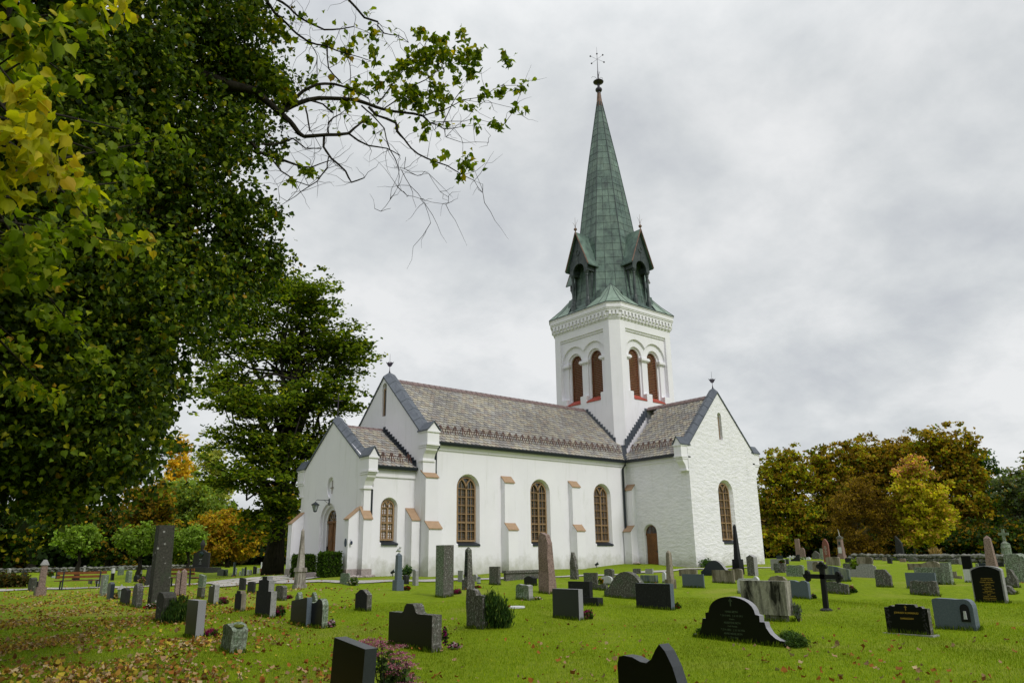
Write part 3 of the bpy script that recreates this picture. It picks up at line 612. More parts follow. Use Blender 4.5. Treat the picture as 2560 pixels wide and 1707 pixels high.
# window recess bottoms: refill below the openings so the panel dies into the wall
bm = bmesh.new()
for F in FACES[:2] + FACES[2:]:
    def ext(b, pts, d0, d1): prism(b, [F(s, d0, z) for s, z in pts], [F(s, d1, z) for s, z in pts])
    for s0, w in ((-1.99, .27), (0, .44), (1.99, .27)): 
        pass
    for a, b_ in ((-2.27, -1.60), (-.44, .44), (1.60, 2.27)):   # impost blocks
        ext(bm, [(a, 15.36), (b_, 15.36), (b_, 15.44), (a, 15.44)], .30, .22); ext(bm, [(a - .04, 15.44), (b_ + .04, 15.44), (b_ + .04, 15.60), (a - .04, 15.60)], .44, .14); ext(bm, [(a - .0, 15.601), (b_ + .0, 15.601), (b_ + .0, 15.66), (a, 15.66)], .44, .18)
    ext(bm, [(-2.28, 17.40), (2.28, 17.40), (2.28, 17.551), (-2.28, 17.551)], .155, .08)
part(bm, 'impost', 'white_plaster')
# louvres
for F in FACES:
    for s0 in (-1.02, 1.02):
        bm = bmesh.new(); z = 12.78
        while z < 16.2:
            w = .57 if z < 15.66 else math.sqrt(max(0, .57 ** 2 - (z - 15.66) ** 2))
            if w > .1: prism(bm, [F(s0 - w, .56, z), F(s0 + w, .56, z), F(s0 + w, .72, z + .10), F(s0 - w, .72, z + .10)], [F(s0 - w, .56, z + .03), F(s0 + w, .56, z + .03), F(s0 + w, .72, z + .13), F(s0 - w, .72, z + .13)])
            z += .13
        o = part(bm, 'louvre', 'louvre_wood')
        bm = bmesh.new(); A = arch(s0, .575, 12.6, 15.66, 12); B = arch(s0, .545, 12.6, 15.66, 12)
        a = [bm.verts.new(F(s, .55, z)) for s, z in A]; b_ = [bm.verts.new(F(s, .55, z)) for s, z in B]; c_ = [bm.verts.new(F(s, .75, z)) for s, z in B]; m = len(a)
        for k in range(m): j = (k + 1) % m; bm.faces.new((a[k], a[j], b_[j], b_[k])); bm.faces.new((b_[k], b_[j], c_[j], c_[k]))
        fin(bm, 'louvre_frame', 'door_wood', o)
        bm = bmesh.new(); prism(bm, [F(s0 - .579, .62, 12.82), F(s0 + .579, .62, 12.82), F(s0 + .70, -.04, 12.42), F(s0 - .70, -.04, 12.42)], [F(s0 - .579, .62, 12.74), F(s0 + .579, .62, 12.74), F(s0 + .70, -.04, 12.34), F(s0 - .70, -.04, 12.34)]); fin(bm, 'louvre_sill', 'red_paint', o)
# cornice with dentils
bm = bmesh.new()
for a, z0, z1, d in ((.05, Z1T + .0, Z1T + .10, 0), (.10, Z1T + .10, Z1T + .22, 0), (.13, Z1T + .22, 18.72, 0), (.24, 18.72, 18.86, 0), (.29, 18.86, 18.96, 0), (.33, 18.96, 19.26, 0), (.37, 19.26, Z2T, 0)):
    prism(bm, octo(TA + a, TCH + a * .55, z0), octo(TA + a, TCH + a * .55, z1))
def dent(F2, n, L0):
    for k in range(n):
        s = -L0 + 2 * L0 * (k + .5) / n; w = L0 / n * .52
        prism(bm, [F2(s - w, -.12, 18.36), F2(s + w, -.12, 18.36), F2(s + w, -.12, 18.719), F2(s - w, -.12, 18.719)], [F2(s - w, -.26, 18.44), F2(s + w, -.26, 18.44), F2(s + w, -.26, 18.719), F2(s - w, -.26, 18.719)])
        prism(bm, [F2(s - w, -.12, 18.20), F2(s + w, -.12, 18.20), F2(s + w, -.12, 18.355), F2(s - w, -.12, 18.355)], [F2(s - w, -.165, 18.24), F2(s + w, -.165, 18.24), F2(s + w, -.165, 18.355), F2(s - w, -.165, 18.355)])
for F in FACES: dent(F, 15, TA - TCH + .02)
for sx, sy in ((-1, 1), (1, 1), (-1, -1), (1, -1)):
    r2 = math.sqrt(.5); cu_, cv_ = TCU + sx * (TA - TCH / 2), TCV + sy * (TA - TCH / 2)
    def FC(s, d, z, cu_=cu_, cv_=cv_, sx=sx, sy=sy): return V(cu_ - sx * d * r2 + s * r2 * sx, cv_ - sy * d * r2 - s * r2 * sy, z)
    for s in (-.27, .0, .27):
        prism(bm, [FC(s - .08, -.08, 18.36), FC(s + .08, -.08, 18.36), FC(s + .08, -.08, 18.719), FC(s - .08, -.08, 18.719)], [FC(s - .08, -.24, 18.44), FC(s + .08, -.24, 18.44), FC(s + .08, -.24, 18.719), FC(s - .08, -.24, 18.719)])
part(bm, 'cornice', 'white_plaster')
# ------------------------------------------------------------ spire
ZA = 39.9
def hr(z):                              # apothem of the octagonal spire
    k = [(19.5, 3.05), (21.5, 2.76), (26.9, 2.07), (31.5, 1.41), (35, .85), (38.9, .21), (ZA, .14)]
    for (a, b_), (c_, d_) in zip(k, k[1:]):
        if z <= c_: return b_ + (d_ - b_) * (z - a) / (c_ - a)
    return .14
def octp(z, e=0):
    r = (hr(z) + e) / math.cos(math.pi / 8); return [Vector((TCU, -TCV, z)) + Vector((r * math.cos(math.pi / 8 + k * math.pi / 4), r * math.sin(math.pi / 8 + k * math.pi / 4), 0)) for k in range(8)]
def colmesh(name, vs, fs, cl, mat, par=None):
    me = bpy.data.meshes.new(name); me.from_pydata(vs, [], fs); ca = me.color_attributes.new('col', 'FLOAT_COLOR', 'POINT'); ca.data.foreach_set('color', np.array(cl, 'f').ravel()); me.materials.append(MATS[mat])
    o = link(name, me, par or CH)
    if par is None: o.location = -CHL
    return o
vs, fs, cl = [], [], []
zl = [19.4]; 
while zl[-1] < 38.6: zl.append(zl[-1] + .62)
for z0, z1 in zip(zl, zl[1:]):
    A, B = octp(z0), octp(z1)
    for k in range(8):
        j = (k + 1) % 8; nn = 3 if hr(z0) > 1.5 else (2 if hr(z0) > .8 else 1)
        for q in range(nn):
            n0 = len(vs); c_ = Vector((TCU, -TCV, 0)); m_ = (A[k] + A[j]) / 2; nr = (m_ - c_); nr.z = 0; nr.normalize(); e = nr * random.uniform(0, .02)
            vs += [A[k].lerp(A[j], (q + .015) / nn) + e, A[k].lerp(A[j], (q + .985) / nn) + e, B[k].lerp(B[j], (q + .985) / nn) + e * .2 + Vector((0, 0, -.02)), B[k].lerp(B[j], (q + .015) / nn) + e * .2 + Vector((0, 0, -.02))]
            fs.append((n0, n0 + 1, n0 + 2, n0 + 3)); s = random.uniform(.62, 1.15); t = random.uniform(-.06, .06); cl += [(s + t, s, s - t * .5, 1)] * 4
    n0 = len(vs); vs += [p.lerp(Vector((TCU, -TCV, p.z)), .02) for p in A + B]; cl += [(.35, .4, .4, 1)] * 16
    for k in range(8): j = (k + 1) % 8; fs.append((n0 + k, n0 + j, n0 + 8 + j, n0 + 8 + k))
sp = colmesh('spire', vs, fs, cl, 'copper_green')
bm = bmesh.new()
for k in range(8):
    tube(bm, [octp(z, .01)[k] for z in (19.6, 21, 24, 28, 33, 37, 39)], .035, 5)
    for q in ((1 / 3, 2 / 3)): tube(bm, [octp(z, .012)[k].lerp(octp(z, .012)[(k + 1) % 8], q) for z in (19.6, 21, 24, 28, 31)], .016, 4)
fin(bm, 'seam', 'copper_dark', sp)
# broach skirt: four fanned corner pieces and the flared foot between them
def pan(vs, fs, cl, P, s=1.0):
    n0 = len(vs); vs += P; fs.append(tuple(range(n0, n0 + len(P)))); cl += [(s, s, s, 1)] * len(P)
vs, fs, cl = [], [], []; sm = bmesh.new(); b_ = None
ob = octo(TA + .40, TCH + .22, Z2T + .03)
for ci, (sx, sy) in enumerate(((-1, 1), (1, 1), (1, -1), (-1, -1))):
    r2 = math.sqrt(.5); ap = V(TCU + sx * 1.72, TCV + sy * 1.72, 22.3 - .75)
    ap = V(TCU + sx * hr(21.5) * r2, TCV + sy * hr(21.5) * r2, 21.5)
    a, b_ = ob[1 + 2 * ci], ob[2 + 2 * ci] if 2 + 2 * ci < 8 else ob[0]
    e1 = V(TCU + sx * (TA + .4), TCV + sy * .9, Z2T + .03); e2 = V(TCU + sx * .9, TCV + sy * (TA + .4), Z2T + .03)
    if ci in (1, 3): e1, e2 = e2, e1
    low = [e1, e1.lerp(a, .62), a, b_, e2.lerp(b_, .62), e2]
    for p, q in zip(low, low[1:]):
        m1 = p.lerp(ap, .45) - Vector((0, 0, .12)); m2 = q.lerp(ap, .45) - Vector((0, 0, .12)); s = random.uniform(1.0, 1.35)
        pan(vs, fs, cl, [p, q, m2, m1], s); pan(vs, fs, cl, [m1, m2, ap], s)
    for p in low: tube(sm, [p + Vector((0, 0, .02)), p.lerp(ap, .45) - Vector((0, 0, .10)), ap], .020, 5)
    colmesh('corner_skirt', vs, fs, cl, 'copper_pale', sp); vs, fs, cl = [], [], []
for F in FACES:                          # flared foot on each side
    W_ = 1.75; d0 = -.40
    R = [(d0, Z2T + .03), (.05, Z2T + .38), (.45, 20.15), (.62, 20.9)]
    for (da, za), (db, zb) in zip(R, R[1:]):
        for s in (-1, 0, 1):
            a = -W_ + (s + 1) * W_ * 2 / 3; pan(vs, fs, cl, [F(a, da, za), F(a + W_ * 2 / 3, da, za), F(a + W_ * 2 / 3, db, zb), F(a, db, zb)], random.uniform(.55, .85))
    colmesh('spire_skirt', vs, fs, cl, 'copper_green', sp); vs, fs, cl = [], [], []
fin(sm, 'seam', 'copper_dark', sp)
bm = bmesh.new(); A = octo(TA + .41, TCH + .22, Z2T + .002); B = octo(TA + .41, TCH + .22, Z2T + .05); prism(bm, A, B); fin(bm, 'drip_edge', 'copper_dark', sp)
# dormers
for F in FACES:
    dm = bmesh.new(); D = -.06; hw, ze, zp = 1.25, 22.98, 25.95
    # gable front with round arch
    pts = [(-.98, 22.55), (-.95, 23.30), (-1.06, 23.35), (0, 25.75), (1.06, 23.35), (.95, 23.30), (.98, 22.55), (.58, 22.55)] + [(.58 * math.cos(math.radians(t)), 22.75 + .58 * math.sin(math.radians(t))) for t in range(0, 181, 15)] + [(-.58, 22.55)]
    prism(dm, [F(s, D + .08, z) for s, z in pts], [F(s, D + .22, z) for s, z in pts])
    for s in (-1, 1):                    # side beams, columns, cheeks
        prism(dm, [F(s * .62, D + .1, 22.55), F(s * 1.0, D + .1, 22.55), F(s * 1.0, D + .1, 23.0), F(s * .62, D + .1, 23.0)], [F(s * .62, D + 1.3, 22.55), F(s * 1.0, D + 1.3, 22.55), F(s * 1.0, D + 1.3, 23.0), F(s * .62, D + 1.3, 23.0)])
        c_ = F(s * .76, D + .20, 0)
        lathe(dm, c_, [(.20, 19.55), (.20, 20.15), (.16, 20.2), (.14, 20.35), (.115, 20.45), (.105, 21.5), (.10, 22.15), (.13, 22.2), (.12, 22.3), (.17, 22.45), (.19, 22.56)], 8)
    prism(dm, [F(-.9, D + .62, 19.5), F(.9, D + .62, 19.5), F(.9, D + .95, 23.2), F(-.9, D + .95, 23.2)], [F(-.9, D + .68, 19.5), F(.9, D + .68, 19.5), F(.9, D + 1.0, 23.2), F(-.9, D + 1.0, 23.2)])
    for s in (-1, 1): prism(dm, [F(s * .86, D + .55, 19.5), F(s * .86, D + 1.7, 19.5), F(s * .86, D + 1.7, 22.7), F(s * .86, D + .55, 22.7)], [F(s * .90, D + .55, 19.5), F(s * .90, D + 1.7, 19.5), F(s * .90, D + 1.7, 22.7), F(s * .90, D + .55, 22.7)])
    for s in (-.9, 0, .9): tube(dm, [F(s, D + .64, 19.9), F(s, D + .93, 23.1)], .03, 4)
    prism(dm, [F(-1.05, D + .35, 19.45), F(1.05, D + .35, 19.45), F(1.05, D + .95, 20.05), F(-1.05, D + .95, 20.05)], [F(-1.05, D + .35, 19.40), F(1.05, D + .35, 19.40), F(1.05, D + .95, 19.4), F(-1.05, D + .95, 19.4)])
    tube(dm, [F(0, D + .07, 23.35), F(0, D + .07, 24.0)], .02, 4); tube(dm, [F(0, D + .07, 24.45), F(0, D + .07, 25.5)], .02, 4)
    for k in range(12): t = 2 * math.pi * k / 12; t2 = t + math.pi / 6; tube(dm, [F(.16 * math.cos(t), D + .06, 24.22 + .22 * math.sin(t)), F(.16 * math.cos(t2), D + .06, 24.22 + .22 * math.sin(t2))], .03, 4)
    o = fin(dm, 'spire_dormer', 'copper_dark', sp)
    vs, fs, cl = [], [], []
    for s in (-1, 1):
        for k in range(4):
            d0, d1 = D - .10 + k * .62, D - .10 + (k + 1) * .62 - .01; z1, z0 = zp, ze
            for dzz in (0, -.10):
                pan(vs, fs, cl, [F(0, d0, z1 + dzz), F(0, d1, z1 + dzz), F(s * hw, d1, z0 + dzz), F(s * hw, d0, z0 + dzz)], random.uniform(.9, 1.3))
        pan(vs, fs, cl, [F(0, D - .10, zp), F(s * hw, D - .10, ze), F(s * hw, D - .10, ze - .10), F(0, D - .10, zp - .14)], 1.1); pan(vs, fs, cl, [F(s * hw, D - .1, ze), F(s * hw, D + 1.7, ze), F(s * hw, D + 1.7, ze - .1), F(s * hw, D - .1, ze - .1)], .7)
    r_ = colmesh('dormer_roof', vs, fs, cl, 'copper_green', sp)
    bm = bmesh.new()
    for s in (-1, 1): tube(bm, [F(0, D - .12, zp - .02), F(s * hw * .995, D - .12, ze - .03)], .055, 4)
    lathe(bm, F(0, D - .08, zp), [(.04, 0), (.05, .1), (.12, .16), (.14, .24), (.08, .33), (.03, .36)], 8); tube(bm, [F(0, D - .08, zp + .3), F(0, D - .08, zp + 1.25)], [.02, .006], 5)
    for s in (-1, 1): tube(bm, [F(0, D - .08, zp + .35), F(s * .12, D - .08, zp + .7), F(s * .32, D - .08, zp + .95)], [.015, .012, .005], 4)
    fin(bm, 'dormer_finial', 'copper_brown', sp)
# finial
bm = bmesh.new(); C0 = Vector((TCU, -TCV, 0))
lathe(bm, C0, [(.30, 38.3), (.16, 39.9), (.15, 39.95)], 8); fb = fin(bm, 'spire_tip', 'copper_brown', sp)
bm = bmesh.new(); lathe(bm, C0, [(.16, 39.9), (.16, 40.0), (.12, 40.03), (.12, 40.08), (.26, 40.14), (.30, 40.27), (.26, 40.38), (.11, 40.42), (.10, 40.85), (.2, 40.88), (.44, 41.0), (.46, 41.06), (.30, 41.16), (.09, 41.22), (.07, 41.3), (.045, 42.1), (.03, 42.2), (.022, 43.4), (.006, 44.6)], 14)
for k in range(2):
    for s in (-1, 1):
        t = math.radians((40, -28)[k]); a = Vector((.77 * math.cos(t), .64 * math.cos(t) * -1 * -1, 0)); d = Vector((_w(RT)[0], _w(RT)[1], 0)) * math.cos(t) * s + Vector((0, 0, 1)) * math.sin(t) * s
        tube(bm, [C0 + Vector((0, 0, 43.35)), C0 + Vector((0, 0, 43.35)) + d * .62], .012, 4); bmesh.ops.create_icosphere(bm, subdivisions=2, radius=.075, matrix=Matrix.Translation(C0 + Vector((0, 0, 43.35)) + d * .66))
bmesh.ops.create_icosphere(bm, subdivisions=2, radius=.075, matrix=Matrix.Translation(C0 + Vector((0, 0, 43.9))))
for t in (0, 2.1, 4.2): d = Vector((math.cos(t), math.sin(t), 0)); tube(bm, [C0 + Vector((0, 0, 41.2)), C0 + d * .25 + Vector((0, 0, 41.6)), C0 + d * .5 + Vector((0, 0, 41.72)), C0 + d * .6 + Vector((0, 0, 41.6))], .014, 4)
fin(bm, 'finial', 'finial_metal', sp)
# birds on the gables
def vane(p):
    bm = bmesh.new(); c_ = V(*p); tube(bm, [c_, c_ + Vector((0, 0, 1.15))], [.020, .006], 5); r_ = _w(RT) * .72
    for s in (-1, 1):
        q = [c_ + Vector((0, 0, .34)), c_ + r_ * s * .14 + Vector((0, 0, .40)), c_ + r_ * s * .34 + Vector((0, 0, .66)), c_ + r_ * s * .18 + Vector((0, 0, .60)), c_ + r_ * s * .08 + Vector((0, 0, .68)), c_ + Vector((0, 0, .56))]
        n_ = Vector((r_[1], -r_[0], 0)) * .02; prism(bm, [x + n_ for x in q], [x - n_ for x in q])
    lathe(bm, c_, [(.06, .0), (.03, .10), (.02, .2)], 6); part(bm, 'gable_bird', 'finial_metal')
vane((Ln + .36, NC, 12.30)); vane((TU, TV - .30, 12.30))
bm = bmesh.new(); c_ = V(PU + .22, PC, 9.32); tube(bm, [c_, c_ + Vector((0, 0, 1.3))], .03, 5); r_ = _w(RT)
tube(bm, [c_ + Vector((0, 0, .85)) - r_ * .25, c_ + Vector((0, 0, .85)) + r_ * .25], .025, 5); part(bm, 'gable_cross', 'finial_metal')
# ------------------------------------------------------------ ground
b = NB('grass_ground'); n1 = b.noise(.35, 5, .6, .3); n2 = b.noise(5, 6, .7); n3 = b.noise(38, 3, .7)
c1 = b.ramp(n2, [(.28, (.09, .145, .003)), (.5, (.165, .245, .004)), (.74, (.26, .32, .014))])
c2 = b.mix(b.thr(n1, .52, .70), c1, (.27, .28, .05))
b.col(b.mix(.4, c2, b.ramp(n3, [(.3, (.06, .10, .002)), (.7, (.23, .30, .009))]))).rough(.95, .1).bump(n3, .9, .03)
b = NB('path_stone'); vo = b.n('ShaderNodeTexVoronoi', feature='DISTANCE_TO_EDGE'); b.l(b.tc.outputs['Object'], vo.inputs['Vector']); vo.inputs['Scale'].default_value = 1.1
ns = b.noise(3, 6, .65)
b.col(b.mix(b.thr(vo.outputs[0], .02, .05), (.10, .12, .03), b.ramp(ns, [(.3, (.33, .31, .29)), (.7, (.52, .49, .46))]))).rough(.9, .1).bump(ns, .3, .02)
b = NB('gravel_path'); ns = b.noise(7, 7, .7); b.col(b.ramp(ns, [(.3, (.26, .25, .235)), (.7, (.46, .44, .41))])).rough(.95, .1).bump(ns, .4, .02)
rs = [0.0]; r = .8
while r < 150: rs.append(r); r *= 1.028 if r > 8 else 1.07
while r < 4500: rs.append(r); r *= 1.3
na = 288; A_ = np.arange(na) / na * 2 * np.pi
U = np.concatenate([[CU]] + [CU + q * np.cos(A_) for q in rs[1:]]); W_ = np.concatenate([[CV]] + [CV + q * np.sin(A_) for q in rs[1:]])
Zg = np.concatenate([hgt(U[i:i + 4000], W_[i:i + 4000]) for i in range(0, len(U), 4000)])
vs = np.stack([U, -W_, Zg], 1); fs = [(0, 1 + k, 1 + (k + 1) % na) for k in range(na)]
for i in range(len(rs) - 2):
    a = 1 + i * na; c = a + na
    fs += [(a + k, c + k, c + (k + 1) % na, a + (k + 1) % na) for k in range(na)]
me = bpy.data.meshes.new('ground'); me.from_pydata(vs.tolist(), [], fs); me.materials.append(MATS['grass_ground']); me.shade_smooth()
gr = link('ground', me); gr['kind'] = 'structure'
def strip(name, pts, mat, w=None, n=8, lift=.03):
    """pts: [(u,v,halfwidth)]"""
    vs = []; fs = []; S = []
    for (a, b_) in zip(pts, pts[1:]):
        m = max(2, int(math.hypot(b_[0] - a[0], b_[1] - a[1]) / .5))
        S += [tuple(a[i] + (b_[i] - a[i]) * k / m for i in range(3)) for k in range(m)]
    S.append(pts[-1])
    for i, p in enumerate(S):
        q = S[min(i + 1, len(S) - 1)]; o = S[max(i - 1, 0)]; d = Vector((q[0] - o[0], q[1] - o[1])).normalized(); nn = Vector((-d.y, d.x))
        for k in range(n + 1):
            s = (k / n - .5) * 2 * (p[2] + .10 * math.sin(i * .9) * (1 if k in (0, n) else 0)); u, v = p[0] + nn.x * s, p[1] + nn.y * s; vs.append(V(u, v, h1(u, v) + lift))
    for i in range(len(S) - 1):
        for k in range(n): a = i * (n + 1) + k; fs.append((a, a + 1, a + n + 2, a + n + 1))
    me = bpy.data.meshes.new(name); me.from_pydata(vs, [], fs); me.materials.append(MATS[mat]); me.shade_smooth(); o = link(name, me); o['kind'] = 'structure'; return o
def pk(x, y): p = gp(x, y); return (p[0], p[1])
P1 = [pk(-250, 1490), pk(0, 1475.5), pk(240, 1468), pk(420, 1462), pk(560, 1455), pk(690, 1448), pk(780, 1446)]
strip('path', [(a, b_, .75 if i < 4 else (1.0 if i == 4 else 1.5)) for i, (a, b_) in enumerate(P1)], 'gravel_path')
strip('forecourt', [(PU - 5.4, PC - 1.3, 2.6), (PU - 3.2, PC - .8, 3.0), (PU - 1.2, PC - .3, 1.9)], 'path_stone', lift=.045, n=12)
P2 = [pk(690, 1456), pk(850, 1455), pk(1000, 1452), pk(1200, 1448), pk(1420, 1441), pk(1620, 1430), pk(1720, 1422), pk(1920, 1419), pk(2010, 1420)]
strip('side_path', [(a, b_, .38) for a, b_ in P2], 'gravel_path', n=4, lift=.035)
# ------------------------------------------------------------ low stone walls at the edge of the yard
b = NB('wall_stone'); mp = b.n('ShaderNodeMapping'); b.l(b.tc.outputs['Object'], mp.inputs[0]); mp.inputs['Scale'].default_value = (1, 1, 1.8)
vo = b.n('ShaderNodeTexVoronoi'); b.l(mp.outputs[0], vo.inputs['Vector']); vo.inputs['Scale'].default_value = 2.4; ns = b.noise(4, 6, .65)
b.col(b.mix(.5, b.ramp(vo.outputs['Color'], [(.2, (.05, .05, .045)), (.8, (.22, .21, .20))]), b.ramp(ns, [(.35, (.04, .06, .02)), (.65, (.20, .20, .17))]))).rough(.9, .2).bump(vo.outputs[0], .6, .08)
def drywall(pts, h, label):
    bm = bmesh.new()
    for a, c in zip(pts, pts[1:]):
        m = max(2, int(math.hypot(c[0] - a[0], c[1] - a[1]) / .55))
        for k in range(m):
            for row in range(2):
                t = (k + .5 * row + random.uniform(-.1, .1)) / m; u, v = a[0] + (c[0] - a[0]) * t, a[1] + (c[1] - a[1]) * t
                z = h1(u, v) + h * (.25 + .5 * row); g = random.uniform(.8, 1.15)
                bmesh.ops.create_icosphere(bm, subdivisions=1, radius=.42 * g, matrix=Matrix.Translation(V(u, v, z)) @ Matrix.Rotation(random.random() * 3, 4, 'Z') @ Matrix.Diagonal((1.1, .8, h * .85, 1)))
    o = fin(bm, 'stone_wall', 'wall_stone', recalc=False); setp(o, label, 'stone wall'); return o
drywall([pk(-350, 1437), pk(40, 1432), pk(200, 1428), pk(360, 1424), pk(520, 1420)], .42, 'low dry stone boundary wall at the far left edge of the graveyard')
drywall([pk(2130, 1398), pk(2250, 1400), pk(2380, 1405), pk(2520, 1409), pk(2750, 1418)], .55, 'low mossy dry stone wall before the trees at the far right')
# ------------------------------------------------------------ stone materials
def stone(name, c0, c1, spots=None, **kw):
    q = {'st_grey': 1.05, 'st_tan': 1.05, 'st_blue': 1.15, 'st_blue_streak': 1.15, 'st_lichen_green': 1.1, 'st_pink': .95, 'st_lichen': .85, 'st_white': 1.0, 'st_marble': .95, 'st_stained': 1.1, 'moss': .9, 'st_red': .85, 'st_lit_side': .95}.get(name, .62)
    f_ = lambda c: tuple(x * q for x in c) if c else c
    for key in ('green', 'streak'):
        if key in kw: kw[key] = f_(kw[key])
    return stone_(name, f_(c0), f_(c1), f_(spots), **kw)
def stone_(name, c0, c1, spots=None, sth=(.58, .66), green=None, gth=(.5, .7), rough=.85, spec=.25, sc=16, bump_=.25, streak=None):
    b = NB(name); n = b.noise(sc, 6, .7); c = b.ramp(n, [(.3, c0), (.7, c1)])
    if green: c = b.mix(b.thr(b.noise(2.6, 7, .7, .4), *gth), c, green)
    if streak: c = b.mix(b.thr(b.noise(5, 6, .65, .5, (1, 1, .22)), .42, .62), c, streak)
    if spots: c = b.mix(b.mul(b.thr(b.noise(19, 8, .78), sth[0] - .08, sth[1] - .03), .9), c, spots)
    b.col(c).rough(rough, spec).bump(n, bump_, .02); return b.m
stone('st_black', (.004, .005, .006), (.009, .010, .012), rough=.32, spec=.28, bump_=.03, sc=40)
stone('st_black_rough', (.012, .013, .014), (.04, .042, .042), spots=(.16, .17, .16), sth=(.66, .72), rough=.8)
stone('st_dark', (.020, .021, .022), (.060, .060, .058), spots=(.20, .20, .18), sth=(.64, .70), green=(.045, .055, .035), rough=.8)
stone('st_lichen', (.045, .042, .036), (.15, .14, .12), spots=(.44, .44, .42), sth=(.60, .66), green=(.075, .105, .065), rough=.9, bump_=.5)
b = NB('st_spotted'); n = b.noise(14, 6, .7); c = b.ramp(n, [(.3, (.022, .022, .018)), (.7, (.085, .082, .068))]); c = b.mix(b.thr(b.noise(2.6, 7, .7, .4), .5, .7), c, (.05, .065, .04))
vo = b.n('ShaderNodeTexVoronoi'); b.l(b.tc.outputs['Object'], vo.inputs['Vector']); vo.inputs['Scale'].default_value = 4.2; aa = b.n('ShaderNodeMath', operation='MULTIPLY_ADD'); b.l(b.noise(26, 5, .7), aa.inputs[0]); aa.inputs[1].default_value = .35; b.l(vo.outputs['Distance'], aa.inputs[2])
c = b.mix(b.mul(b.thr(aa.outputs[0], .36, .30), b.thr(b.noise(1.9, 3, .5), .42, .5)), c, (.36, .36, .34)); c = b.mix(b.mul(b.thr(b.noise(30, 6, .7), .62, .68), .7), c, (.3, .3, .28)); b.col(c).rough(.9, .2).bump(n, .5, .02)
stone('st_lichen_green', (.055, .06, .045), (.20, .20, .17), spots=(.32, .38, .31), sth=(.55, .63), green=(.06, .10, .045), gth=(.42, .6), rough=.92, bump_=.5)
stone('st_grey', (.20, .20, .20), (.36, .355, .345), spots=(.12, .12, .11), sth=(.60, .68), rough=.85)
stone('st_tan', (.19, .165, .13), (.32, .28, .225), streak=(.10, .085, .055), rough=.9)
stone('st_pink', (.20, .135, .115), (.37, .27, .235), spots=(.12, .08, .07), sth=(.56, .62), rough=.88, sc=22, bump_=.6)
stone('st_red', (.19, .065, .048), (.28, .10, .075), rough=.5, spec=.4)
stone('st_blue', (.055, .075, .098), (.11, .135, .16), rough=.5, spec=.4, sc=30)
stone('st_blue_streak', (.03, .045, .065), (.09, .115, .14), streak=(.20, .215, .15), rough=.6)
stone('st_navy', (.008, .018, .032), (.02, .035, .055), rough=.4, spec=.5)
stone('st_white', (.45, .46, .48), (.62, .62, .63), rough=.8)
stone('st_marble', (.25, .22, .20), (.50, .46, .42), streak=(.14, .12, .10), rough=.8)
stone('st_stained', (.26, .25, .20), (.42, .40, .34), streak=(.018, .018, .012), rough=.92, bump_=.4)
stone('st_polished_grey', (.030, .036, .042), (.055, .062, .070), rough=.35, spec=.45, sc=60, bump_=.05)
stone('st_lit_side', (.20, .20, .22), (.34, .34, .36), rough=.7, sc=70)  # paler stone for sides that catch the light, brightness put into colour
stone('st_bronze', (.01, .03, .035), (.03, .07, .075), rough=.4)
stone('moss', (.05, .07, .008), (.16, .19, .02), rough=.95, bump_=1.0, sc=30)
flat('gold_paint', (.42, .27, .03), .5, .5); flat('white_paint', (.45, .47, .45), .6, .3); flat('faint_paint', (.07, .10, .06), .6, .3)
flat('iron', (.006, .006, .007), .6, .35)
ZM = dict(Z1=(0, 1250, 3.431), Z2=(360, 1280, 3.673), Z3=(840, 1280, 3.673), Z4=(1260, 1280, 3.673), Z5=(1700, 1280, 3.673), Z6=(2060, 1280, 3.673),
          L1=(0, 1380, 9.046), L2=(200, 1360, 9.046), L3=(460, 1320, 7.84), R4=(2300, 1320, 9.046), R5=(1900, 1320, 9.046), R1=(2080, 1340, 9.046), M2=(1380, 1360, 6.189), T2=(2400, 1400, 13.07), S=(0, 0, 1))
def zx(z, x): return ZM[z][0] + x / ZM[z][2]
def zy(z, y): return ZM[z][1] + y / ZM[z][2]
def solve(fn, tgt, lo, hi):
    for _ in range(40):
        m = (lo + hi) / 2
        if (fn(m) - tgt) > 0: hi = m
        else: lo = m
    return (lo + hi) / 2
def arcp(s0, s1, h0, hp, n=10, p=2.0):
    """arch from (s1,h0) over hp to (s0,h0), right to left"""
    c = (s0 + s1) / 2; w = (s1 - s0) / 2; return [(c + w * math.cos(math.pi * k / n), h0 + (hp - h0) * abs(math.sin(math.pi * k / n)) ** (2 / p)) for k in range(n + 1)]
B0 = [(0, 0), (1, 0)]
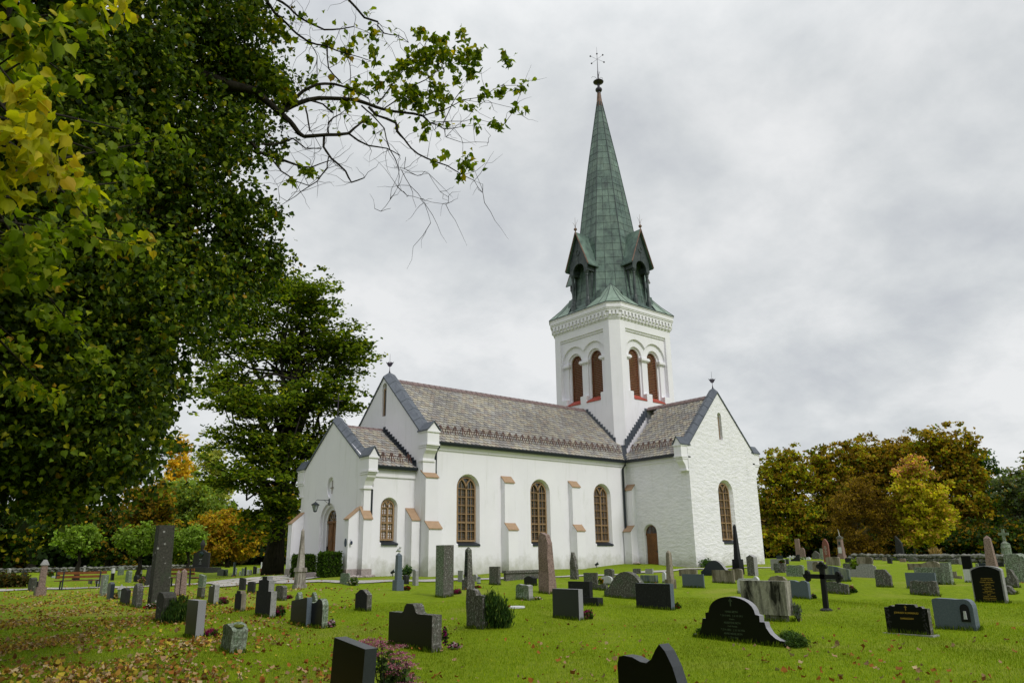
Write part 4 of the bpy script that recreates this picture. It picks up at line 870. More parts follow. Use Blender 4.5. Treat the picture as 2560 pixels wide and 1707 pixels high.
PRF = dict(
    flat=B0 + [(1, 1), (0, 1)], rough=B0 + [(1.0, .55), (.98, .96), (.82, 1.02), (.5, .98), (.2, 1.03), (.03, .97), (-.02, .5)],
    seg=B0 + arcp(0, 1, 1.0, 1.14), round=B0 + arcp(0, 1, .72, 1.08), full=B0 + arcp(0, 1, .55, 1.05), gable=B0 + [(1, 1), (.5, 1.13), (0, 1)], lowgable=B0 + [(1, .93), (.62, 1.2), (.38, 1.2), (0, .93)],
    slope=B0 + [(1, .9), (.5, 1.0), (0, 1.02)], pent=B0 + [(1, .86), (.75, 1.0), (.25, 1.04), (0, .9)],
    wave=B0 + [(1, 1), (.85, 1.03), (.7, .97), (.5, .92), (.3, .97), (.15, .95), (0, .88)], wave2=B0 + [(1, .80), (.93, .93), (.8, 1.0), (.66, .98), (.55, .88), (.35, .83), (.12, .86), (0, .82)],
    slantl=B0 + [(1, 1.0), (.96, 1.01), (.4, .92), (.03, .87), (0, .85)], gothic=B0 + [(1, .72), (.98, .80), (.88, .90), (.72, .97), (.5, 1.04), (.28, .97), (.12, .90), (.02, .80), (0, .72)],
    bell=B0 + [(1, .27), (.93, .33), (.86, .48), (.79, .68), (.70, .86), (.60, .97), (.5, 1.0), (.40, .97), (.30, .86), (.21, .68), (.14, .48), (.07, .33), (0, .27)],
    bump=B0 + [(1, 1), (.68, 1), (.63, 1.05), (.60, 1.2), (.56, 1.27), (.42, 1.27), (.38, 1.2), (.35, 1.05), (.31, 1), (0, 1)],
    step=B0 + [(1, .86), (.82, .86), (.82, .93), (.78, 1.0), (.22, 1.0), (.18, .93), (.18, .86), (0, .86)],
    crosstop=B0 + [(1, .64), (.80, .64), (.80, .90), (.66, .92), (.66, 1.0), (.34, 1.0), (.34, .92), (.12, .9), (.12, .64), (0, .64)],
    ornate=B0 + [(1, .70), (.92, .80), (.86, .95), (.80, 1.0), (.62, 1.04), (.5, 1.10), (.38, 1.04), (.2, 1.0), (.13, .95), (.09, .8), (0, .70)],
    twohump=B0 + [(1, .86), (.95, .95), (.85, 1.0), (.72, 1.0), (.63, .93), (.55, .93), (.4, 1.0), (.15, 1.02), (.03, .98), (0, .9)], curve=B0 + [(1, .86), (.8, .93), (.6, 1.02), (.4, 1.1), (.2, 1.12), (.05, 1.1), (0, 1.04)],
    cutr=B0 + [(1, .66), (.93, .70), (.70, .98), (.62, 1.0), (.14, 1.0), (0, .94)], spike=B0 + [(1.0, .1), (.93, .38), (.80, .62), (.62, .84), (.45, .99), (.34, 1.0), (.22, .86), (.04, .64), (.0, .4)],
    swoop=B0 + [(1, .50), (.95, .66), (.87, .83), (.77, .95), (.69, 1.0), (.63, .955), (.55, .87), (.47, .835), (.38, .84), (.25, .87), (.10, .875), (.03, .86), (0, .80)],
    rcorner=B0 + [(1, .72), (.985, .83), (.95, .92), (.89, .98), (.8, 1.0), (.6, .985), (.4, 1.0), (.1, 1.01), (.02, .98), (0, .93)],
    mainarch=[(0, 0), (1, 0), (1, .12), (.955, .13), (.91, .17), (.86, .26), (.825, .38), (.815, .49), (.765, .49), (.765, .62), (.725, .64)] + [(.465 + .255 * math.cos(t), .66 + .34 * math.sin(t)) for t in [math.pi * k / 14 for k in range(1, 14)]] + [(.205, .64), (.165, .62), (.165, .49), (.125, .49), (.115, .38), (.10, .26), (.08, .18), (.04, .13), (0, .12)],
    scroll=B0 + [(1, 1.0), (.90, 1.0), (.88, 1.05), (.84, 1.075), (.80, 1.05), (.775, 1.03), (.74, 1.05), (.72, 1.13), (.28, 1.13), (.26, 1.05), (.225, 1.03), (.20, 1.05), (.16, 1.075), (.12, 1.05), (.10, 1.0), (0, 1.0)],
    shoulder=B0 + [(1, .42), (.9, .60), (.78, .80), (.70, .96), (.55, 1.0), (.36, .98), (.30, .8), (.26, .6), (.02, .52), (0, .4)], humps=B0 + [(1, .82), (.88, .92), (.80, .9), (.72, .98), (.6, 1.0), (.1, 1.0), (0, .96)],
    halfbell=B0 + [(1, .95), (.9, 1.0), (.78, .98), (.66, .85), (.52, .55), (.35, .38), (.12, .32), (0, .25)], dome=B0 + arcp(0, 1, .3, 1.0, 12), skew=B0 + [(1, .30), (.75, .50), (.55, .95), (.12, 1.0), (0, .85)],
)
STN = {}
def slabpiece(bm, w, t, H, prof, z0=0.0, tt=1.0, y0=0.0, bev=.012, wt=1.0):
    """local frame: x east (thickness from 0 to t), y north (width from 0 to w; 0 = near corner), z up.  s=0 is the north end"""
    f = [(w * (1 - s) + y0, z0 + h * H) for s, h in prof]; zm = max(z for _, z in f) or 1
    def th(z): return t * (1 - (1 - tt) * max(0, (z - z0) / (zm - z0)))
    cy = y0 + w / 2
    def yy(y, z): return cy + (y - cy) * (1 - (1 - wt) * (z - z0) / (zm - z0))
    A = [bm.verts.new((0, yy(y, z), z)) for y, z in f]; B = [bm.verts.new((th(z), yy(y, z), z)) for y, z in f]; n = len(A)
    fa = bm.faces.new(A); bm.faces.new(B[::-1])
    for i in range(n): bm.faces.new((A[i], B[i], B[(i + 1) % n], A[(i + 1) % n]))
def roughen(o, amt, cuts=2, sc=3.0):
    bm = bmesh.new(); bm.from_mesh(o.data); bmesh.ops.triangulate(bm, faces=bm.faces); 
    for _ in range(cuts):
        es = [e for e in bm.edges if e.calc_length() > .10]; bmesh.ops.subdivide_edges(bm, edges=es, cuts=1); bmesh.ops.triangulate(bm, faces=[f for f in bm.faces if len(f.verts) > 3])
    s = random.random() * 50
    for v in bm.verts: v.co += Vector(noise.noise_vector(v.co * sc + Vector((s, s, s)))) * amt + Vector(noise.noise_vector(v.co * sc * 3 + Vector((s, 0, s)))) * amt * .45
    bm.to_mesh(o.data); bm.free()
def slab(z, xl, xm, xr, yb, yt, prof, mat, label, name='gravestone', cat='gravestone', lean=0, tilt=0, rough=0, tt=1.0, wt=1.0, H=None, wmax=3.5, tmax=1.6, group=None, sink=.25, smat=None, z0=0.0):
    X = zx; k = gp(X(z, xm), zy(z, yb)); w = solve(lambda q: -proj(k + np.array([0, -q, 0]))[0], -X(z, xl), .05, wmax); t = solve(lambda q: proj(k + np.array([q, 0, 0]))[0], X(z, xr), .03, tmax)
    if H is None: H = solve(lambda q: -proj(k + np.array([0, 0, q]))[1], -zy(z, yt), .05, 8)
    bm = bmesh.new(); p = PRF[prof] if isinstance(prof, str) else prof
    p = [(s, (h if h > 0 else -sink / H)) for s, h in p]
    slabpiece(bm, w, t, H, p, z0=z0, tt=tt, wt=wt)
    o = fin(bm, name, mat if smat is None else [mat, smat], bevel=(.012 if not rough else 0))
    if smat:
        for f in o.data.polygons:
            if f.normal.x > -.5: f.material_index = 1  # all but the west face: sides partly painted lighter as if lit
    if rough: roughen(o, rough)
    o.location = V(k[0], k[1], k[2]); o.rotation_euler = (lean, tilt, 0)
    setp(o, label, cat, group); STN[label] = (o, w, t, H, k); return o
def sub(o, bm, name, mat, **k2): return fin(bm, name, mat, o, **k2)
def stack(z, xc, yb, tiers, label, mat, name='gravestone', cat='gravestone', asp=1.0, lean=0, tilt=0, rough=0, seg=4, group=None, names=None, bev=.01):
    """tiers: (px width bottom, px width top, px y top[, mat])"""
    k = gp(zx(z, xc), zy(z, yb)); dist = proj(k)[2]; d = np.array([k[0] - CP[0], k[1] - CP[1]]); d /= np.hypot(*d); a = abs(d[1]) * asp + abs(d[0]); sc = ZM[z][2]
    hw = lambda px: px / sc * dist / FPX / a / 2
    c = k + np.array([d[0], d[1], 0]) * hw(tiers[0][0]); root = None; zb = -.2; parts = []
    for i, tr in enumerate(tiers):
        wb, wt_, yt = tr[:3]; mt = tr[3] if len(tr) > 3 else mat
        zt = solve(lambda q: -proj(c + np.array([0, 0, q]))[1], -zy(z, yt), .02, 9)
        bm = bmesh.new(); x0, y0 = hw(wb) * asp, hw(wb); x1, y1 = max(.004, hw(wt_) * asp), max(.004, hw(wt_))
        if seg == 4:
            A = [bm.verts.new((sx * x0, sy * y0, zb)) for sx, sy in ((-1, -1), (1, -1), (1, 1), (-1, 1))]; B = [bm.verts.new((sx * x1, sy * y1, zt)) for sx, sy in ((-1, -1), (1, -1), (1, 1), (-1, 1))]
            bm.faces.new(A[::-1]); bm.faces.new(B); [bm.faces.new((A[q], A[(q + 1) % 4], B[(q + 1) % 4], B[q])) for q in range(4)]
        else: lathe(bm, (0, 0, 0), [(x0, zb), (x1, zt)], seg)
        nm = name if i == 0 else ((names[i] if names else None) or ('plinth' if i < len(tiers) - 2 else ('shaft' if i == len(tiers) - 2 else 'cap')))
        o = fin(bm, nm, mt, root, bevel=bev if min(x1, y1) > .03 else 0)
        if rough: roughen(o, rough)
        if root is None: root = o; root.location = V(c[0], c[1], c[2]); root.rotation_euler = (lean, tilt, 0); setp(root, label, cat, group)
        zb = zt + (.0015 if 0 else 0)
    STN[label] = (root, hw(tiers[0][0]) * 2, 0, zt, c); return root
def textmesh(lines, size, font_mat, parent, x, yc, ztop, gapf=1.5, width=1.0, name='inscription'):
    """lines centred on y=yc facing -x, one mesh"""
    bm = bmesh.new()
    for i, (s, k) in enumerate(lines):
        cu = bpy.data.curves.new('t', 'FONT'); cu.body = s; cu.size = size * k; cu.align_x = 'CENTER'; cu.extrude = .0015; cu.offset = size * .012; cu.resolution_u = 2
        ob = bpy.data.objects.new('t', cu); COL.objects.link(ob); dg = bpy.context.evaluated_depsgraph_get(); me = ob.evaluated_get(dg).to_mesh()
        M = Matrix(((0, 0, -1, x), (-1 * width, 0, 0, yc), (0, 1, 0, ztop - sum(size * gapf * q[1] for q in lines[:i + 1])), (0, 0, 0, 1)))
        nb_ = bmesh.new(); nb_.from_mesh(me); nb_.transform(M); mm = bpy.data.meshes.new('q'); nb_.to_mesh(mm); nb_.free(); bm.from_mesh(mm); bpy.data.objects.remove(ob, do_unlink=True)
    return fin(bm, name, font_mat, parent)
def crossmark(parent, x, yc, zc_, h, mat, name='cross_mark'):
    bm = bmesh.new(); w = h * .06
    for (y0, y1, z0, z1) in ((-w, w, -h * .5, h * .5), (-h * .28, h * .28, h * .12, h * .12 + w * 2)):
        A = [bm.verts.new((x - .001 * 0, yc + a, zc_ + b_)) for a, b_ in ((y0, z0), (y1, z0), (y1, z1), (y0, z1))]; B = [bm.verts.new((x - .004, yc + a, zc_ + b_)) for a, b_ in ((y0, z0), (y1, z0), (y1, z1), (y0, z1))]
        bm.faces.new(B); [bm.faces.new((A[q], A[(q + 1) % 4], B[(q + 1) % 4], B[q])) for q in range(4)]
    return fin(bm, name, mat, parent)
# ------------------------------------------------------------ the graves: left of the porch
stack('L1', 905, 985, [(235, 225, 785), (150, 142, 290, 'st_pink'), (190, 180, 268, 'st_grey'), (178, 70, 165, 'st_grey')], 'pinkish granite pillar with a pale pointed cap, left of the wooden bench', 'st_pink', names=[0, 'shaft', 'cap', 'cap_top'])
slab('L1', 620, 680, 810, 880, 605, 'gable', 'st_spotted', 'short lichen stone with a pale cap just left of the pinkish pillar')
slab('L1', 745, 790, 860, 975, 660, 'flat', 'st_black', 'small black stone tucked against the left foot of the pinkish pillar')
slab('L1', 475, 560, 600, 615, 440, 'gable', 'st_black_rough', 'dark leaning stone beyond the low clipped hedge at far left', lean=.03)
slab('L1', 145, 185, 235, 545, 365, 'slope', 'st_grey', 'narrow pale stone before the dry wall at the far left edge')
slab('L1', 1245, 1288, 1345, 600, 400, 'round', 'st_dark', 'dark round-topped stone behind the left end of the bench')
stack('L1', 1900, 475, [(90, 85, 440), (52, 46, 330), (72, 60, 300)], 'small pale urn-topped pillar near the dry wall above the bench', 'st_grey', seg=8)
slab('L1', 2110, 2150, 2205, 460, 380, 'flat', 'st_dark', 'tiny square stone right of the urn-topped pillar by the wall')
slab('L1', 1140, 1235, 1245, 585, 535, 'flat', 'st_white', 'low white block in the grass left of the bench')
slab('L2', 430, 482, 600, 1165, 690, 'flat', 'st_grey', 'pale green rectangular stone at the right end of the bench', smat='st_lichen_green')
slab('L2', 590, 660, 752, 1248, 900, 'gable', 'st_navy', 'dark navy polished stone with pointed top beside a yellow bouquet')
slab('L2', 890, 1022, 1112, 1385, 1040, 'gable', 'st_dark', 'dark pointed stone between navy stone and tall grey stone', lean=.04)
slab('L2', 1155, 1255, 1392, 1440, 905, 'gothic', 'st_lichen', 'tall narrow stone with a bright lichen side, left of the giant slab')
slab('Z1', 1258, 1290, 1448, 925, 212, 'flat', 'st_spotted', 'giant upright lichen-spotted slab, tallest stone on the left', sink=.4, tt=.86, tmax=2.5)
slab('Z1', 1325, 1385, 1495, 1055, 800, 'pent', 'st_spotted', 'stocky lichen stone with an evergreen bush at its right side')
slab('Z1', 1580, 1672, 1742, 1188, 860, 'flat', 'st_black', 'tall clean-cut black slab with light grey sides, leaning slightly', smat='st_lit_side')
stack('Z1', 1512, 815, [(46, 34, 622), (34, 3, 598)], 'thinner of the two pinkish pointed stones between the benches', 'st_pink', names=[0, 'cap'])
stack('Z1', 1560, 815, [(68, 50, 612), (50, 4, 585)], 'broader of the two pinkish pointed stones, before the right bench', 'st_pink', names=[0, 'cap'])
stack('L2', 722, 818, [(80, 74, 650, 'st_black'), (82, 78, 537, 'st_white')], 'black stone with a white square top behind the right bench end', 'st_black', asp=.5, names=[0, 'cap'])
slab('L2', 842, 880, 985, 700, 530, 'round', 'st_lichen_green', 'pale mossy stone in the lawn behind the white-topped stone')
slab('L2', 1015, 1088, 1158, 862, 625, 'seg', 'st_lichen_green', 'greenish slab on a thin base beside a small black round stone')
slab('L2', 1200, 1275, 1338, 850, 710, 'round', 'st_black_rough', 'small black round stone right of the greenish slab')
stack('L2', 1365, 775, [(52, 50, 665, 'st_black'), (54, 48, 585, 'st_white')], 'thin black post with a small white top beyond the path', 'st_black', names=[0, 'cap'])
stack('L2', 1540, 925, [(200, 105, 505)], 'dark olive wedge of stone half hidden behind the giant slab', 'st_dark')
slab('L2', 178, 222, 275, 895, 790, 'flat', 'st_polished_grey', 'small dark stone seen through the bench, the left one of two')
slab('L2', 335, 380, 432, 895, 790, 'flat', 'st_grey', 'small greyish stone seen through the bench, the right one of two')
slab('L2', 300, 345, 395, 625, 560, 'flat', 'st_dark', 'tiny dark stone above the bench back near the wall')
# monument with portrait
mo = slab('L3', 155, 455, 490, 858, 575, B0 + [(1, 1), (.82, 1.05), (.66, 1.2), (.5, 1.23), (.34, 1.2), (.18, 1.05), (0, 1)], 'st_dark', 'large dark monument with bronze portrait and a stone flame on top', cat='monument', name='monument', wmax=6, sink=.05)
_, w, t, H, k = STN['large dark monument with bronze portrait and a stone flame on top']
bm = bmesh.new(); bmesh.ops.create_uvsphere(bm, u_segments=16, v_segments=10, radius=1, matrix=Matrix.Translation((-.02, w * .48, H * .93)) @ Matrix.Diagonal((.08, w * .15, H * .19, 1))); bmesh.ops.create_uvsphere(bm, u_segments=12, v_segments=8, radius=1, matrix=Matrix.Translation((-.08, w * .48, H * .98)) @ Matrix.Diagonal((.07, w * .07, H * .10, 1))); sub(mo, bm, 'portrait_medallion', 'st_bronze', smooth=True)
bm = bmesh.new(); lathe(bm, (t / 2, w * .5, H * 1.22), [(.16, 0), (.10, .06), (.12, .10), (.22, .38), (.24, .52), (.16, .72), (.03, .92)], 10); sub(mo, bm, 'flame', 'st_dark', smooth=True)
textmesh([('HANS ANDERSEN', 1), ('FOSS', .9), ('1851 - 1923', .8), ('REIST AV VENNER', .8)], H * .085, 'white_paint', mo, -.002, w * .5, H * .66)
bm = bmesh.new(); A = [(-.7, -1.6, -.5), (t + .5, -1.6, -.5), (t + .5, w + .3, -.5), (-.7, w + .3, -.5)]
vs_ = [bm.verts.new(a) for a in A] + [bm.verts.new((a[0], a[1], -.001)) for a in A]; [bm.faces.new([vs_[i] for i in q]) for q in ((0, 1, 2, 3), (4, 5, 6, 7), (0, 1, 5, 4), (1, 2, 6, 5), (2, 3, 7, 6), (3, 0, 4, 7))]; sub(mo, bm, 'base', 'st_dark'); mo.location.z += .42
slab('L3', 275, 370, 428, 1150, 935, [(0, 0), (1, 0), (1, .92), (1.03, .94), (1.03, 1.0), (-.03, 1.16), (-.03, 1.1), (0, 1.08)], 'st_lichen_green', 'pale green stone with a slanting slab cap left of the path')
slab('Z2', 482, 523, 555, 795, 690, 'flat', 'st_black', 'short square black stone below the slant-capped green stone', smat='st_lichen')
slab('Z2', 582, 635, 680, 855, 668, 'wave', 'st_black', 'dark wavy-topped stone with pale side left of a heather clump', smat='st_grey')
slab('Z2', 825, 885, 930, 912, 722, 'step', 'st_black_rough', 'dark stone with a stepped top beside orange flowers', smat='st_tan')
slab('Z2', 1015, 1152, 1205, 975, 590, 'crosstop', 'st_black_rough', 'big dark family stone with a stepped cross-shaped top', smat='st_grey')
slab('Z2', 868, 915, 934, 715, 603, 'slope', 'st_dark', 'thin dark stone just behind the stepped-top stone')
slab('Z2', 945, 1002, 1022, 745, 650, 'seg', 'st_dark', 'dark round-shouldered stone left of the cross-topped family stone')
slab('Z2', 1200, 1270, 1308, 812, 690, 'seg', 'st_lichen', 'round-topped lichen slab right of the cross-topped family stone')
slab('Z2', 1340, 1484, 1530, 1058, 785, 'slantl', 'st_black', 'black slab with a sloping top, left half of an overlapping pair', smat='st_blue')
slab('Z2', 1497, 1630, 1684, 1070, 795, 'wave2', 'st_black', 'black slab with a curved peak, right half of an overlapping pair', smat='st_lichen_green')
slab('Z2', 1385, 1428, 1465, 850, 735, 'spike', 'st_lichen_green', 'pointed green stone rising behind the left slab of the pair', rough=.02)
slab('Z2', 1528, 1575, 1600, 850, 738, 'spike', 'st_lichen_green', 'pointed green stone rising behind the curved slab of the pair', rough=.02)
slab('Z2', 700, 792, 940, 1298, 1060, 'pent', 'st_lichen_green', 'squat leaning mossy stump of stone in the leafy foreground', lean=.14, rough=.025, wmax=1.2)
_, w, t, H, k = STN['squat leaning mossy stump of stone in the leafy foreground']; o_ = STN['squat leaning mossy stump of stone in the leafy foreground'][0]
bm = bmesh.new(); bmesh.ops.create_icosphere(bm, subdivisions=3, radius=1, matrix=Matrix.Translation((t * .5, w * .3, H * 1.0)) @ Matrix.Diagonal((t * .3, w * .25, .03, 1))); mo_ = sub(o_, bm, 'moss_patch', 'moss', smooth=True); roughen(mo_, .02, 0, 9)
slab('Z2', 1797, 1880, 1892, 672, 560, 'rough', 'st_lichen_green', 'pale lichen block at the corner of the porch steps', rough=.02)
stack('Z2', 1427, 700, [(134, 130, 662), (106, 98, 545), (122, 112, 508), (74, 28, 170), (28, 2, 147)], 'tall stained marble obelisk in front of the church porch', 'st_marble', names=[0, 'pedestal', 'moulding', 'shaft', 'tip'])
# small stones beyond the path, before the big dark tree
for x0, x1, x2, yb_, yt_, m_, lb in ((505, 535, 560, 865, 795, 'st_lichen_green', 'small pale stone beside the right end of the monument base'), (645, 770, 790, 935, 815, 'st_polished_grey', 'low dark basin-shaped stone right of the monument'), (788, 840, 858, 935, 818, 'st_lichen_green', 'small green and black stone right of the basin-shaped one'),
                                  (1120, 1160, 1185, 930, 800, 'st_lichen_green', 'small mossy stone beyond the path, left of a black one'), (1178, 1205, 1218, 930, 775, 'st_black_rough', 'narrow black stone beyond the path beside a mossy one'), (1345, 1395, 1420, 900, 745, 'st_dark', 'dark green slanting stone beyond the path near the big tree'),
                                  (1225, 1262, 1285, 915, 815, 'st_white', 'white stone between the black and slanting stones beyond the path'), (1425, 1455, 1475, 885, 790, 'st_white', 'white stone left of the thin red-based post'), (1000, 1022, 1035, 900, 790, 'st_white', 'narrow white stone right of the green post stone'),
                                  (1288, 1312, 1328, 908, 825, 'st_grey', 'faint grey stone in the far row beyond the path'), (1080, 1100, 1115, 925, 850, 'st_white', 'low whitish stone left of the far mossy one'), (1548, 1575, 1592, 860, 800, 'st_grey', 'small grey stone at the left foot of the big tree')):
    slab('L3', x0, x1, x2, yb_, yt_, 'slope' if 'slant' in lb else 'seg', m_, lb)
stack('L3', 975, 945, [(85, 80, 905), (50, 44, 665)], 'tall green-grey post stone on a block beyond the path', 'st_blue', names=[0, 'shaft'])
stack('L3', 1507, 858, [(42, 40, 785, 'st_red'), (34, 22, 660, 'st_white')], 'thin pale post on a reddish base near the big tree', 'st_red', names=[0, 'shaft'])
# ------------------------------------------------------------ centre
slab('Z3', 172, 280, 325, 910, 745, 'lowgable', 'st_black_rough', 'small dark stone with clipped shoulders alone on the lawn', smat='st_lichen')
slab('Z3', 478, 878, 968, 1290, 945, 'bump', 'st_black', 'wide black family stone with a raised centre block, seen from behind', smat='st_lichen')
_f = slab('Z3', -105, 185, 300, 2230, 1400, 'flat', 'st_black', 'black leaning slab at the bottom edge beside the pink flowers', lean=.10, H=.86, smat='st_polished_grey')
stack('Z3', 569, 720, [(107, 105, 620), (69, 60, 395), (60, 8, 372)], 'slender blue-grey pillar on a square base near the porch', 'st_blue', names=[0, 'shaft', 'cap'])
slab('Z3', 610, 640, 670, 660, 585, 'gable', 'st_dark', 'little dark stone right of the slender blue-grey pillar')
slab('Z3', 700, 730, 757, 675, 525, 'slope', 'st_grey', 'thin pale grey slab near the nave wall by a green shrub')
slab('Z3', 912, 985, 1078, 785, 300, 'flat', 'st_lichen_green', 'tall square lichen pillar-slab in front of the nave wall', smat='st_lichen', tmax=2)
st_ = stack('Z3', 1215, 710, [(124, 118, 618), (84, 62, 345), (62, 8, 318)], 'dark obelisk with inscription lines on a pale block', 'st_lichen', names=[0, 'shaft', 'cap'])
_, w, t, H, k = STN['dark obelisk with inscription lines on a pale block']
bm = bmesh.new(); A = [bm.verts.new(p) for p in ((-w * .345, -w * .22, H * .30), (-w * .345, w * .22, H * .30), (-w * .262, w * .17, H * .88), (-w * .262, -w * .17, H * .88))]; bm.faces.new(A); bmesh.ops.solidify(bm, geom=bm.faces[:], thickness=.01); fin(bm, 'dark_face', 'st_black', st_)
_t = textmesh([('NILS', 1), ('BERG', 1), ('1842', .8), ('1911', .8), ('ANNA', 1), ('BERG', 1), ('1850', .8), ('1924', .8)], H * .045, 'faint_paint', st_, 0, 0, 0, 1.35); _t.location = (-w * .275, 0, H * .84); _t.rotation_euler = (0, math.atan2(w * .083, H * .58), 0)
slab('Z3', 1118, 1160, 1170, 640, 535, 'flat', 'st_grey', 'grey slab peeking out left of the dark obelisk')
slab('Z3', 1255, 1290, 1306, 635, 575, 'round', 'st_grey', 'small rounded grey stone right of the dark obelisk')
slab('Z3', 1407, 1492, 1512, 670, 498, 'flat', 'st_lichen', 'upright lichen slab with flat top before the nave wall')
tb = slab('Z3', 1540, 1562, 1880, 632, 560, 'flat', 'st_lichen', 'long low stone table tomb along the nave wall', cat='tomb', name='table_tomb', tmax=6)
_, w, t, H, k = STN['long low stone table tomb along the nave wall']
bm = bmesh.new(); q = [(-.06, -.06), (t + .06, -.06), (t + .06, w + .06), (-.06, w + .06)]; vs_ = [bm.verts.new((a, b_, H + .002)) for a, b_ in q] + [bm.verts.new((a, b_, H + .12)) for a, b_ in q]; [bm.faces.new([vs_[i] for i in f_]) for f_ in ((0, 1, 2, 3), (4, 5, 6, 7), (0, 1, 5, 4), (1, 2, 6, 5), (2, 3, 7, 6), (3, 0, 4, 7))]; sub(tb, bm, 'lid', 'st_lichen')
slab('Z3', 1727, 1812, 1847, 675, 600, 'lowgable', 'st_black', 'small shiny black stone before the table tomb')
slab('Z3', 1655, 1768, 1808, 812, 668, 'rough', 'st_lichen_green', 'rough pale block of stone left of the pink granite pillar', rough=.03, smat='st_grey')
slab('Z3', 1195, 1345, 1398, 1075, 760, [(0, 0), (1, 0), (1.0, .97), (.85, 1.0), (.62, .98), (.5, 1.12), (.3, 1.17), (.05, 1.15), (0, 1.1)], 'st_lichen', 'mossy broken-topped stone with a juniper bush at its right', rough=.02)
slab('Z4', 322, 412, 492, 750, 205, 'pent', 'st_pink', 'tall rough pink granite pillar tapering to the top', rough=.035, tt=.5, wt=.92, tmax=2, wmax=2.5)
slab('Z4', 450, 692, 732, 995, 707, 'flat', 'st_polished_grey', 'plain dark grey polished slab beside a red heather', smat='st_lit_side')
def footed(z, body, foot, mat, label, prof='flat', **kw):
    o = slab(z, *foot, 'flat', mat, label, **kw); _, w, t, H, k = STN[label]
    X = zx; k2 = k + np.array([.05, -.1, 0]); 
    kk = gp(X(z, body[1]), zy(z, body[3])); kk = np.array([k[0] + t * .2, 0, k[2]]);
    # body near corner lies on the plinth: find v so the corner projects to xm
    v = solve(lambda q: proj(np.array([kk[0], q, k[2] + H]))[0], X(z, body[1]), k[1] - w * 1.0, k[1]); kc = np.array([kk[0], v, k[2] + H])
    wb = solve(lambda q: -proj(kc + np.array([0, -q, 0]))[0], -X(z, body[0]), .05, 3); Hb = solve(lambda q: -proj(kc + np.array([0, 0, q]))[1], -zy(z, body[4]), .05, 5)
    bm = bmesh.new(); slabpiece(bm, wb, t * .6, Hb, PRF[prof]); q = fin(bm, 'headstone', mat, o, bevel=.012); q.location = (kc[0] - k[0], -(kc[1] - k[1]), H); return o
footed('M2', (255, 585, 605, 950, 578), (190, 710, 793, 958, 830), 'st_black_rough', 'dark mossy stone on a long plinth, left of the bell-shaped one')
footed('M2', (492, 695, 718, 690, 440), (440, 835, 870, 715, 625), 'st_lichen', 'lichen-dark stone on a plinth behind, near a white rounded stone')
slab('M2', 757, 925, 945, 628, 500, 'round', 'st_white', 'white rounded headstone in the middle of the lawn')
slab('M2', 812, 935, 972, 560, 400, 'seg', 'st_lichen', 'grey lichen block behind the white rounded headstone')
slab('M2', 810, 1505, 1570, 862, 425, 'bell', 'st_lichen', 'large bell-shaped lichen stone behind a rectangular slab', wmax=4)
slab('M2', 1308, 1850, 1905, 1022, 612, 'flat', 'st_black_rough', 'wide dark rectangular slab with a pale right side', smat='st_blue', wmax=4)
slab('M2', 285, 380, 415, 545, 115, 'spike', 'st_lichen', 'pointed spearhead-shaped lichen stone against the nave wall', rough=.035)
slab('M2', 1252, 1362, 1380, 455, 375, 'flat', 'st_lichen', 'small square stone on the slope, left one of two alike', rough=.015)
slab('M2', 1443, 1555, 1572, 460, 378, 'flat', 'st_grey', 'small square stone on the slope, nearer the brown door', rough=.015)
slab('M2', 1370, 1608, 1645, 602, 478, 'flat', 'st_blue_streak', 'flat greenish-blue slab behind the dark rectangular one')
slab('M2', 1710, 1762, 1780, 600, 440, 'round', 'st_white', 'narrow white stone left of the pinkish-grey obelisk')
stack('Z4', 1533, 700, [(106, 102, 614), (72, 50, 372), (50, 10, 350)], 'pinkish-grey obelisk on a block before the transept door', 'st_tan', names=[0, 'shaft', 'cap'])
slab('M2', 1968, 2235, 2260, 500, 392, 'gable', 'st_tan', 'brown stone with a low pediment top by the transept corner')
slab('Z5', 25, 222, 229, 697, 568, 'flat', 'st_blue', 'plain blue-grey slab in front of the brown pediment stone')
_s = slab('Z4', 1085, 1700, 1790, 2450, 1320, 'swoop', 'st_black', 'black wave-shaped stone cut off by the bottom edge', H=.93, smat='st_polished_grey', wmax=3)
# ------------------------------------------------------------ right
slab('Z5', 195, 445, 470, 580, 440, 'bell', 'st_navy', 'dark blue bell-shaped stone beside the black obelisk', smat='st_grey')
stack('Z5', 540, 570, [(110, 100, 430), (64, 30, 128), (30, 2, 108)], 'polished black obelisk in front of the transept window', 'st_black', names=[0, 'shaft', 'tip'])
slab('Z5', 622, 690, 722, 583, 412, 'gable', 'st_lichen', 'grey pointed pillar stone right of the black obelisk', smat='st_grey')
slab('Z5', 300, 500, 509, 658, 530, 'flat', 'st_tan', 'square brownish-green stone below the black obelisk')
slab('Z5', 480, 572, 587, 625, 530, 'seg', 'st_tan', 'low tan stone behind the square brownish-green one')
slab('Z5', 533, 728, 745, 753, 600, [(0, 0), (1, 0), (1, .9), (.93, 1.05), (.85, 1.08), (.75, .95), (.1, .93), (0, .8)], 'st_white', 'off-white carved stone partly hidden by the stained slab')
sb = slab('Z5', 580, 1000, 1052, 1008, 632, [(0, .15), (1, .15), (1, 1), (0, 1)], 'st_stained', 'wide concrete slab streaked black, raised on a recessed foot', sink=0)
_, w, t, H, k = STN['wide concrete slab streaked black, raised on a recessed foot']
bm = bmesh.new(); slabpiece(bm, w * .45, t * .6, H * .15, [(0, -1), (1, -1), (1, 1), (0, 1)], y0=w * .08); q = sub(sb, bm, 'foot', 'st_stained'); q.location = (t * .2, 0, -.001)
slab('Z5', 815, 975, 992, 680, 590, 'ornate', 'st_tan', 'brown stone with notched shoulders behind the stained slab')
slab('Z5', 985, 1188, 1208, 800, 628, 'twohump', 'st_blue', 'blue-grey slab with a double-humped top')
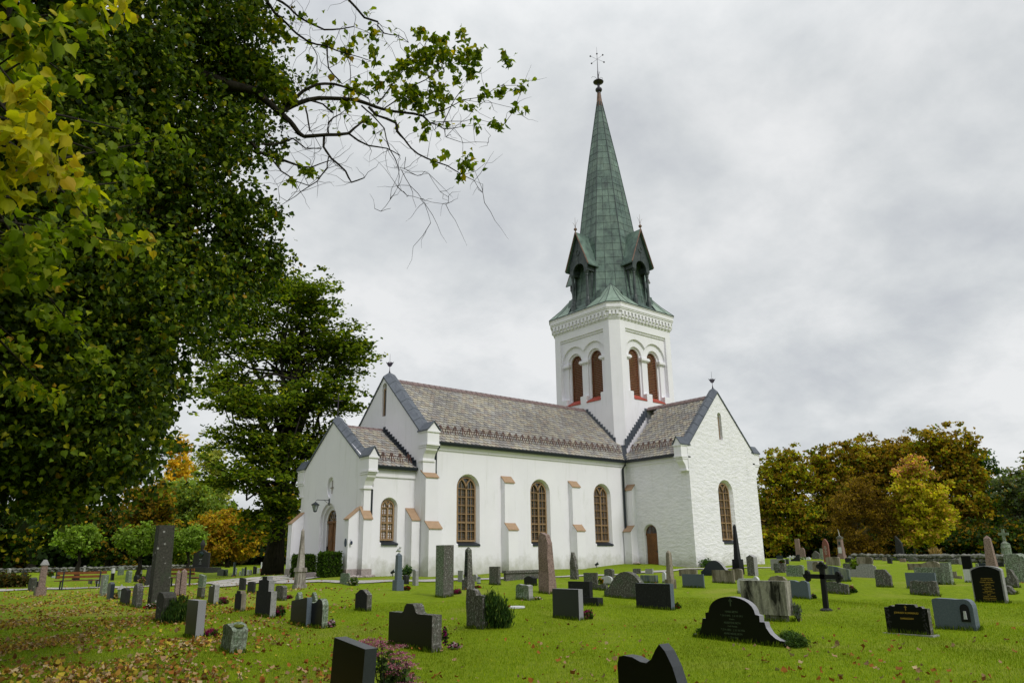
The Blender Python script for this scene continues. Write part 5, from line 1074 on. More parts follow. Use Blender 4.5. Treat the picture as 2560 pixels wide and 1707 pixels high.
# iron cross
k = gp(zx('Z5', 1345), zy('Z5', 903)); D_ = proj(k)[2]; Hc = solve(lambda q: -proj(k + np.array([0, 0, q]))[1], -zy('Z5', 462), .2, 4)
cr_ = setp(empty('grave_cross', V(*k)), 'black iron cross with trefoil ends leaning on the lawn', 'grave cross')
bm = bmesh.new(); w = .055; t = .035
def flatbox(y0, y1, z0, z1, tt_=t): 
    A = [bm.verts.new((-tt_, a, b_)) for a, b_ in ((y0, z0), (y1, z0), (y1, z1), (y0, z1))]; B = [bm.verts.new((tt_, a, b_)) for a, b_ in ((y0, z0), (y1, z0), (y1, z1), (y0, z1))]
    bm.faces.new(A); bm.faces.new(B[::-1]); [bm.faces.new((A[q], B[q], B[(q + 1) % 4], A[(q + 1) % 4])) for q in range(4)]
flatbox(-w * 1.15, w * 1.15, 0, Hc * .93); flatbox(-.40, .40, Hc * .66, Hc * .66 + 2 * w)
def knob(y, z, r):
    n = 12; A = [bm.verts.new((-t * 1.2, y + r * math.cos(2 * math.pi * q / n), z + r * math.sin(2 * math.pi * q / n))) for q in range(n)]; B = [bm.verts.new((t * 1.2, v.co.y, v.co.z)) for v in A]
    bm.faces.new(A); bm.faces.new(B[::-1]); [bm.faces.new((A[q], B[q], B[(q + 1) % n], A[(q + 1) % n])) for q in range(n)]
for cy_, cz_, dy, dz_ in ((0, Hc * .93, 0, 1), (-.42, Hc * .66 + w, -1, 0), (.42, Hc * .66 + w, 1, 0)):
    for a, b_ in ((.035, 0), (-.01, .075), (-.01, -.075)): knob(cy_ + dy * a * 1.2 + dz_ * b_, cz_ + dz_ * a * 1.2 + dy * b_, .062)
o = fin(bm, 'cross', 'iron', cr_); cr_.rotation_euler = (.015, 0, 0)
bm = bmesh.new(); lathe(bm, (0, 0, -.1), [(.16, 0), (.15, .13), (.10, .16)], 10); fin(bm, 'base', 'st_dark', cr_)
slab('Z5', 1352, 1547, 1562, 755, 650, 'curve', 'st_lichen', 'lichen-spotted stone with a curved top behind the iron cross')
slab('Z5', 1305, 1562, 1572, 635, 505, 'curve', 'st_blue_streak', 'dark blue slab streaked yellow behind the iron cross', wmax=4)
# tall main monument with arched top
LB = 'large black arched stone with stepped shoulders and faint lettering'
ma = slab('Z5', 125, 968, 1010, 1243, 790, 'mainarch', 'st_black', LB, smat='st_lit_side', wmax=4)
_, w, t, H, k = STN[LB]
crossmark(ma, -.001, w * .535, H * .88, H * .17, 'faint_paint')
textmesh([('HANS BETH', 1.1), ('* 15 4 1842   † 8 10 1911', 1), ('Hustru', .85), ('ALBERTINE BETH', 1.0), ('Født Hansen', .85), ('* 23 4 1852   † 21 10 1926', 1), ('ANNE MARIE BETH', 1), ('* 27 9 1884', .95)], H * .058, 'faint_paint', ma, -.0012, w * .535, H * .74, 1.42)
kb = gp(zx('Z5', 185), zy('Z5', 1150))
slab('Z5', 128, 230, 245, 1148, 1118, 'flat', 'st_lichen', 'low kerb block at the left foot of the black arched stone')
# scroll-shouldered gold lettering
LB = 'black stone with gold cross and family name, scrolled shoulders'
a2 = slab('S', 2219.4, 2328.6, 2335.6, 1591.7, 1521, 'scroll', 'st_black', LB, smat='st_lichen')
_, w, t, H, k = STN[LB]
crossmark(a2, -.001, w * .49, H * 1.0, H * .18, 'gold_paint'); textmesh([('JOHNSEN KOMMISRUD', 1), ('', .75), ('FAMILIEGRAV', .95)], H * .095, 'gold_paint', a2, -.0012, w * .49, H * .905, 1.25, width=.92)
bm = bmesh.new()
for s_ in (.07, .90):
    for q in range(46): bmesh.ops.create_icosphere(bm, subdivisions=1, radius=random.uniform(.008, .016), matrix=Matrix.Translation((-.002, w * (1 - s_) + random.uniform(-.055, .055) * w * .9, random.uniform(.12, .95) * H)))
sub(a2, bm, 'carved_leaves', 'st_dark'); bm = bmesh.new(); slabpiece(bm, w * 1.16, t + .16, .16, [(0, -1), (1, -1), (1, .45), (0, .45)], y0=-w * .08); q = sub(a2, bm, 'base', 'st_grey', bevel=.01); q.location = (-.08, 0, -.04)
LB = 'blue-grey slab with rounded corner and a small arched lantern niche'
a3 = slab('Z6', 1028, 1402, 1440, 1090, 800, 'rcorner', 'st_blue', LB)
_, w, t, H, k = STN[LB]
bm = bmesh.new(); n = 12; yc = w * .205; P_ = [(yc + .085, H * .28), (yc - .085, H * .28)] + [(yc - .085 * math.cos(math.pi * q / n), H * .68 + .10 * math.sin(math.pi * q / n)) for q in range(n + 1)]
A = [bm.verts.new((-.012, y, z)) for y, z in P_]; B = [bm.verts.new((.0, y, z)) for y, z in P_]; bm.faces.new(A); [bm.faces.new((A[q], B[q], B[(q + 1) % len(A)], A[(q + 1) % len(A)])) for q in range(len(A))]; sub(a3, bm, 'lantern_niche', 'iron')
bm = bmesh.new(); A = [bm.verts.new((-.03, yc + a, z)) for a, z in ((.03, H * .36), (-.03, H * .36), (-.022, H * .62), (.022, H * .62))]; B = [bm.verts.new((-.013, v.co.y, v.co.z)) for v in A]; bm.faces.new(A); [bm.faces.new((A[q], B[q], B[(q + 1) % 4], A[(q + 1) % 4])) for q in range(4)]; sub(a3, bm, 'lantern_glass', 'st_white')
# tall black lettered stone at right edge
LB = 'tall black stone with rows of small gold lettering at right edge'
a4 = slab('T2', 495, 1540, 1612, 1418, 330, 'seg', 'st_grey', LB, tmax=1)
_, w, t, H, k = STN[LB]
bm = bmesh.new(); y0, y1 = w * .06, w * .95; P_ = [(y1, .02), (y0, .02), (y0 * .9, H * .99)] + [(y0 + (y1 - y0) * q / 8, H * (1.0 + .125 * math.sin(math.pi * q / 8))) for q in range(1, 8)] + [(y1, H * .99)]
A = [bm.verts.new((-.03, y, z)) for y, z in P_]; B = [bm.verts.new((-.001, y, z)) for y, z in P_]; bm.faces.new(A); [bm.faces.new((A[q], B[q], B[(q + 1) % len(A)], A[(q + 1) % len(A)])) for q in range(len(A))]; pn = sub(a4, bm, 'face_panel', 'st_black')
textmesh([('TH. SANDHOLT', 1.1), ('* 11-12-1865   † 20-11-1895', .72), ('THORA SANDHOLT', 1.1), ('f. CARLSEN', .85), ('* 20-11-1872   † 21-12-1956', .72), ('HAAKON', 1.05), ('* 23-04-1891   † 11-08-1926', .72), ('RAGNHILD', 1.05), ('* 20-03-1897   † 30-10-1977', .72), ('OLAF', 1.0), ('* 16-06-1895   † 24-10-1970', .72), ('EINAR SANDHOLT', 1.05), ('* 15-10-1900   † 23-10-1976', .72)], H * .043, 'gold_paint', a4, -.0312, w * .49, H * .80, 1.42)
slab('Z6', 798, 1050, 1068, 772, 632, 'rough', 'st_lichen', 'rough grey lichen slab in front of the speckled blue one', rough=.015)
sp_ = slab('Z6', 762, 1036, 1046, 702, 555, 'flat', 'st_blue', 'speckled dark blue slab with a small block at its left')
slab('Z6', 722, 748, 756, 612, 578, 'flat', 'st_tan', 'small brown square block left of the speckled blue slab') if 0 else None
slab('Z6', 845, 1100, 1108, 662, 505, 'flat', 'st_lichen_green', 'wide green lichen slab joined to a taller pillar stone')
slab('R4', 520, 722, 782, 1275, 770, 'flat', 'st_lichen_green', 'taller lichen pillar stone at the right end of the wide one')
slab('Z6', 772, 1068, 1085, 535, 468, [(0, 0), (1, 0), (1, .9), (.93, 1.15), (.8, 1.28), (.66, 1.25), (.52, 1.05), (.45, .95), (0, .97)], 'st_tan', 'low grey-brown stone with one rounded hump, behind the lichen slab')
slab('R1', 1005, 1352, 1388, 1160, 748, 'cutr', 'st_lichen', 'dark lichen stone with its right corner cut off')
# concrete group
LB = 'stepped concrete gravestone in two blocks with a rounded top'
a5 = slab('R1', 572, 1018, 1032, 945, 670, B0 + [(1, .93), (.97, 1.0), (.9, 1.0), (.85, 1.13), (.75, 1.17), (.2, 1.17), (.12, 1.0), (.02, 1.0), (0, .93)], 'st_grey', LB)
_, w, t, H, k = STN[LB]; bm = bmesh.new(); slabpiece(bm, w * .82, t * .8, H * .72, [(0, 1.0), (1, 1.0), (1, 1.55), (.95, 1.7), (.75, 1.82), (.5, 1.86), (.2, 1.82), (.04, 1.7), (0, 1.55)], y0=w * .1, z0=H * .45); q = sub(a5, bm, 'head_block', 'st_tan', bevel=.02); q.location = (t * .1, 0, 0)
bm = bmesh.new(); slabpiece(bm, w * .4, t * .9, H * .72, [(0, -.5), (1, -.5), (1, 1), (0, 1)], y0=w + .004); sub(a5, bm, 'side_block', 'st_grey', bevel=.012)
slab('R5', 255, 565, 600, 955, 690, 'flat', 'st_grey', 'pale flat stone at the right corner of the church, red flowers on it')
slab('R5', 575, 645, 662, 805, 692, 'flat', 'st_polished_grey', 'dark grey stone just behind the pale one with red flowers')
slab('R5', 320, 560, 622, 1000, 800, 'rough', 'st_lichen', 'rough lichen block narrowing towards its base', rough=.03)
slab('R5', 605, 985, 1025, 1095, 835, 'rough', 'st_lichen_green', 'wide white-green lichen slab beside yellow flowers', rough=.015)
slab('R5', 1075, 1420, 1450, 940, 735, 'flat', 'st_grey', 'pale grey block behind the top of the iron cross')
slab('R5', 1198, 1370, 1400, 980, 770, 'round', 'st_tan', 'tan rounded stone right behind the top of the iron cross')
slab('R5', 1500, 1800, 1830, 850, 668, 'seg', 'st_tan', 'tan round-topped block behind the streaked blue slab')
slab('R1', 300, 430, 448, 590, 495, 'pent', 'st_black_rough', 'rough dark boulder stone at the foot of the autumn shrub', rough=.03)
slab('R1', 255, 500, 525, 750, 610, 'pent', 'st_lichen', 'mossy low stone left of the stepped concrete one')
slab('R5', 820, 925, 945, 690, 235, B0 + [(1, .96), (.9, 1.0), (.1, 1.0), (0, .96)], 'st_pink', 'tall pink slab with a lower pink stone at its right', wt=.9)
slab('R5', 915, 1025, 1042, 690, 455, 'round', 'st_pink', 'lower rounded pink stone beside the tall pink slab')
slab('R5', 700, 895, 915, 745, 590, 'halfbell', 'st_black_rough', 'black curved stone in front of the pink pair')
slab('R5', 1180, 1340, 1365, 690, 560, B0 + [(1, .9), (.55, 1.35), (.45, 1.38), (0, .75)], 'st_lichen', 'rough triangular-topped stone near the tree edge', rough=.02)
slab('R5', 1370, 1430, 1450, 705, 455, 'flat', 'st_lichen_green', 'narrow green slab left of the red gothic stone')
LB = 'dark red pointed-arch stone with white lettering'
a6 = slab('R5', 1448, 1582, 1605, 765, 255, 'gothic', 'st_red', LB); _, w, t, H, k = STN[LB]
textmesh([('OLE', 1), ('HANSEN', .8), ('1838', .8), ('1911', .8), ('KAREN', .8), ('1842', .8), ('1920', .8)], H * .055, 'white_paint', a6, -.002, w * .5, H * .74, 1.25)
a7 = stack('R5', 1862, 690, [(195, 190, 605), (160, 150, 432), (132, 122, 238), (152, 150, 192, 'st_lichen'), (100, 30, 165, 'st_lichen')], 'pink tower-like monument with white niche plate and spike on top', 'st_pink', names=[0, 'pedestal', 'niche_block', 'crown', 'crown_top'], cat='monument', name='monument')
_, w, t, H, k = STN['pink tower-like monument with white niche plate and spike on top']
def plate(o, x, yc, z0, z1, hw, m, nm):
    bm = bmesh.new(); A = [bm.verts.new((x - .03, yc + a, z)) for a, z in ((hw, z0), (-hw, z0), (-hw, z1), (hw, z1))]; B = [bm.verts.new((x + .02, v.co.y, v.co.z)) for v in A]; bm.faces.new(A); [bm.faces.new((A[q], B[q], B[(q + 1) % 4], A[(q + 1) % 4])) for q in range(4)]; return fin(bm, nm, m, o)
plate(a7, -w * .405, 0, H * .24, H * .50, w * .26, 'st_white', 'niche_plate'); plate(a7, -w * .345, 0, H * .60, H * .74, w * .12, 'st_bronze', 'niche')
bm = bmesh.new(); tube(bm, [(0, 0, H), (0, .02, H + .35), (0, .10, H + .62)], [.03, .025, .01], 5); fin(bm, 'spike', 'st_white', a7)
slab('R5', 2000, 2075, 2090, 665, 615, 'seg', 'st_blue', 'tiny blue-green stone beneath the autumn shrub')
slab('R5', 372, 500, 522, 690, 612, 'flat', 'st_navy', 'small dark stone with pale edges near the transept corner')
for q, (x, yb_, yt_) in enumerate(((688, 745, 612), (755, 700, 615))):
    k = gp(zx('R5', x), zy('R5', yb_)); Hh = solve(lambda s: -proj(k + np.array([0, 0, s]))[1], -zy('R5', yt_), .1, 3)
    bm = bmesh.new(); 
    for y0, y1, z0, z1, tt_ in ((-.06, .06, -.1, Hh, .04), (-.30, -.0601, Hh * .55, Hh * .55 + .11, .04), (.0601, .30, Hh * .55, Hh * .55 + .11, .04)): flatbox(y0, y1, z0, z1, tt_)
    o = fin(bm, 'grave_cross', 'st_white'); o.location = V(*k); setp(o, 'small white cross near the black curved stone, ' + ('front and left one' if q == 0 else 'the one farther back, to the right'), 'grave cross')
stack('R4', 1650, 955, [(268, 150, 228), (150, 14, 165)], 'tall pinkish-grey obelisk rising behind the lettered black stone', 'st_pink', names=[0, 'tip'], asp=.7)
LB = 'rounded stone cairn topped by a small stone cross at far right'
a8 = stack('R4', 1990, 700, [(270, 262, 440), (262, 215, 350), (215, 90, 295)], LB, 'st_lichen_green', seg=12, rough=.05, names=[0, 'cairn_middle', 'cairn_top'], cat='monument', name='monument'); _, w, t, H, k = STN[LB]
bm = bmesh.new()
for y0, y1, z0, z1, tt_ in ((-.11, .11, H - .1, H + 1.1, .09), (-.42, -.1101, H + .55, H + .78, .09), (.1101, .42, H + .55, H + .78, .09)): flatbox(y0, y1, z0, z1, tt_)
fin(bm, 'cross', 'st_lichen_green', a8)
slab('R4', 1990, 2480, 2600, 1230, 575, 'humps', 'st_lichen_green', 'big mossy grey block at the right picture edge', rough=.03, wmax=4)
slab('R4', 1940, 2222, 2262, 1345, 930, 'shoulder', 'st_lichen', 'lichen stone with sloping shoulders at the right edge', rough=.02)
slab('T2', 1500, 1790, 1892, 1118, 840, 'skew', 'st_lichen', 'low slanted lichen stone right of the lettered black stone', rough=.02)
LB = 'black slab on a white block behind the lettered black stone'
a9 = slab('R4', 1015, 1230, 1262, 1225, 925, 'flat', 'st_white', LB); _, w, t, H, k = STN[LB]
H2 = solve(lambda q: -proj(k + np.array([0, 0, q]))[1], -zy('R4', 622), .1, 5); bm = bmesh.new(); slabpiece(bm, w, t * .7, H2 - H, PRF['flat']); q = sub(a9, bm, 'headstone', 'st_black', bevel=.008); q.location = (t * .15, 0, H)
slab('R1', 1465, 1640, 1672, 540, 70, B0 + [(1, .82), (.7, .95), (.35, 1.1), (.05, 1.17), (0, 1.1)], 'st_dark', 'tall dark slanted slab standing by the trees', rough=.02, wt=.7)
slab('R1', 1255, 1345, 1375, 622, 480, 'slope', 'st_dark', 'grey-green stone left of the low evergreen mound')
slab('R1', 1530, 1660, 1682, 582, 505, 'pent', 'st_pink', 'low pinkish stone at the foot of the tall dark slab', rough=.02)
slab('R1', 1735, 1920, 1938, 578, 465, 'dome', 'st_lichen', 'brown rough rounded stone near the trees', rough=.03)
slab('R1', 2165, 2290, 2310, 555, 430, B0 + [(1, .9), (.8, 1.1), (.5, 1.0), (0, .9)], 'st_blue', 'pale blue stone with slanting top near the straw-coloured grass')
slab('R1', 1135, 1240, 1255, 555, 480, 'gable', 'st_tan', 'faint brownish stone right of the autumn shrub')
slab('R1', 1935, 2010, 2030, 560, 520, 'dome', 'st_tan', 'small tan stone between the rounded and the pale blue stones')
slab('R4', 480, 755, 772, 695, 600, 'seg', 'st_black_rough', 'wide dark curved stone near the right boundary wall')
slab('R4', 470, 625, 645, 755, 700, 'flat', 'st_dark', 'low plinth stone before the wide dark curved stone')
slab('R4', 640, 880, 918, 822, 690, 'rcorner', 'st_lichen', 'mossy low block right of the wide dark curved stone', rough=.02)
slab('R4', 905, 975, 992, 830, 658, 'flat', 'st_grey', 'narrow pale stone left of the black slab on white')
slab('R4', 1225, 1440, 1458, 760, 668, 'flat', 'st_grey', 'pale low stone at the wall, left of the pinkish obelisk')
slab('R4', 1320, 1490, 1505, 885, 778, 'slope', 'st_navy', 'small navy blue slab left of the pinkish obelisk')
slab('R4', 1262, 1325, 1338, 895, 790, 'flat', 'st_lichen_green', 'little mossy stone left of the small navy slab')
slab('R4', 1755, 1895, 1915, 872, 775, 'rough', 'st_black_rough', 'rough black mossy stone right of the pinkish obelisk', rough=.03)
LB = 'small stepped brown stone right of the lichen pillar stone'
b1 = slab('R4', 735, 840, 852, 1130, 975, 'flat', 'st_tan', LB); slab('R4', 815, 950, 972, 1142, 1078, 'flat', 'st_tan', 'low brown block beside the small stepped brown stone')
slab('R5', 1040, 1130, 1150, 712, 655, 'full', 'st_white', 'small white arched stone right of the pink pair')
# plate lying flush in the lawn
k = gp(zx('Z4', 108), zy('Z4', 876)); bm = bmesh.new(); bmesh.ops.create_cone(bm, cap_ends=True, segments=20, radius1=.26, radius2=.25, depth=.04); o = fin(bm, 'ground_plate', 'st_white'); o.location = V(k[0], k[1], k[2] + .02); setp(o, 'round pale stone plate lying flush in the lawn', 'ground plate')
# ------------------------------------------------------------ foliage
def dist_(lb): k_ = STN[lb][4]; return math.hypot(k_[0] - CU, k_[1] - CV)
def leafmat(name, rough=.55, trans=.35, tint=(1.0, 1.15, .45)):
    b = NB(name); a = b.n('ShaderNodeAttribute', attribute_name='col'); b.l(a.outputs['Color'], b.b.inputs['Base Color']); b.rough(rough, .10)
    tr = b.n('ShaderNodeBsdfTranslucent'); mx_ = b.n('ShaderNodeMixShader'); b.l(b.mix(1.0, a.outputs['Color'], tint, 'MULTIPLY'), tr.inputs[0]); mx_.inputs[0].default_value = trans
    b.l(b.b.outputs[0], mx_.inputs[1]); b.l(tr.outputs[0], mx_.inputs[2]); b.l(mx_.outputs[0], b.o.inputs['Surface']); return b.m
leafmat('leaf', .5, .28, (1.25, 1.35, .4)); leafmat('leaf_far', .7, .42, (1.4, 1.5, .5)); leafmat('leaf_thin', .5, .5, (1.5, 1.6, .35)); leafmat('needle', .6, .15); leafmat('petal', .7, .3, (1, 1, 1)); leafmat('dry_leaf', .8, .15, (1, 1, 1)); leafmat('grass_blade', .75, .3, (1, 1.1, .4))
b = NB('bark'); n = b.noise(9, 6, .7, .3, (1, 1, .25)); b.col(b.ramp(n, [(.3, (.010, .009, .007)), (.7, (.045, .040, .030))])).rough(.95, .1).bump(n, .8, .05)
b = NB('bark_pale'); n = b.noise(7, 6, .7, .3, (1, 1, .3)); b.col(b.ramp(n, [(.3, (.06, .055, .04)), (.7, (.20, .18, .13))])).rough(.95, .1)
LEAFSH = {
    'heart': ([(0, .08, 0), (.26, -.04, .07), (.50, .24, .16), (.40, .62, .12), (.13, .84, .0), (0, 1.16, -.16), (-.16, .80, .02), (-.44, .55, .16), (-.46, .20, .10), (-.24, -.02, .05)], [(0, 1, 2, 3, 4, 5), (0, 5, 6, 7, 8, 9)]),
    'dry': ([(0, 0, .0), (.40, .12, .22), (.30, .62, -.04), (.05, .98, .20), (-.34, .66, .02), (-.42, .16, .26)], [(0, 1, 2), (0, 2, 3), (0, 3, 4), (0, 4, 5)]),
    'bent': ([(0, 0, 0), (.42, .45, .12), (0, 1, -.08), (-.42, .45, .12)], [(0, 1, 2), (0, 2, 3)]),
    'tuft': ([(0, 0, 0), (.5, .1, .15), (.32, .8, -.1), (-.1, 1.0, .1), (-.5, .55, -.1)], [(0, 1, 2, 3, 4)]),
    'needle': ([(0, 0, 0), (.10, .5, .02), (0, 1.1, 0), (-.10, .5, 0)], [(0, 1, 2, 3)]),
    'blade': ([(-.07, 0, 0), (.07, 0, 0), (.045, .55, .05), (0, 1, .22)], [(0, 1, 2, 3)]),
    'petal': ([(-.4, -.4, 0), (.4, -.4, .1), (.4, .4, 0), (-.4, .4, .1)], [(0, 1, 2, 3)]),
}
def leafmesh(name, P, size, cols, shape, mat, parent=None, loc=None, up=.3, droop=0.0, rng=None, sizevar=.35, colvar=.22, upright=False):
    """P (n,3) Blender coords. cols: (n,3) per leaf colour"""
    rng = rng or RNG; n = len(P); base, faces = LEAFSH[shape]; B = np.array(base); m = len(B)
    if upright:
        z = np.stack([rng.normal(0, .28, n), rng.normal(0, .28, n), np.ones(n)], 1); z /= np.linalg.norm(z, axis=1)[:, None]; a = rng.normal(0, 1, (n, 3)); X = np.cross(z, a); X /= np.linalg.norm(X, axis=1)[:, None]; Y = z; Z = np.cross(X, Y)
    else:
        Z = rng.normal(0, 1, (n, 3)); Z[:, 2] += up * 3; Z /= np.linalg.norm(Z, axis=1)[:, None]
        a = rng.normal(0, 1, (n, 3)); a[:, 2] -= droop * 3; Y = a - (a * Z).sum(1)[:, None] * Z; Y /= np.linalg.norm(Y, axis=1)[:, None] + 1e-9; X = np.cross(Y, Z)
    s = size * (1 + rng.uniform(-sizevar, sizevar, n))
    V_ = P[:, None, :] + s[:, None, None] * (B[None, :, 0:1] * X[:, None] + B[None, :, 1:2] * Y[:, None] + B[None, :, 2:3] * Z[:, None])
    V_ = V_.reshape(-1, 3); nf = len(faces); lt = [len(f) for f in faces]; tot = sum(lt)
    idx = np.concatenate([np.array(f) for f in faces]); loops = (np.arange(n)[:, None] * m + idx[None]).ravel()
    ls = np.concatenate([[0], np.cumsum(lt)[:-1]]); lstart = (np.arange(n)[:, None] * tot + ls[None]).ravel()
    me = bpy.data.meshes.new(name); me.vertices.add(len(V_)); me.vertices.foreach_set('co', V_.astype('f').ravel()); me.loops.add(len(loops)); me.loops.foreach_set('vertex_index', loops.astype('i'))
    me.polygons.add(n * nf); me.polygons.foreach_set('loop_start', lstart.astype('i')); me.polygons.foreach_set('loop_total', np.tile(lt, n).astype('i')); me.update(calc_edges=True)
    c = cols * (1 + rng.uniform(-colvar, colvar, n))[:, None]; c4 = np.ones((n, m, 4)); c4[:, :, :3] = c[:, None]
    ca = me.color_attributes.new('col', 'FLOAT_COLOR', 'POINT'); ca.data.foreach_set('color', c4.astype('f').ravel()); me.materials.append(MATS[mat])
    return link(name, me, parent, loc)
def pick(pal, n, rng=None):
    rng = rng or RNG; w = np.array([p[1] for p in pal], float); w /= w.sum(); return np.array([p[0] for p in pal])[rng.choice(len(pal), n, p=w)]
def clumps(blobs, n, crad, per, rng=None, flat_=.6, hollow=.35, palfn=None):
    """blobs: [(centre xyz, radius xyz)] -> leaf points gathered in n clumps"""
    rng = rng or RNG; vol = np.array([b_[1][0] * b_[1][1] * b_[1][2] for b_ in blobs]) ** .75; k = rng.choice(len(blobs), n, p=vol / vol.sum())
    d = rng.normal(0, 1, (n, 3)); d /= np.linalg.norm(d, axis=1)[:, None]; r = (hollow + (1 - hollow) * rng.random(n)) ** .6 * np.clip(1 + .24 * (np.sin(d[:, 0] * 5 + k) + np.sin(d[:, 1] * 6 + k * 2) * np.cos(d[:, 2] * 5 + k)), .5, 1.5)
    C_ = np.array([blobs[i][0] for i in k]) + d * r[:, None] * np.array([blobs[i][1] for i in k])
    cs = crad * rng.uniform(.5, 1.35, n); q = rng.normal(0, .5, (n, per, 3)) * cs[:, None, None]; q[:, :, 2] *= flat_
    tone = rng.uniform(0, 1, n)
    return (C_[:, None] + q).reshape(-1, 3), np.repeat(tone, per), C_
def limbs(bm, base, top, cents, r0, nl, rng, seg=6, wob=.25, start=.25):
    """tapered trunk and limbs to chosen clump centres"""
    base = Vector(base); top = Vector(top); tr = []; n = 7
    for i in range(n + 1):
        t = i / n; tr.append(base.lerp(top, t) + Vector((rng.normal(0, wob) * t * .5, rng.normal(0, wob) * t * .5, 0)))
    rad = [r0 * (1.35 if i == 0 else 1) * (1 - .80 * i / n) for i in range(n + 1)]; tube(bm, tr, rad, seg + 2)
    for c in (cents[rng.choice(len(cents), min(nl, len(cents)), replace=False)] if len(cents) else []):
        t = rng.uniform(start, .9); i = int(t * n); p = tr[i].lerp(tr[i + 1], t * n - i); e = Vector(c); L_ = (e - p).length
        if L_ < .3: continue
        m1 = p.lerp(e, .4) + Vector((0, 0, L_ * .10)) + Vector(rng.normal(0, .06 * L_, 3)); m2 = p.lerp(e, .75) + Vector(rng.normal(0, .05 * L_, 3))
        r_ = min(rad[i] * .45, r0 * .3) ; tube(bm, [p, m1, m2, e], [r_, r_ * .6, r_ * .35, r_ * .08], max(4, seg - 2), cap=False)
def tree(label, base, h, blobs, pal, n, crad, per, size, seed, shape='bent', mat='leaf_far', r0=.3, nl=30, bark='bark', cat='tree', name='tree', group=None, flat_=.6, up=.3, droop=0., hollow=.35, start=.25, top=None, colvar=.25, two=None):
    rng = np.random.default_rng(seed); root = setp(empty(name, base), label, cat, group); b0 = Vector(base)
    bl = [((c[0] - b0.x, c[1] - b0.y, c[2] - b0.z), r) for c, r in blobs]
    P, tone, C_ = clumps(bl, n, crad, per, rng, flat_, hollow)
    
    cols = pick(pal, len(P), rng) * (.62 + .85 * tone)[:, None]
    if two is not None:                       # second colour towards given side/height: real leaf colour of the crown tips
        zz = P[:, 2]; f = np.clip((zz - np.percentile(zz, two[1])) / (zz.max() - np.percentile(zz, two[1]) + .01), 0, 1) * rng.random(len(P)); f = (f > .35)[:, None]; cols = np.where(f, np.array(two[0]) * (.7 + .6 * tone)[:, None], cols)
    leafmesh('crown', P, size, cols, shape, mat, root, up=up, droop=droop, rng=rng, colvar=colvar)
    bm = bmesh.new(); tp = top or (0, 0, h * .85); limbs(bm, (0, 0, -.4), tp, C_, r0, nl, rng, start=start); fin(bm, 'trunk', bark, root, smooth=True, recalc=False); return root
def rpt(x, y, d):  # world point from pixel and distance (placed at build time at its own real distance)
    p = at(x, y, d); return V(*p)
def rb(x, y, d, rx, ry, dep=None):
    """blob seen at pixel x,y with pixel radii rx, ry at horizontal distance d"""
    p = at(x, y, d); s = proj(p)[2] / FPX; return (tuple(V(*p)), (rx * s, (dep if dep else rx) * s, ry * s))
def gpt(x, d): r = ray(x, 1400); t = d / math.hypot(r[0], r[1]); u, v = CP[0] + r[0] * t, CP[1] + r[1] * t; return V(u, v, h1(u, v))
G1, G2, G3, G4 = (.045, .082, .008), (.095, .145, .010), (.17, .215, .012), (.022, .042, .010)
YL, YG, OR, BR, RB = (.46, .34, .015), (.30, .29, .015), (.30, .185, .014), (.18, .115, .012), (.16, .075, .012)
# the big linden at the left, its trunk outside the picture
rng = np.random.default_rng(11)
bT = gpt(-520, 15.0); RT_ = setp(empty('linden_tree', bT), 'huge dark green linden overhanging the whole left side with a bare limb reaching right', 'tree')
def rel(o, p): return tuple(Vector(p) - o)
BL = [rb(*q) for q in ((60, 330, 13.5, 330, 330), (330, 170, 13.5, 200, 230), (520, 70, 14.5, 150, 130), (600, 190, 15, 115, 110), (560, 330, 15, 120, 110), (430, 430, 14.5, 200, 200), (600, 545, 15, 105, 80), (660, 640, 15.5, 75, 85), (560, 700, 15.5, 120, 95),
                       (200, 700, 13.5, 320, 270), (440, 720, 14.5, 150, 180), (90, 1000, 13.5, 310, 240), (310, 950, 14.5, 130, 180), (290, 1120, 15, 70, 100), (150, 1190, 14.5, 190, 95), (-200, 500, 13, 300, 600), (230, 1060, 14, 170, 180), (640, 40, 14.8, 60, 50))]
BL = [(rel(bT, c), r) for c, r in BL]
P, tone, C_ = clumps(BL, 5600, .32, 22, rng, .75, .10)
cols = pick([(G1, 4), (G2, 3.4), (G3, 2.0), (G4, 1.6), (YG, .35), (OR, .16)], len(P), rng) * (.6 + .8 * tone)[:, None]
leafmesh('crown', P, .082, cols, 'heart', 'leaf', RT_, up=.15, droop=.35, rng=rng, colvar=.3)
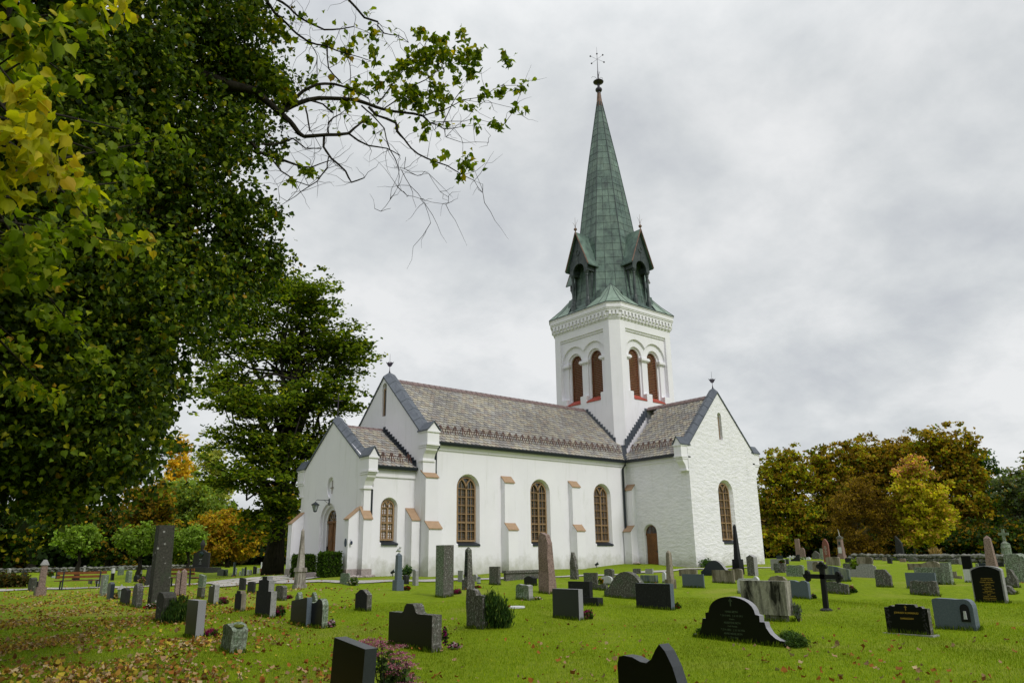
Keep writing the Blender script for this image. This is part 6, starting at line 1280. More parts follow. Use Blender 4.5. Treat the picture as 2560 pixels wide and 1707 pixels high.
# the crown's inner mass: more leaves, coloured darker to deepen the shade inside
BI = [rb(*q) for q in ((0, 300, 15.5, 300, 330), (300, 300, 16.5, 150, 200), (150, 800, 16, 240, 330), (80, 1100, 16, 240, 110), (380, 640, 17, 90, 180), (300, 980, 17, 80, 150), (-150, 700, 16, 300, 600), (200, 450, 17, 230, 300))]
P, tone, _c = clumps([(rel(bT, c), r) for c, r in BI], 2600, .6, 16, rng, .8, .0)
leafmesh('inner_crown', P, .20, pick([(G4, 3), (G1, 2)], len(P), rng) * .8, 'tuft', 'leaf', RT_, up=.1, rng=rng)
ZZ = lambda x, y: (600 + x / 2.8, y / 2.8)
bm = bmesh.new(); pxm = proj(at(900, 300, 14.5))[2] / FPX / 2.8
def branch(pts, d0=14.5, dd=0.0, jit=1.0, seg=7):
    P_ = []; R_ = []
    for i, q in enumerate(pts):
        x, y = ZZ(q[0], q[1]); p = at(x, y, d0 + dd * i / len(pts) + rng.normal(0, .05) * jit); P_.append(Vector(V(*p)) - bT); R_.append(max(.004, q[2] * pxm * 1.45) if len(q) > 2 else .004)
    # wobble in between
    Q = []; S = []
    for (a, b_), (r1, r2) in zip(zip(P_, P_[1:]), zip(R_, R_[1:])):
        Q += [a, a.lerp(b_, .5) + Vector(rng.normal(0, .03, 3)) * (a - b_).length]; S += [r1, (r1 + r2) / 2 * 1.03]
    Q.append(P_[-1]); S.append(R_[-1]); tube(bm, Q, S, seg, cap=False); return P_
tw_ = []
for B_ in ([(-2600, 900, 70), (-1300, 500, 48), (-700, 430, 40), (-300, 520, 30), (-60, 600, 24), (120, 640, 18), (200, 720, 16), (270, 785, 14), (370, 740, 12), (480, 700, 10.5), (640, 690, 9.5), (800, 700, 9), (900, 730, 8), (1000, 765, 7), (1150, 790, 6), (1280, 812, 6), (1330, 860, 3), (1430, 905, 2.5), (1540, 890, 1.5)],
           [(270, 785, 14), (350, 850, 12), (410, 930, 11), (450, 957, 9), (600, 945, 8), (760, 935, 7), (850, 860, 4), (900, 820, 2.5)], [(760, 935, 5), (900, 1020, 4), (1030, 1040, 3), (1120, 1090, 2)],
           [(590, 945, 6), (585, 1030, 5.5), (640, 1110, 5), (740, 1200, 4.5), (780, 1277, 4), (870, 1245, 2.5)], [(900, 750, 6), (960, 810, 5), (1090, 860, 7), (1100, 920, 7), (1150, 975, 4.5), (1200, 1040, 4), (1310, 1110, 4), (1450, 1160, 3), (1560, 1225, 2.2), (1640, 1265, 1.4), (1700, 1350, 1), (1712, 1420, .7)],
           [(300, 740, 8), (440, 640, 8), (540, 592, 6.5), (660, 590, 6.5), (760, 620, 4), (900, 690, 3)], [(850, 740, 4), (920, 800, 3.5), (1010, 900, 3), (1050, 1050, 2.5), (1110, 1180, 2.2), (1105, 1310, 1.6), (1050, 1400, 1.2), (985, 1480, .7)], [(1105, 1310, 1.4), (1170, 1370, 1.2), (1260, 1390, 1), (1440, 1430, .6)],
           [(1130, 1190, 1.8), (1190, 1300, 1.5), (1290, 1420, 1.1), (1335, 1560, .6)], [(1160, 1100, 1.5), (1150, 1180, 1.5), (1240, 1230, 1.2), (1320, 1215, 1), (1400, 1340, .8), (1460, 1380, .5)],
           [(640, -160, 9), (760, 0, 6), (870, 125, 5.5), (965, 155, 5), (962, 180, 4), (1010, 235, 3), (1110, 250, 2), (1180, 300, 1.5)], [(150, -120, 8), (260, 0, 6.5), (340, 50, 5.5), (400, 110, 5), (480, 160, 5), (590, 210, 4.5), (700, 205, 3.5), (795, 188, 2.5)],
           [(90, -150, 9), (180, 0, 7), (240, 90, 6.5), (330, 170, 5.5), (400, 240, 5), (480, 295, 5), (590, 320, 4), (760, 380, 2.5), (920, 430, 1.8)], [(610, 310, 4), (620, 480, 3.5), (690, 560, 3.5), (715, 590, 2)],
           [(-300, 900, 14), (20, 930, 8), (140, 1070, 8), (260, 1110, 6.5), (380, 1150, 5), (500, 1172, 3.5), (625, 1125, 2)], [(150, 1010, 5), (250, 1010, 5), (370, 970, 4), (460, 1040, 3), (570, 1042, 2)], [(620, 1100, 3), (610, 1180, 3), (540, 1270, 2.5), (430, 1340, 2), (330, 1410, 1.3), (240, 1470, 1)],
           [(200, 1080, 4), (290, 1200, 3.5), (390, 1270, 2.5), (480, 1300, 2)], [(960, 730, 3.5), (1060, 600, 3), (1150, 470, 2.5), (1200, 380, 1.8), (1260, 300, 1)], [(1010, 760, 3), (1150, 650, 3), (1300, 560, 2.5), (1420, 480, 1.8), (1560, 400, 1)], [(1290, 810, 3), (1430, 770, 2.5), (1560, 700, 2), (1700, 680, 1.5), (1830, 600, 1.2), (1960, 600, .8)],
           [(1410, 890, 2.2), (1500, 700, 2), (1600, 550, 1.6), (1590, 430, 1)], [(1300, 690, 2), (1320, 600, 1.5), (1380, 480, 1)], [(1330, 860, 2), (1480, 850, 1.6), (1640, 830, 1.2), (1850, 870, .8)], [(1560, 700, 1.2), (1760, 720, 1), (1930, 760, .6)], [(460, 750, 4), (470, 800, 4), (490, 920, 3.5)], [(620, 940, 4), (620, 860, 5), (700, 800, 2), (740, 770, 1.5)],
           [(540, 530, 2), (540, 390, 2), (500, 320, 2)], [(770, 600, 2), (770, 460, 1.8), (740, 380, 1.2)], [(1430, 900, 2), (1440, 960, 1.6), (1560, 1000, 1.2), (1740, 998, .6)], [(480, 700, 5), (580, 730, 4), (650, 790, 5)], [(1280, 812, 2), (1340, 640, 1.6), (1300, 300, 1)]):
    tw_ += branch(B_)[1:]
# fine bare twigs
TW0 = [p for p in tw_ if p.length > 0]; twp = []
for p in TW0[6:]:
    for _ in range(2):
        d = Vector((rng.normal(0, .3), rng.normal(0, .3), rng.normal(.05, .3))); L_ = d.length * 1.3; q = [p]; 
        for s in range(4): q.append(q[-1] + d * .33 + Vector(rng.normal(0, .05, 3)))
        tube(bm, q, [.007, .0058, .0045, .0035, .002], 3, cap=False); twp += q[1:]
fin(bm, 'limb', 'bark', RT_, smooth=True, recalc=False)
bm = bmesh.new(); limbs(bm, (0, 0, -.4), (.8, -.5, 15), C_, .62, 60, rng, seg=8); fin(bm, 'trunk', 'bark', RT_, smooth=True, recalc=False)
LC = [(1250, 220, 55), (1340, 265, 45), (1430, 270, 40), (1560, 235, 45), (1300, 400, 105), (1450, 400, 100), (1600, 400, 80), (1620, 520, 50), (1680, 350, 35), (1100, 480, 60), (1060, 545, 40), (960, 575, 60), (820, 610, 50), (1200, 470, 60), (1380, 610, 70), (1230, 655, 60), (1140, 705, 60), (1270, 735, 65), (1400, 745, 60), (1450, 690, 40),
      (1300, 880, 35), (1270, 960, 28), (1700, 660, 40), (1800, 640, 48), (1960, 610, 48), (1870, 430, 48), (1840, 362, 10), (1600, 740, 38), (1790, 870, 48), (1665, 885, 18), (1930, 760, 18), (2000, 765, 30), (1590, 1150, 65), (1540, 1240, 22), (1360, 1110, 30), (1440, 1070, 22), (915, 250, 48), (930, 360, 45), (955, 430, 25),
      (760, 350, 48), (620, 290, 40), (790, 260, 22), (490, 400, 18), (645, 410, 20), (520, 560, 28), (890, 830, 28), (760, 745, 35), (740, 680, 48), (510, 1190, 42), (430, 1165, 35), (350, 1280, 30), (140, 880, 60), (210, 560, 80), (300, 600, 60), (330, 700, 60), (180, 480, 90), (260, 1090, 40), (330, 250, 40), (240, 180, 70), (60, 150, 90), (1180, 600, 45), (1520, 560, 40), (1080, 620, 35)]
PL = []
for x, y, r in LC:
    X_, Y_ = ZZ(x, y); c = np.array(V(*at(X_, Y_, 14.5))) - np.array(bT); nn_ = max(7, int((r / 19) ** 2 * 4.2)); q = rng.normal(0, .52, (nn_, 3)) * r * pxm; PL.append(c + q)
q_ = np.array([tuple(p) for p in twp]); q_ = q_[q_[:, 2] > V(*at(*ZZ(1000, 900), 14.5)).z - bT.z]; PL.append(q_[rng.choice(len(q_), 200)] + rng.normal(0, .05, (200, 3)))
PL = np.concatenate(PL); cols = pick([(G2, 4), (G3, 5), (G1, .8), (YG, 1.2), (YL, .2), (OR, .12)], len(PL), rng)
leafmesh('sparse_leaves', PL, .115, cols, 'heart', 'leaf_thin', RT_, up=.1, droop=.5, rng=rng)
# nearer drooping sprays: the same linden family, a low branch of another tree beside the camera
bN = gpt(-900, 7.0); RN = setp(empty('linden_tree', bN), 'nearer linden with large yellow and bright green leaves hanging in from the left edge', 'tree')
NC_ = [((55, 235, 4.6, 60, 50), 1), ((30, 330, 4.6, 70, 60), 1), ((110, 320, 4.8, 65, 50), 1), ((60, 400, 4.8, 80, 60), 1), ((140, 410, 5.0, 50, 60), 1), ((20, 460, 4.8, 50, 40), 1), ((190, 470, 5.6, 40, 40), .6), ((230, 490, 5.8, 25, 30), .7), ((30, 40, 4.8, 60, 50), .4), ((120, 60, 4.8, 60, 55), .35), ((210, 30, 5, 60, 40), .5), ((290, 20, 5.2, 45, 35), .8), ((110, 120, 5.4, 45, 40), .3), ((60, 120, 5, 30, 30), .9),
       ((180, 200, 7, 40, 35), 0), ((290, 395, 7.5, 50, 40), 0), ((340, 450, 7.5, 40, 35), .05), ((60, 590, 6.5, 80, 50), .1), ((150, 570, 6.8, 60, 40), .1), ((260, 590, 7, 60, 35), .2), ((340, 612, 7, 40, 30), .5), ((60, 640, 6.5, 70, 40), .0), ((30, 690, 6.8, 60, 40), .3), ((120, 690, 7, 45, 30), .35), ((130, 640, 7.2, 50, 40), 0), ((210, 560, 7, 50, 30), 0), ((330, 330, 9, 60, 40), 0), ((420, 345, 9.5, 50, 30), 0), ((100, 200, 6.5, 60, 40), .1), ((20, 180, 6, 40, 60), .2), ((50, 860, 9, 40, 30), .2), ((150, 790, 9, 60, 40), 0), ((230, 880, 9.5, 40, 30), .05), ((60, 970, 9.5, 40, 25), .3), ((130, 985, 9.5, 30, 20), .3)]
# unseen leaf masses added above and left of the camera to shade crown and lawn
def camrel(f_, r_, z): q = CP + FW * f_ + RT * r_; return tuple(Vector(V(q[0], q[1], z)) - bN)
ob_ = [(camrel(f_, r_, z), (rr, rr, rr * .75)) for f_, r_, z, rr in ((1, -8, 8, 3.6), (6, -12, 9, 4.2), (-3, -10, 9, 4), (2, -13, 12, 5), (-6, -14, 8, 5), (7, -16, 7, 4.5), (-2, -5, 11.5, 3.2), (3.5, -4.5, 11.5, 2.6), (-9, -7, 9, 4), (10, -12.5, 5, 4), (5, -8.5, 6, 3), (8, -9, 15, 4), (4, -7, 12, 3.5), (11, -6, 18.5, 4.5), (15, -10, 21, 5), (10, -13, 12, 4.5), (12, -17.5, 9, 4.5), (3, -6, 4, 2.2), (6, -8, 3.5, 2.4), (0, -6, 5, 3), (9, -10.5, 3, 2.5), (12, -13, 4, 3), (2, -5.5, 8, 2.5), (-4, -6, 4, 3), (12, -18, 14, 5), (5, -15, 16, 5))]
Pc, tone, _c = clumps(ob_, 3600, .8, 16, rng, .7, .1); leafmesh('crown', Pc, .26, pick([(G1, 2), (G2, 3), (G3, 1)], len(Pc), rng), 'tuft', 'leaf', RN, up=.2, rng=rng)
P_, c_ = [], []
for q, yf in NC_:
    bb = rb(*q); nn_ = int(12 + q[3] * q[4] / 3600 * 30 * (q[2] / 5) ** 1.5); pt = rng.normal(0, .5, (nn_, 3)) * np.array(bb[1]) + np.array(bb[0]) - np.array(bN); P_.append(pt)
    cc = np.where((rng.random(nn_) < yf)[:, None], pick([((.48, .40, .03), 3), ((.36, .36, .02), 5), ((.42, .29, .03), .6)], nn_, rng), pick([((.12, .18, .012), 3), ((.17, .24, .015), 2.4), ((.26, .30, .02), 1.2)], nn_, rng)); c_.append(cc)
leafmesh('sparse_leaves', np.concatenate(P_), .080, np.concatenate(c_), 'heart', 'leaf_thin', RN, up=.05, droop=.65, rng=rng)
bm = bmesh.new(); tp = Vector((.3, 0, 7)); tube(bm, [(0, 0, -.4), (.1, 0, 2), (.15, .1, 4.5), tp], [.28, .2, .16, .08], 10)
for q, yf in NC_:
    e = Vector(rb(*q)[0]) - bN; s0 = Vector((.12, 0, rng.uniform(2.6, 6))); tube(bm, [s0, s0.lerp(e, .5) + Vector((0, 0, .4)), s0.lerp(e, .85) + Vector((0, 0, .12)), e], [.03, .018, .009, .003], 5, cap=False)
fin(bm, 'trunk', 'bark', RN, smooth=True, recalc=False)
# the tall dark tree beside the porch
bC = gpt(682, 52)
CB = [rb(*q) for q in ((770, 760, 52, 90, 85), (700, 730, 54, 90, 80), (830, 870, 52, 95, 80), (880, 880, 51, 60, 60), (700, 880, 53, 120, 90), (600, 800, 54, 90, 80), (570, 960, 52, 80, 60), (640, 1020, 50, 120, 60), (760, 1000, 51, 110, 70), (850, 990, 50, 70, 55), (590, 1100, 50, 90, 45), (700, 1130, 50, 110, 60), (620, 1190, 49, 100, 50), (700, 1260, 50, 90, 60), (560, 1010, 50, 50, 40), (790, 1120, 53, 90, 60), (530, 880, 55, 50, 60), (640, 1310, 50, 60, 40), (740, 1340, 54, 60, 60))]
tree('tall dark green tree between the far graves and the church porch', bC, 19, CB, [(G1, 1.6), (G2, 3.6), (G4, .3), (G3, 2.8), (YG, .5)], 1550, .75, 30, .215, 5, shape='tuft', r0=.62, nl=90, flat_=.28, up=.75, hollow=.0, top=(1.0, 0, 17), start=.2)
bm = bmesh.new()
# bases of background trees
def wood(lst, seed0, group, K=1.0, nk=1.0):
    for i, (lb, x, d, blobs, pal, n, cr, per, sz, kw) in enumerate(lst):
        d *= K; blobs = [(q[0], q[1], q[2] * K, q[3], q[4]) for q in blobs]; cr *= K * .9; sz *= K; n = int(n * nk); kw = dict(kw); kw.setdefault('flat_', .5); kw.setdefault('hollow', .1)
        tree(lb, gpt(x, d), 8, [rb(*q) for q in blobs], pal, n, cr, per, sz, seed0 + i, group=group, **kw)
MAP = [(OR, 2.6), (BR, 2.4), (RB, .3), (YG, 2.4), (G2, 1.6)]
wood([
    ('yellow-green and brown maple right behind the church corner', 1960, 80, [(1950, 1180, 80, 70, 60), (1990, 1200, 80, 55, 60), (1930, 1260, 79, 60, 55), (2000, 1290, 79, 60, 50), (1940, 1340, 78, 50, 40), (2010, 1350, 80, 40, 35)], [(OR, 2), (YG, 3), (BR, 1.4), (G2, 1.6)], 945, .60, 28, .245, dict(r0=.22, nl=30, shape='tuft')),
    ('brown maple second from the church corner', 2060, 84, [(2065, 1165, 84, 55, 55), (2080, 1230, 83, 60, 60), (2050, 1300, 84, 55, 55), (2060, 1350, 84, 50, 40)], MAP, 798, .60, 28, .245, dict(r0=.22, nl=30, shape='tuft')),
    ('tall brown maple with a domed top in the middle of the row', 2150, 86, [(2150, 1140, 86, 60, 60), (2185, 1160, 86, 45, 55), (2130, 1200, 86, 50, 50), (2170, 1240, 86, 60, 60), (2160, 1320, 86, 70, 60)], [(OR, 2.6), (BR, 2.8), (RB, .4), (YG, 1.6), (G2, .8)], 945, .60, 28, .245, dict(r0=.25, nl=36, shape='tuft')),
    ('narrow brown tree crown showing between the two largest maples', 2240, 88, [(2238, 1135, 88, 45, 45), (2245, 1200, 88, 50, 60), (2240, 1290, 88, 60, 60)], [(OR, 3), (BR, 2.6), (YG, .6)], 620, .58, 26, .245, dict(r0=.2, nl=24, shape='tuft')),
    ('largest brown maple of the row on the right', 2355, 84, [(2330, 1120, 84, 65, 55), (2385, 1130, 84, 60, 60), (2410, 1190, 84, 55, 60), (2350, 1200, 84, 70, 60), (2420, 1260, 83, 60, 60), (2380, 1330, 84, 80, 60), (2300, 1140, 85, 35, 40)], [(OR, 2.8), (BR, 2.4), (RB, .2), (YG, 2), (G2, 1.2)], 1260, .60, 28, .245, dict(r0=.28, nl=44, shape='tuft')),
    ('dark green tree behind the largest maple at right', 2450, 92, [(2445, 1170, 92, 40, 55), (2475, 1240, 92, 45, 60), (2470, 1320, 90, 60, 60)], [(G1, 2), (G2, 2), ((.03, .07, .03), 2)], 651, .60, 28, .245, dict(r0=.25, nl=24, shape='tuft')),
    ('pale grey-green birch at the right picture edge', 2560, 84, [(2530, 1230, 84, 45, 60), (2585, 1240, 84, 60, 80), (2560, 1330, 84, 70, 60)], [((.12, .16, .08), 3), ((.20, .22, .12), 1.5), (G2, 1), (OR, .5)], 620, .6, 26, .23, dict(r0=.2, nl=24, bark='bark_pale', shape='tuft')),
    ('brown maple behind the birch, cut by the right picture edge', 2640, 96, [(2590, 1170, 96, 40, 40), (2650, 1200, 96, 70, 70), (2640, 1320, 96, 90, 70)], MAP, 500, .6, 24, .25, dict(r0=.22, nl=16, shape='tuft')),
], 100, 'autumn maples in a row behind the right side of the graveyard', 1.24, .62)
wood([('round yellow tree blushing pink at the top before the maples', 2290, 90, [(2285, 1190, 90, 45, 45), (2300, 1240, 90, 65, 50), (2270, 1270, 90, 45, 50), (2330, 1285, 90, 55, 45), (2300, 1330, 90, 55, 35)], [((.46, .40, .02), 4), ((.34, .34, .02), 3), ((.46, .26, .06), 1.6)], 950, .55, 24, .23, dict(r0=.12, nl=30, bark='bark_pale', two=((.50, .24, .11), 62), shape='tuft')),
      ('many-stemmed rusty brown shrub tree before the maple row', 2150, 90, [(2150, 1220, 90, 42, 38), (2130, 1265, 90, 62, 42), (2190, 1275, 90, 52, 42), (2105, 1310, 90, 40, 32), (2215, 1325, 90, 45, 36), (2150, 1345, 90, 50, 34), (2185, 1375, 90, 40, 22), (2130, 1375, 90, 36, 22)], [(BR, 3), (OR, 1.4), ((.15, .09, .02), 3)], 900, .6, 22, .19, dict(r0=.14, nl=60, start=.08, bark='bark_pale')),
      ], 150, 'small autumn trees in front of the maple row', 1.0, .85)
for i, (x, d, lb) in enumerate(((2010, 100, 'dark thicket bush under the maple nearest the church corner'), (2110, 99, 'dark thicket bush behind the pink tower-like monument'), (2180, 100, 'dark thicket bush right behind the rusty many-stemmed shrub tree'), (2330, 98, 'dark thicket bush below the pink-tipped yellow tree'), (2420, 96, 'dark thicket bush below the largest maple, behind the pale low stone'), (2520, 94, 'dark thicket bush behind the pinkish obelisk and the cairn'), (2600, 94, 'dark thicket bush at the right picture edge under the birch'))):
    tree(lb, gpt(x, d), 2.5, [rb(x - 22, 1360, d, 42, 32), rb(x + 24, 1350, d, 40, 38)], [(BR, 1.5), (G1, 3), (G4, 3), (OR, .5)], 240, .7, 20, .32, 170 + i, name='bush', cat='bush', r0=.06, nl=14, group='thicket bushes under the maple row', shape='tuft')
# left background, seen under the big linden
wood([
    ('golden yellow birch crown against the sky, far left background', 440, 120, [(445, 1120, 120, 28, 32), (450, 1170, 120, 36, 40), (435, 1230, 120, 40, 50)], [((.66, .46, .03), 4), ((.58, .34, .03), 1.5)], 460, .7, 22, .30, dict(r0=.2, nl=20, shape='tuft')),
    ('pale green willow-like tree behind the monument', 480, 95, [(470, 1240, 95, 70, 50), (520, 1290, 95, 70, 55), (440, 1310, 95, 60, 60), (500, 1360, 95, 80, 50)], [((.22, .30, .06), 3), ((.15, .22, .03), 3), (YG, 1.4)], 950, .7, 24, .26, dict(r0=.3, nl=36, shape='tuft')),
    ('light yellowish tree showing just left of the tall dark tree', 535, 115, [(530, 1150, 115, 32, 45), (545, 1220, 115, 40, 50)], [((.32, .36, .08), 3), ((.42, .36, .05), 1)], 380, .7, 20, .3, dict(r0=.2, nl=18, shape='tuft')),
    ('orange and yellow maple left of the tall dark tree', 570, 80, [(560, 1320, 80, 60, 45), (600, 1350, 80, 60, 45), (540, 1370, 80, 60, 35), (630, 1320, 81, 40, 40)], [(YL, 1.6), ((.34, .19, .015), 3), (OR, 2), (G3, 1)], 880, .55, 24, .23, dict(r0=.25, nl=40, shape='tuft')),
    ('small yellow maple squeezed between tall tree and porch', 735, 84, [(720, 1290, 84, 30, 60), (735, 1350, 84, 30, 45), (700, 1240, 88, 40, 50)], [(YL, 1.2), ((.32, .18, .015), 3), (G3, 1.4)], 340, .55, 22, .24, dict(r0=.2, nl=18, shape='tuft')),
    ('rusty orange tree behind the clipped lindens, left of the willow', 390, 84, [(380, 1250, 84, 55, 45), (330, 1310, 84, 70, 50), (400, 1330, 84, 50, 50)], [(OR, 2), (BR, 2.6), (G1, 1.6), (YG, .6)], 640, .65, 24, .26, dict(r0=.3, nl=30, shape='tuft')),
    ('dark tree with rusty patches behind the bench', 270, 80, [(250, 1320, 80, 70, 60), (300, 1370, 80, 60, 40), (200, 1300, 80, 60, 50)], [(BR, 2), (G1, 3), (G4, 3), (OR, .8)], 640, .65, 24, .26, dict(r0=.3, nl=26, shape='tuft')),
    ('dark tree with a leaning trunk at the far left edge', -10, 74, [(20, 1330, 74, 90, 60), (100, 1310, 76, 70, 60), (-80, 1300, 74, 90, 80)], [(G1, 3), (G4, 3), (YG, 1), (OR, .5)], 640, .7, 14, .36, dict(r0=.35, nl=26, shape='tuft')),
    ('dark tree with a thick trunk left of the pinkish pillar', 80, 92, [(120, 1300, 92, 80, 50), (60, 1340, 92, 70, 30)], [(G1, 3), (G4, 3), (YG, 1.2), (OR, 1)], 460, .7, 14, .38, dict(r0=.55, nl=24, shape='tuft')),
], 200, 'background trees seen under the big linden', 1.2, .85)
# distant wood closing the view
rng = np.random.default_rng(31); Pn, Cn = [], []
for i in range(150):
    x = rng.uniform(-500, 860) if i < 85 else rng.uniform(1850, 3000); d = rng.uniform(124, 155) if i < 85 else rng.uniform(118, 138); g = gpt(x, d); hh = rng.uniform(6, 9) if i < 85 else rng.uniform(5, 9)
    bl = [((g.x, g.y, g.z + hh * .45), (3.6, 3.6, hh * .55))]; P, tone, c = clumps(bl, 44, 1.1, 16, rng, .6, .2); Pn.append(P); base = [G1, G4, G4, BR, (.05, .04, .01)][rng.integers(5)]; Cn.append(np.array(base)[None] * (.5 + .8 * tone)[:, None])
for i in range(64):                      # unseen trees added behind the camera's left shoulder to darken west-facing sides
    a_ = math.radians(rng.uniform(100, 205)); dd = rng.uniform(34, 52); q_ = (CU + dd * math.cos(a_) - 6, CV - dd * math.sin(a_)); 
    hh = rng.uniform(11, 16); zz_ = h1(*q_)
    q3 = np.array([q_[0] - CP[0], q_[1] - CP[1]]); fx = q3 @ FW[:2]; rx_ = q3 @ RT[:2]
    if fx > 0 and rx_ / fx > -1.15: continue
    P, tone, c = clumps([((q_[0], -q_[1], zz_ + hh * .5), (4.2, 4.2, hh * .52))], 60, 1.3, 16, rng, .6, .2); Pn.append(P); Cn.append(np.array(G1)[None] * (.5 + .8 * tone)[:, None])
w_ = leafmesh('distant_wood', np.concatenate(Pn), .75, np.concatenate(Cn), 'tuft', 'leaf_far', rng=rng); setp(w_, 'far dark mixed wood closing the view behind both sides of the graveyard', 'wood', kind='stuff')
# three clipped lindens
for i, (x, lb) in enumerate(((198, 'leftmost of the three clipped round lindens, above the bench'), (350, 'middle one of three clipped round lindens, left of the giant slab'), (470, 'clipped round linden between giant slab and portrait monument'))):
    d = 58 if i < 2 else dist_('large dark monument with bronze portrait and a stone flame on top') + 5; tree(lb, gpt(x, d), 2.6, [rb(x - 14, 1345, d, 36, 26), rb(x + 16, 1342, d, 36, 28), rb(x, 1362, d, 34, 20)], [((.18, .28, .04), 3), ((.26, .36, .07), 2.4), (G2, 1.6)], 330, .32, 14, .20, 260 + i, r0=.22, nl=18, start=.6, group='clipped round lindens')
# hedges and bushes
def bush(label, blobs, pal, n, cr, per, sz, seed, shape='bent', mat='leaf_far', up=.3, base=None, name='bush', cat='bush', colvar=.3, flat_=.8, stems=10, upright=False, hollow=.3, group=None, droop=0):
    rng = np.random.default_rng(seed); base = base or Vector((blobs[0][0][0], blobs[0][0][1], h1(blobs[0][0][0], -blobs[0][0][1])))
    root = setp(empty(name, base), label, cat, group); P, tone, C_ = clumps([(rel(base, c), r) for c, r in blobs], n, cr, per, rng, flat_, hollow); P = P[P[:, 2] > -.03]; m = len(P)
    leafmesh('foliage', P, sz, pick(pal, m, rng) * (.6 + .8 * rng.random(m))[:, None], shape, mat, root, up=up, rng=rng, upright=upright, droop=droop, colvar=colvar)
    bm = bmesh.new()
    for c in C_[rng.choice(len(C_), min(stems, len(C_)), replace=False)]: tube(bm, [(c[0] * .2, c[1] * .2, -.05), (c[0] * .6, c[1] * .6, c[2] * .5), tuple(c)], [.012, .008, .003], 4, cap=False)
    fin(bm, 'stem', 'bark', root, recalc=False); return root
def box_hedge(label, u0, u1, v0, v1, h, seed):
    rng = np.random.default_rng(seed); c = Vector(V((u0 + u1) / 2, (v0 + v1) / 2, 0)); c.z = h1((u0 + u1) / 2, (v0 + v1) / 2); root = setp(empty('hedge', c), label, 'hedge'); n = 9000
    q = rng.uniform(-1, 1, (n, 3)); k = rng.integers(0, 3, n); sg = np.sign(rng.uniform(-1, 1, n)); q[np.arange(n), k] = sg * rng.uniform(.82, 1.0, n); q = np.sign(q) * np.abs(q) ** .92
    P = q * np.array([(u1 - u0) / 2, (v1 - v0) / 2, h / 2]) + np.array([0, 0, h / 2]) + rng.normal(0, .03, (n, 3)); P *= (1 - .10 * (P[:, 2:3] / h) ** 4 * np.array([1, 1, 0])); leafmesh('foliage', P, .075, pick([((.045, .09, .008), 3), ((.08, .15, .012), 2), ((.02, .045, .008), 2)], n, rng), 'bent', 'leaf_far', root, up=.2, rng=rng)
    bm = bmesh.new(); 
    vs_ = [bm.verts.new((sx * (u1 - u0) * .43, sy * (v1 - v0) * .43, z)) for z in (0, h * .9) for sx, sy in ((-1, -1), (1, -1), (1, 1), (-1, 1))]; [bm.faces.new([vs_[i] for i in f_]) for f_ in ((0, 1, 2, 3), (4, 5, 6, 7), (0, 1, 5, 4), (1, 2, 6, 5), (2, 3, 7, 6), (3, 0, 4, 7))]; fin(bm, 'inner_twigs', 'bark', root)
MATS['bark'].diffuse_color = (.02, .02, .02, 1)
box_hedge('clipped box hedge right of the porch door', -21.1, -20.2, -1.65, -.75, 1.12, 61); box_hedge('darker clipped bush left of the porch door, behind the obelisk', -20.8, -20.0, -5.3, -4.0, 1.15, 62)
NG = [((.018, .045, .008), 3), ((.04, .085, .012), 2), ((.09, .13, .02), .8)]
def pb(z, x, y, d_, rx, ry): return rb(zx(z, x), zy(z, y), d_, rx / ZM[z][2], ry / ZM[z][2])
d_ = dist_('mossy broken-topped stone with a juniper bush at its right') + .1
bush('feathery green juniper bush beside the broken-topped stone', [pb('Z3', 1480, 950, d_, 85, 130), pb('Z3', 1420, 860, d_, 50, 110), pb('Z3', 1540, 990, d_, 60, 85)], NG, 300, .12, 26, .085, 70, 'needle', 'needle', upright=True, name='juniper_bush')
d_ = dist_('stocky lichen stone with an evergreen bush at its right side')
bush('dark evergreen bush pressed against the stocky lichen stone', [pb('Z1', 1530, 960, d_ + .1, 75, 110), pb('Z1', 1470, 1000, d_, 60, 70)], NG, 260, .12, 22, .085, 71, 'needle', 'needle', upright=True)
LBm = 'large black arched stone with stepped shoulders and faint lettering'; d_ = dist_(LBm)
bush('low creeping juniper at the right foot of the black arched stone', [pb('Z5', 1080, 1190, d_ + .1, 85, 50), pb('Z5', 1000, 1140, d_ + .5, 90, 30)], [((.03, .07, .01), 3), ((.08, .14, .02), 2)], 200, .08, 20, .06, 72, 'needle', 'needle', up=.4)
bush('small twiggy plant behind the left foot of the arched stone', [pb('Z5', 200, 1100, d_ + 1.6, 40, 18)], NG, 60, .05, 12, .05, 73, 'bent')
bush('upright twiggy lavender at the right end of the stained slab', [pb('Z5', 1078, 925, dist_('wide concrete slab streaked black, raised on a recessed foot') + .1, 26, 80)], [((.10, .14, .07), 3), ((.14, .13, .17), 1)], 60, .05, 12, .06, 74, 'needle', 'needle', upright=True, stems=24)
bush('low bluish evergreen mound at the foot of the tall slanted slab', [pb('R1', 1440, 600, dist_('tall dark slanted slab standing by the trees') - .3, 135, 50)], [((.03, .08, .045), 3), ((.07, .14, .08), 1.5)], 130, .2, 16, .11, 75)
bush('green shrub against the nave wall by the left corner pier', [pb('Z3', 652, 548, 37.0, 26, 42)], [((.04, .09, .03), 3), ((.09, .15, .04), 2)], 60, .12, 12, .10, 76)
bush('small leafy plant at the foot of the transept corner', [(tuple(V(.5, TV + .35, h1(.5, TV + .4) + .2)), (.5, .22, .22))], [((.04, .09, .02), 3), ((.09, .15, .04), 2)], 60, .1, 12, .09, 77)
bush('white and green flowering plant at the pale lichen block', [pb('Z2', 1925, 640, dist_('pale lichen block at the corner of the porch steps'), 34, 34)], [((.06, .11, .02), 4), ((.5, .45, .48), 1)], 60, .1, 12, .07, 78)
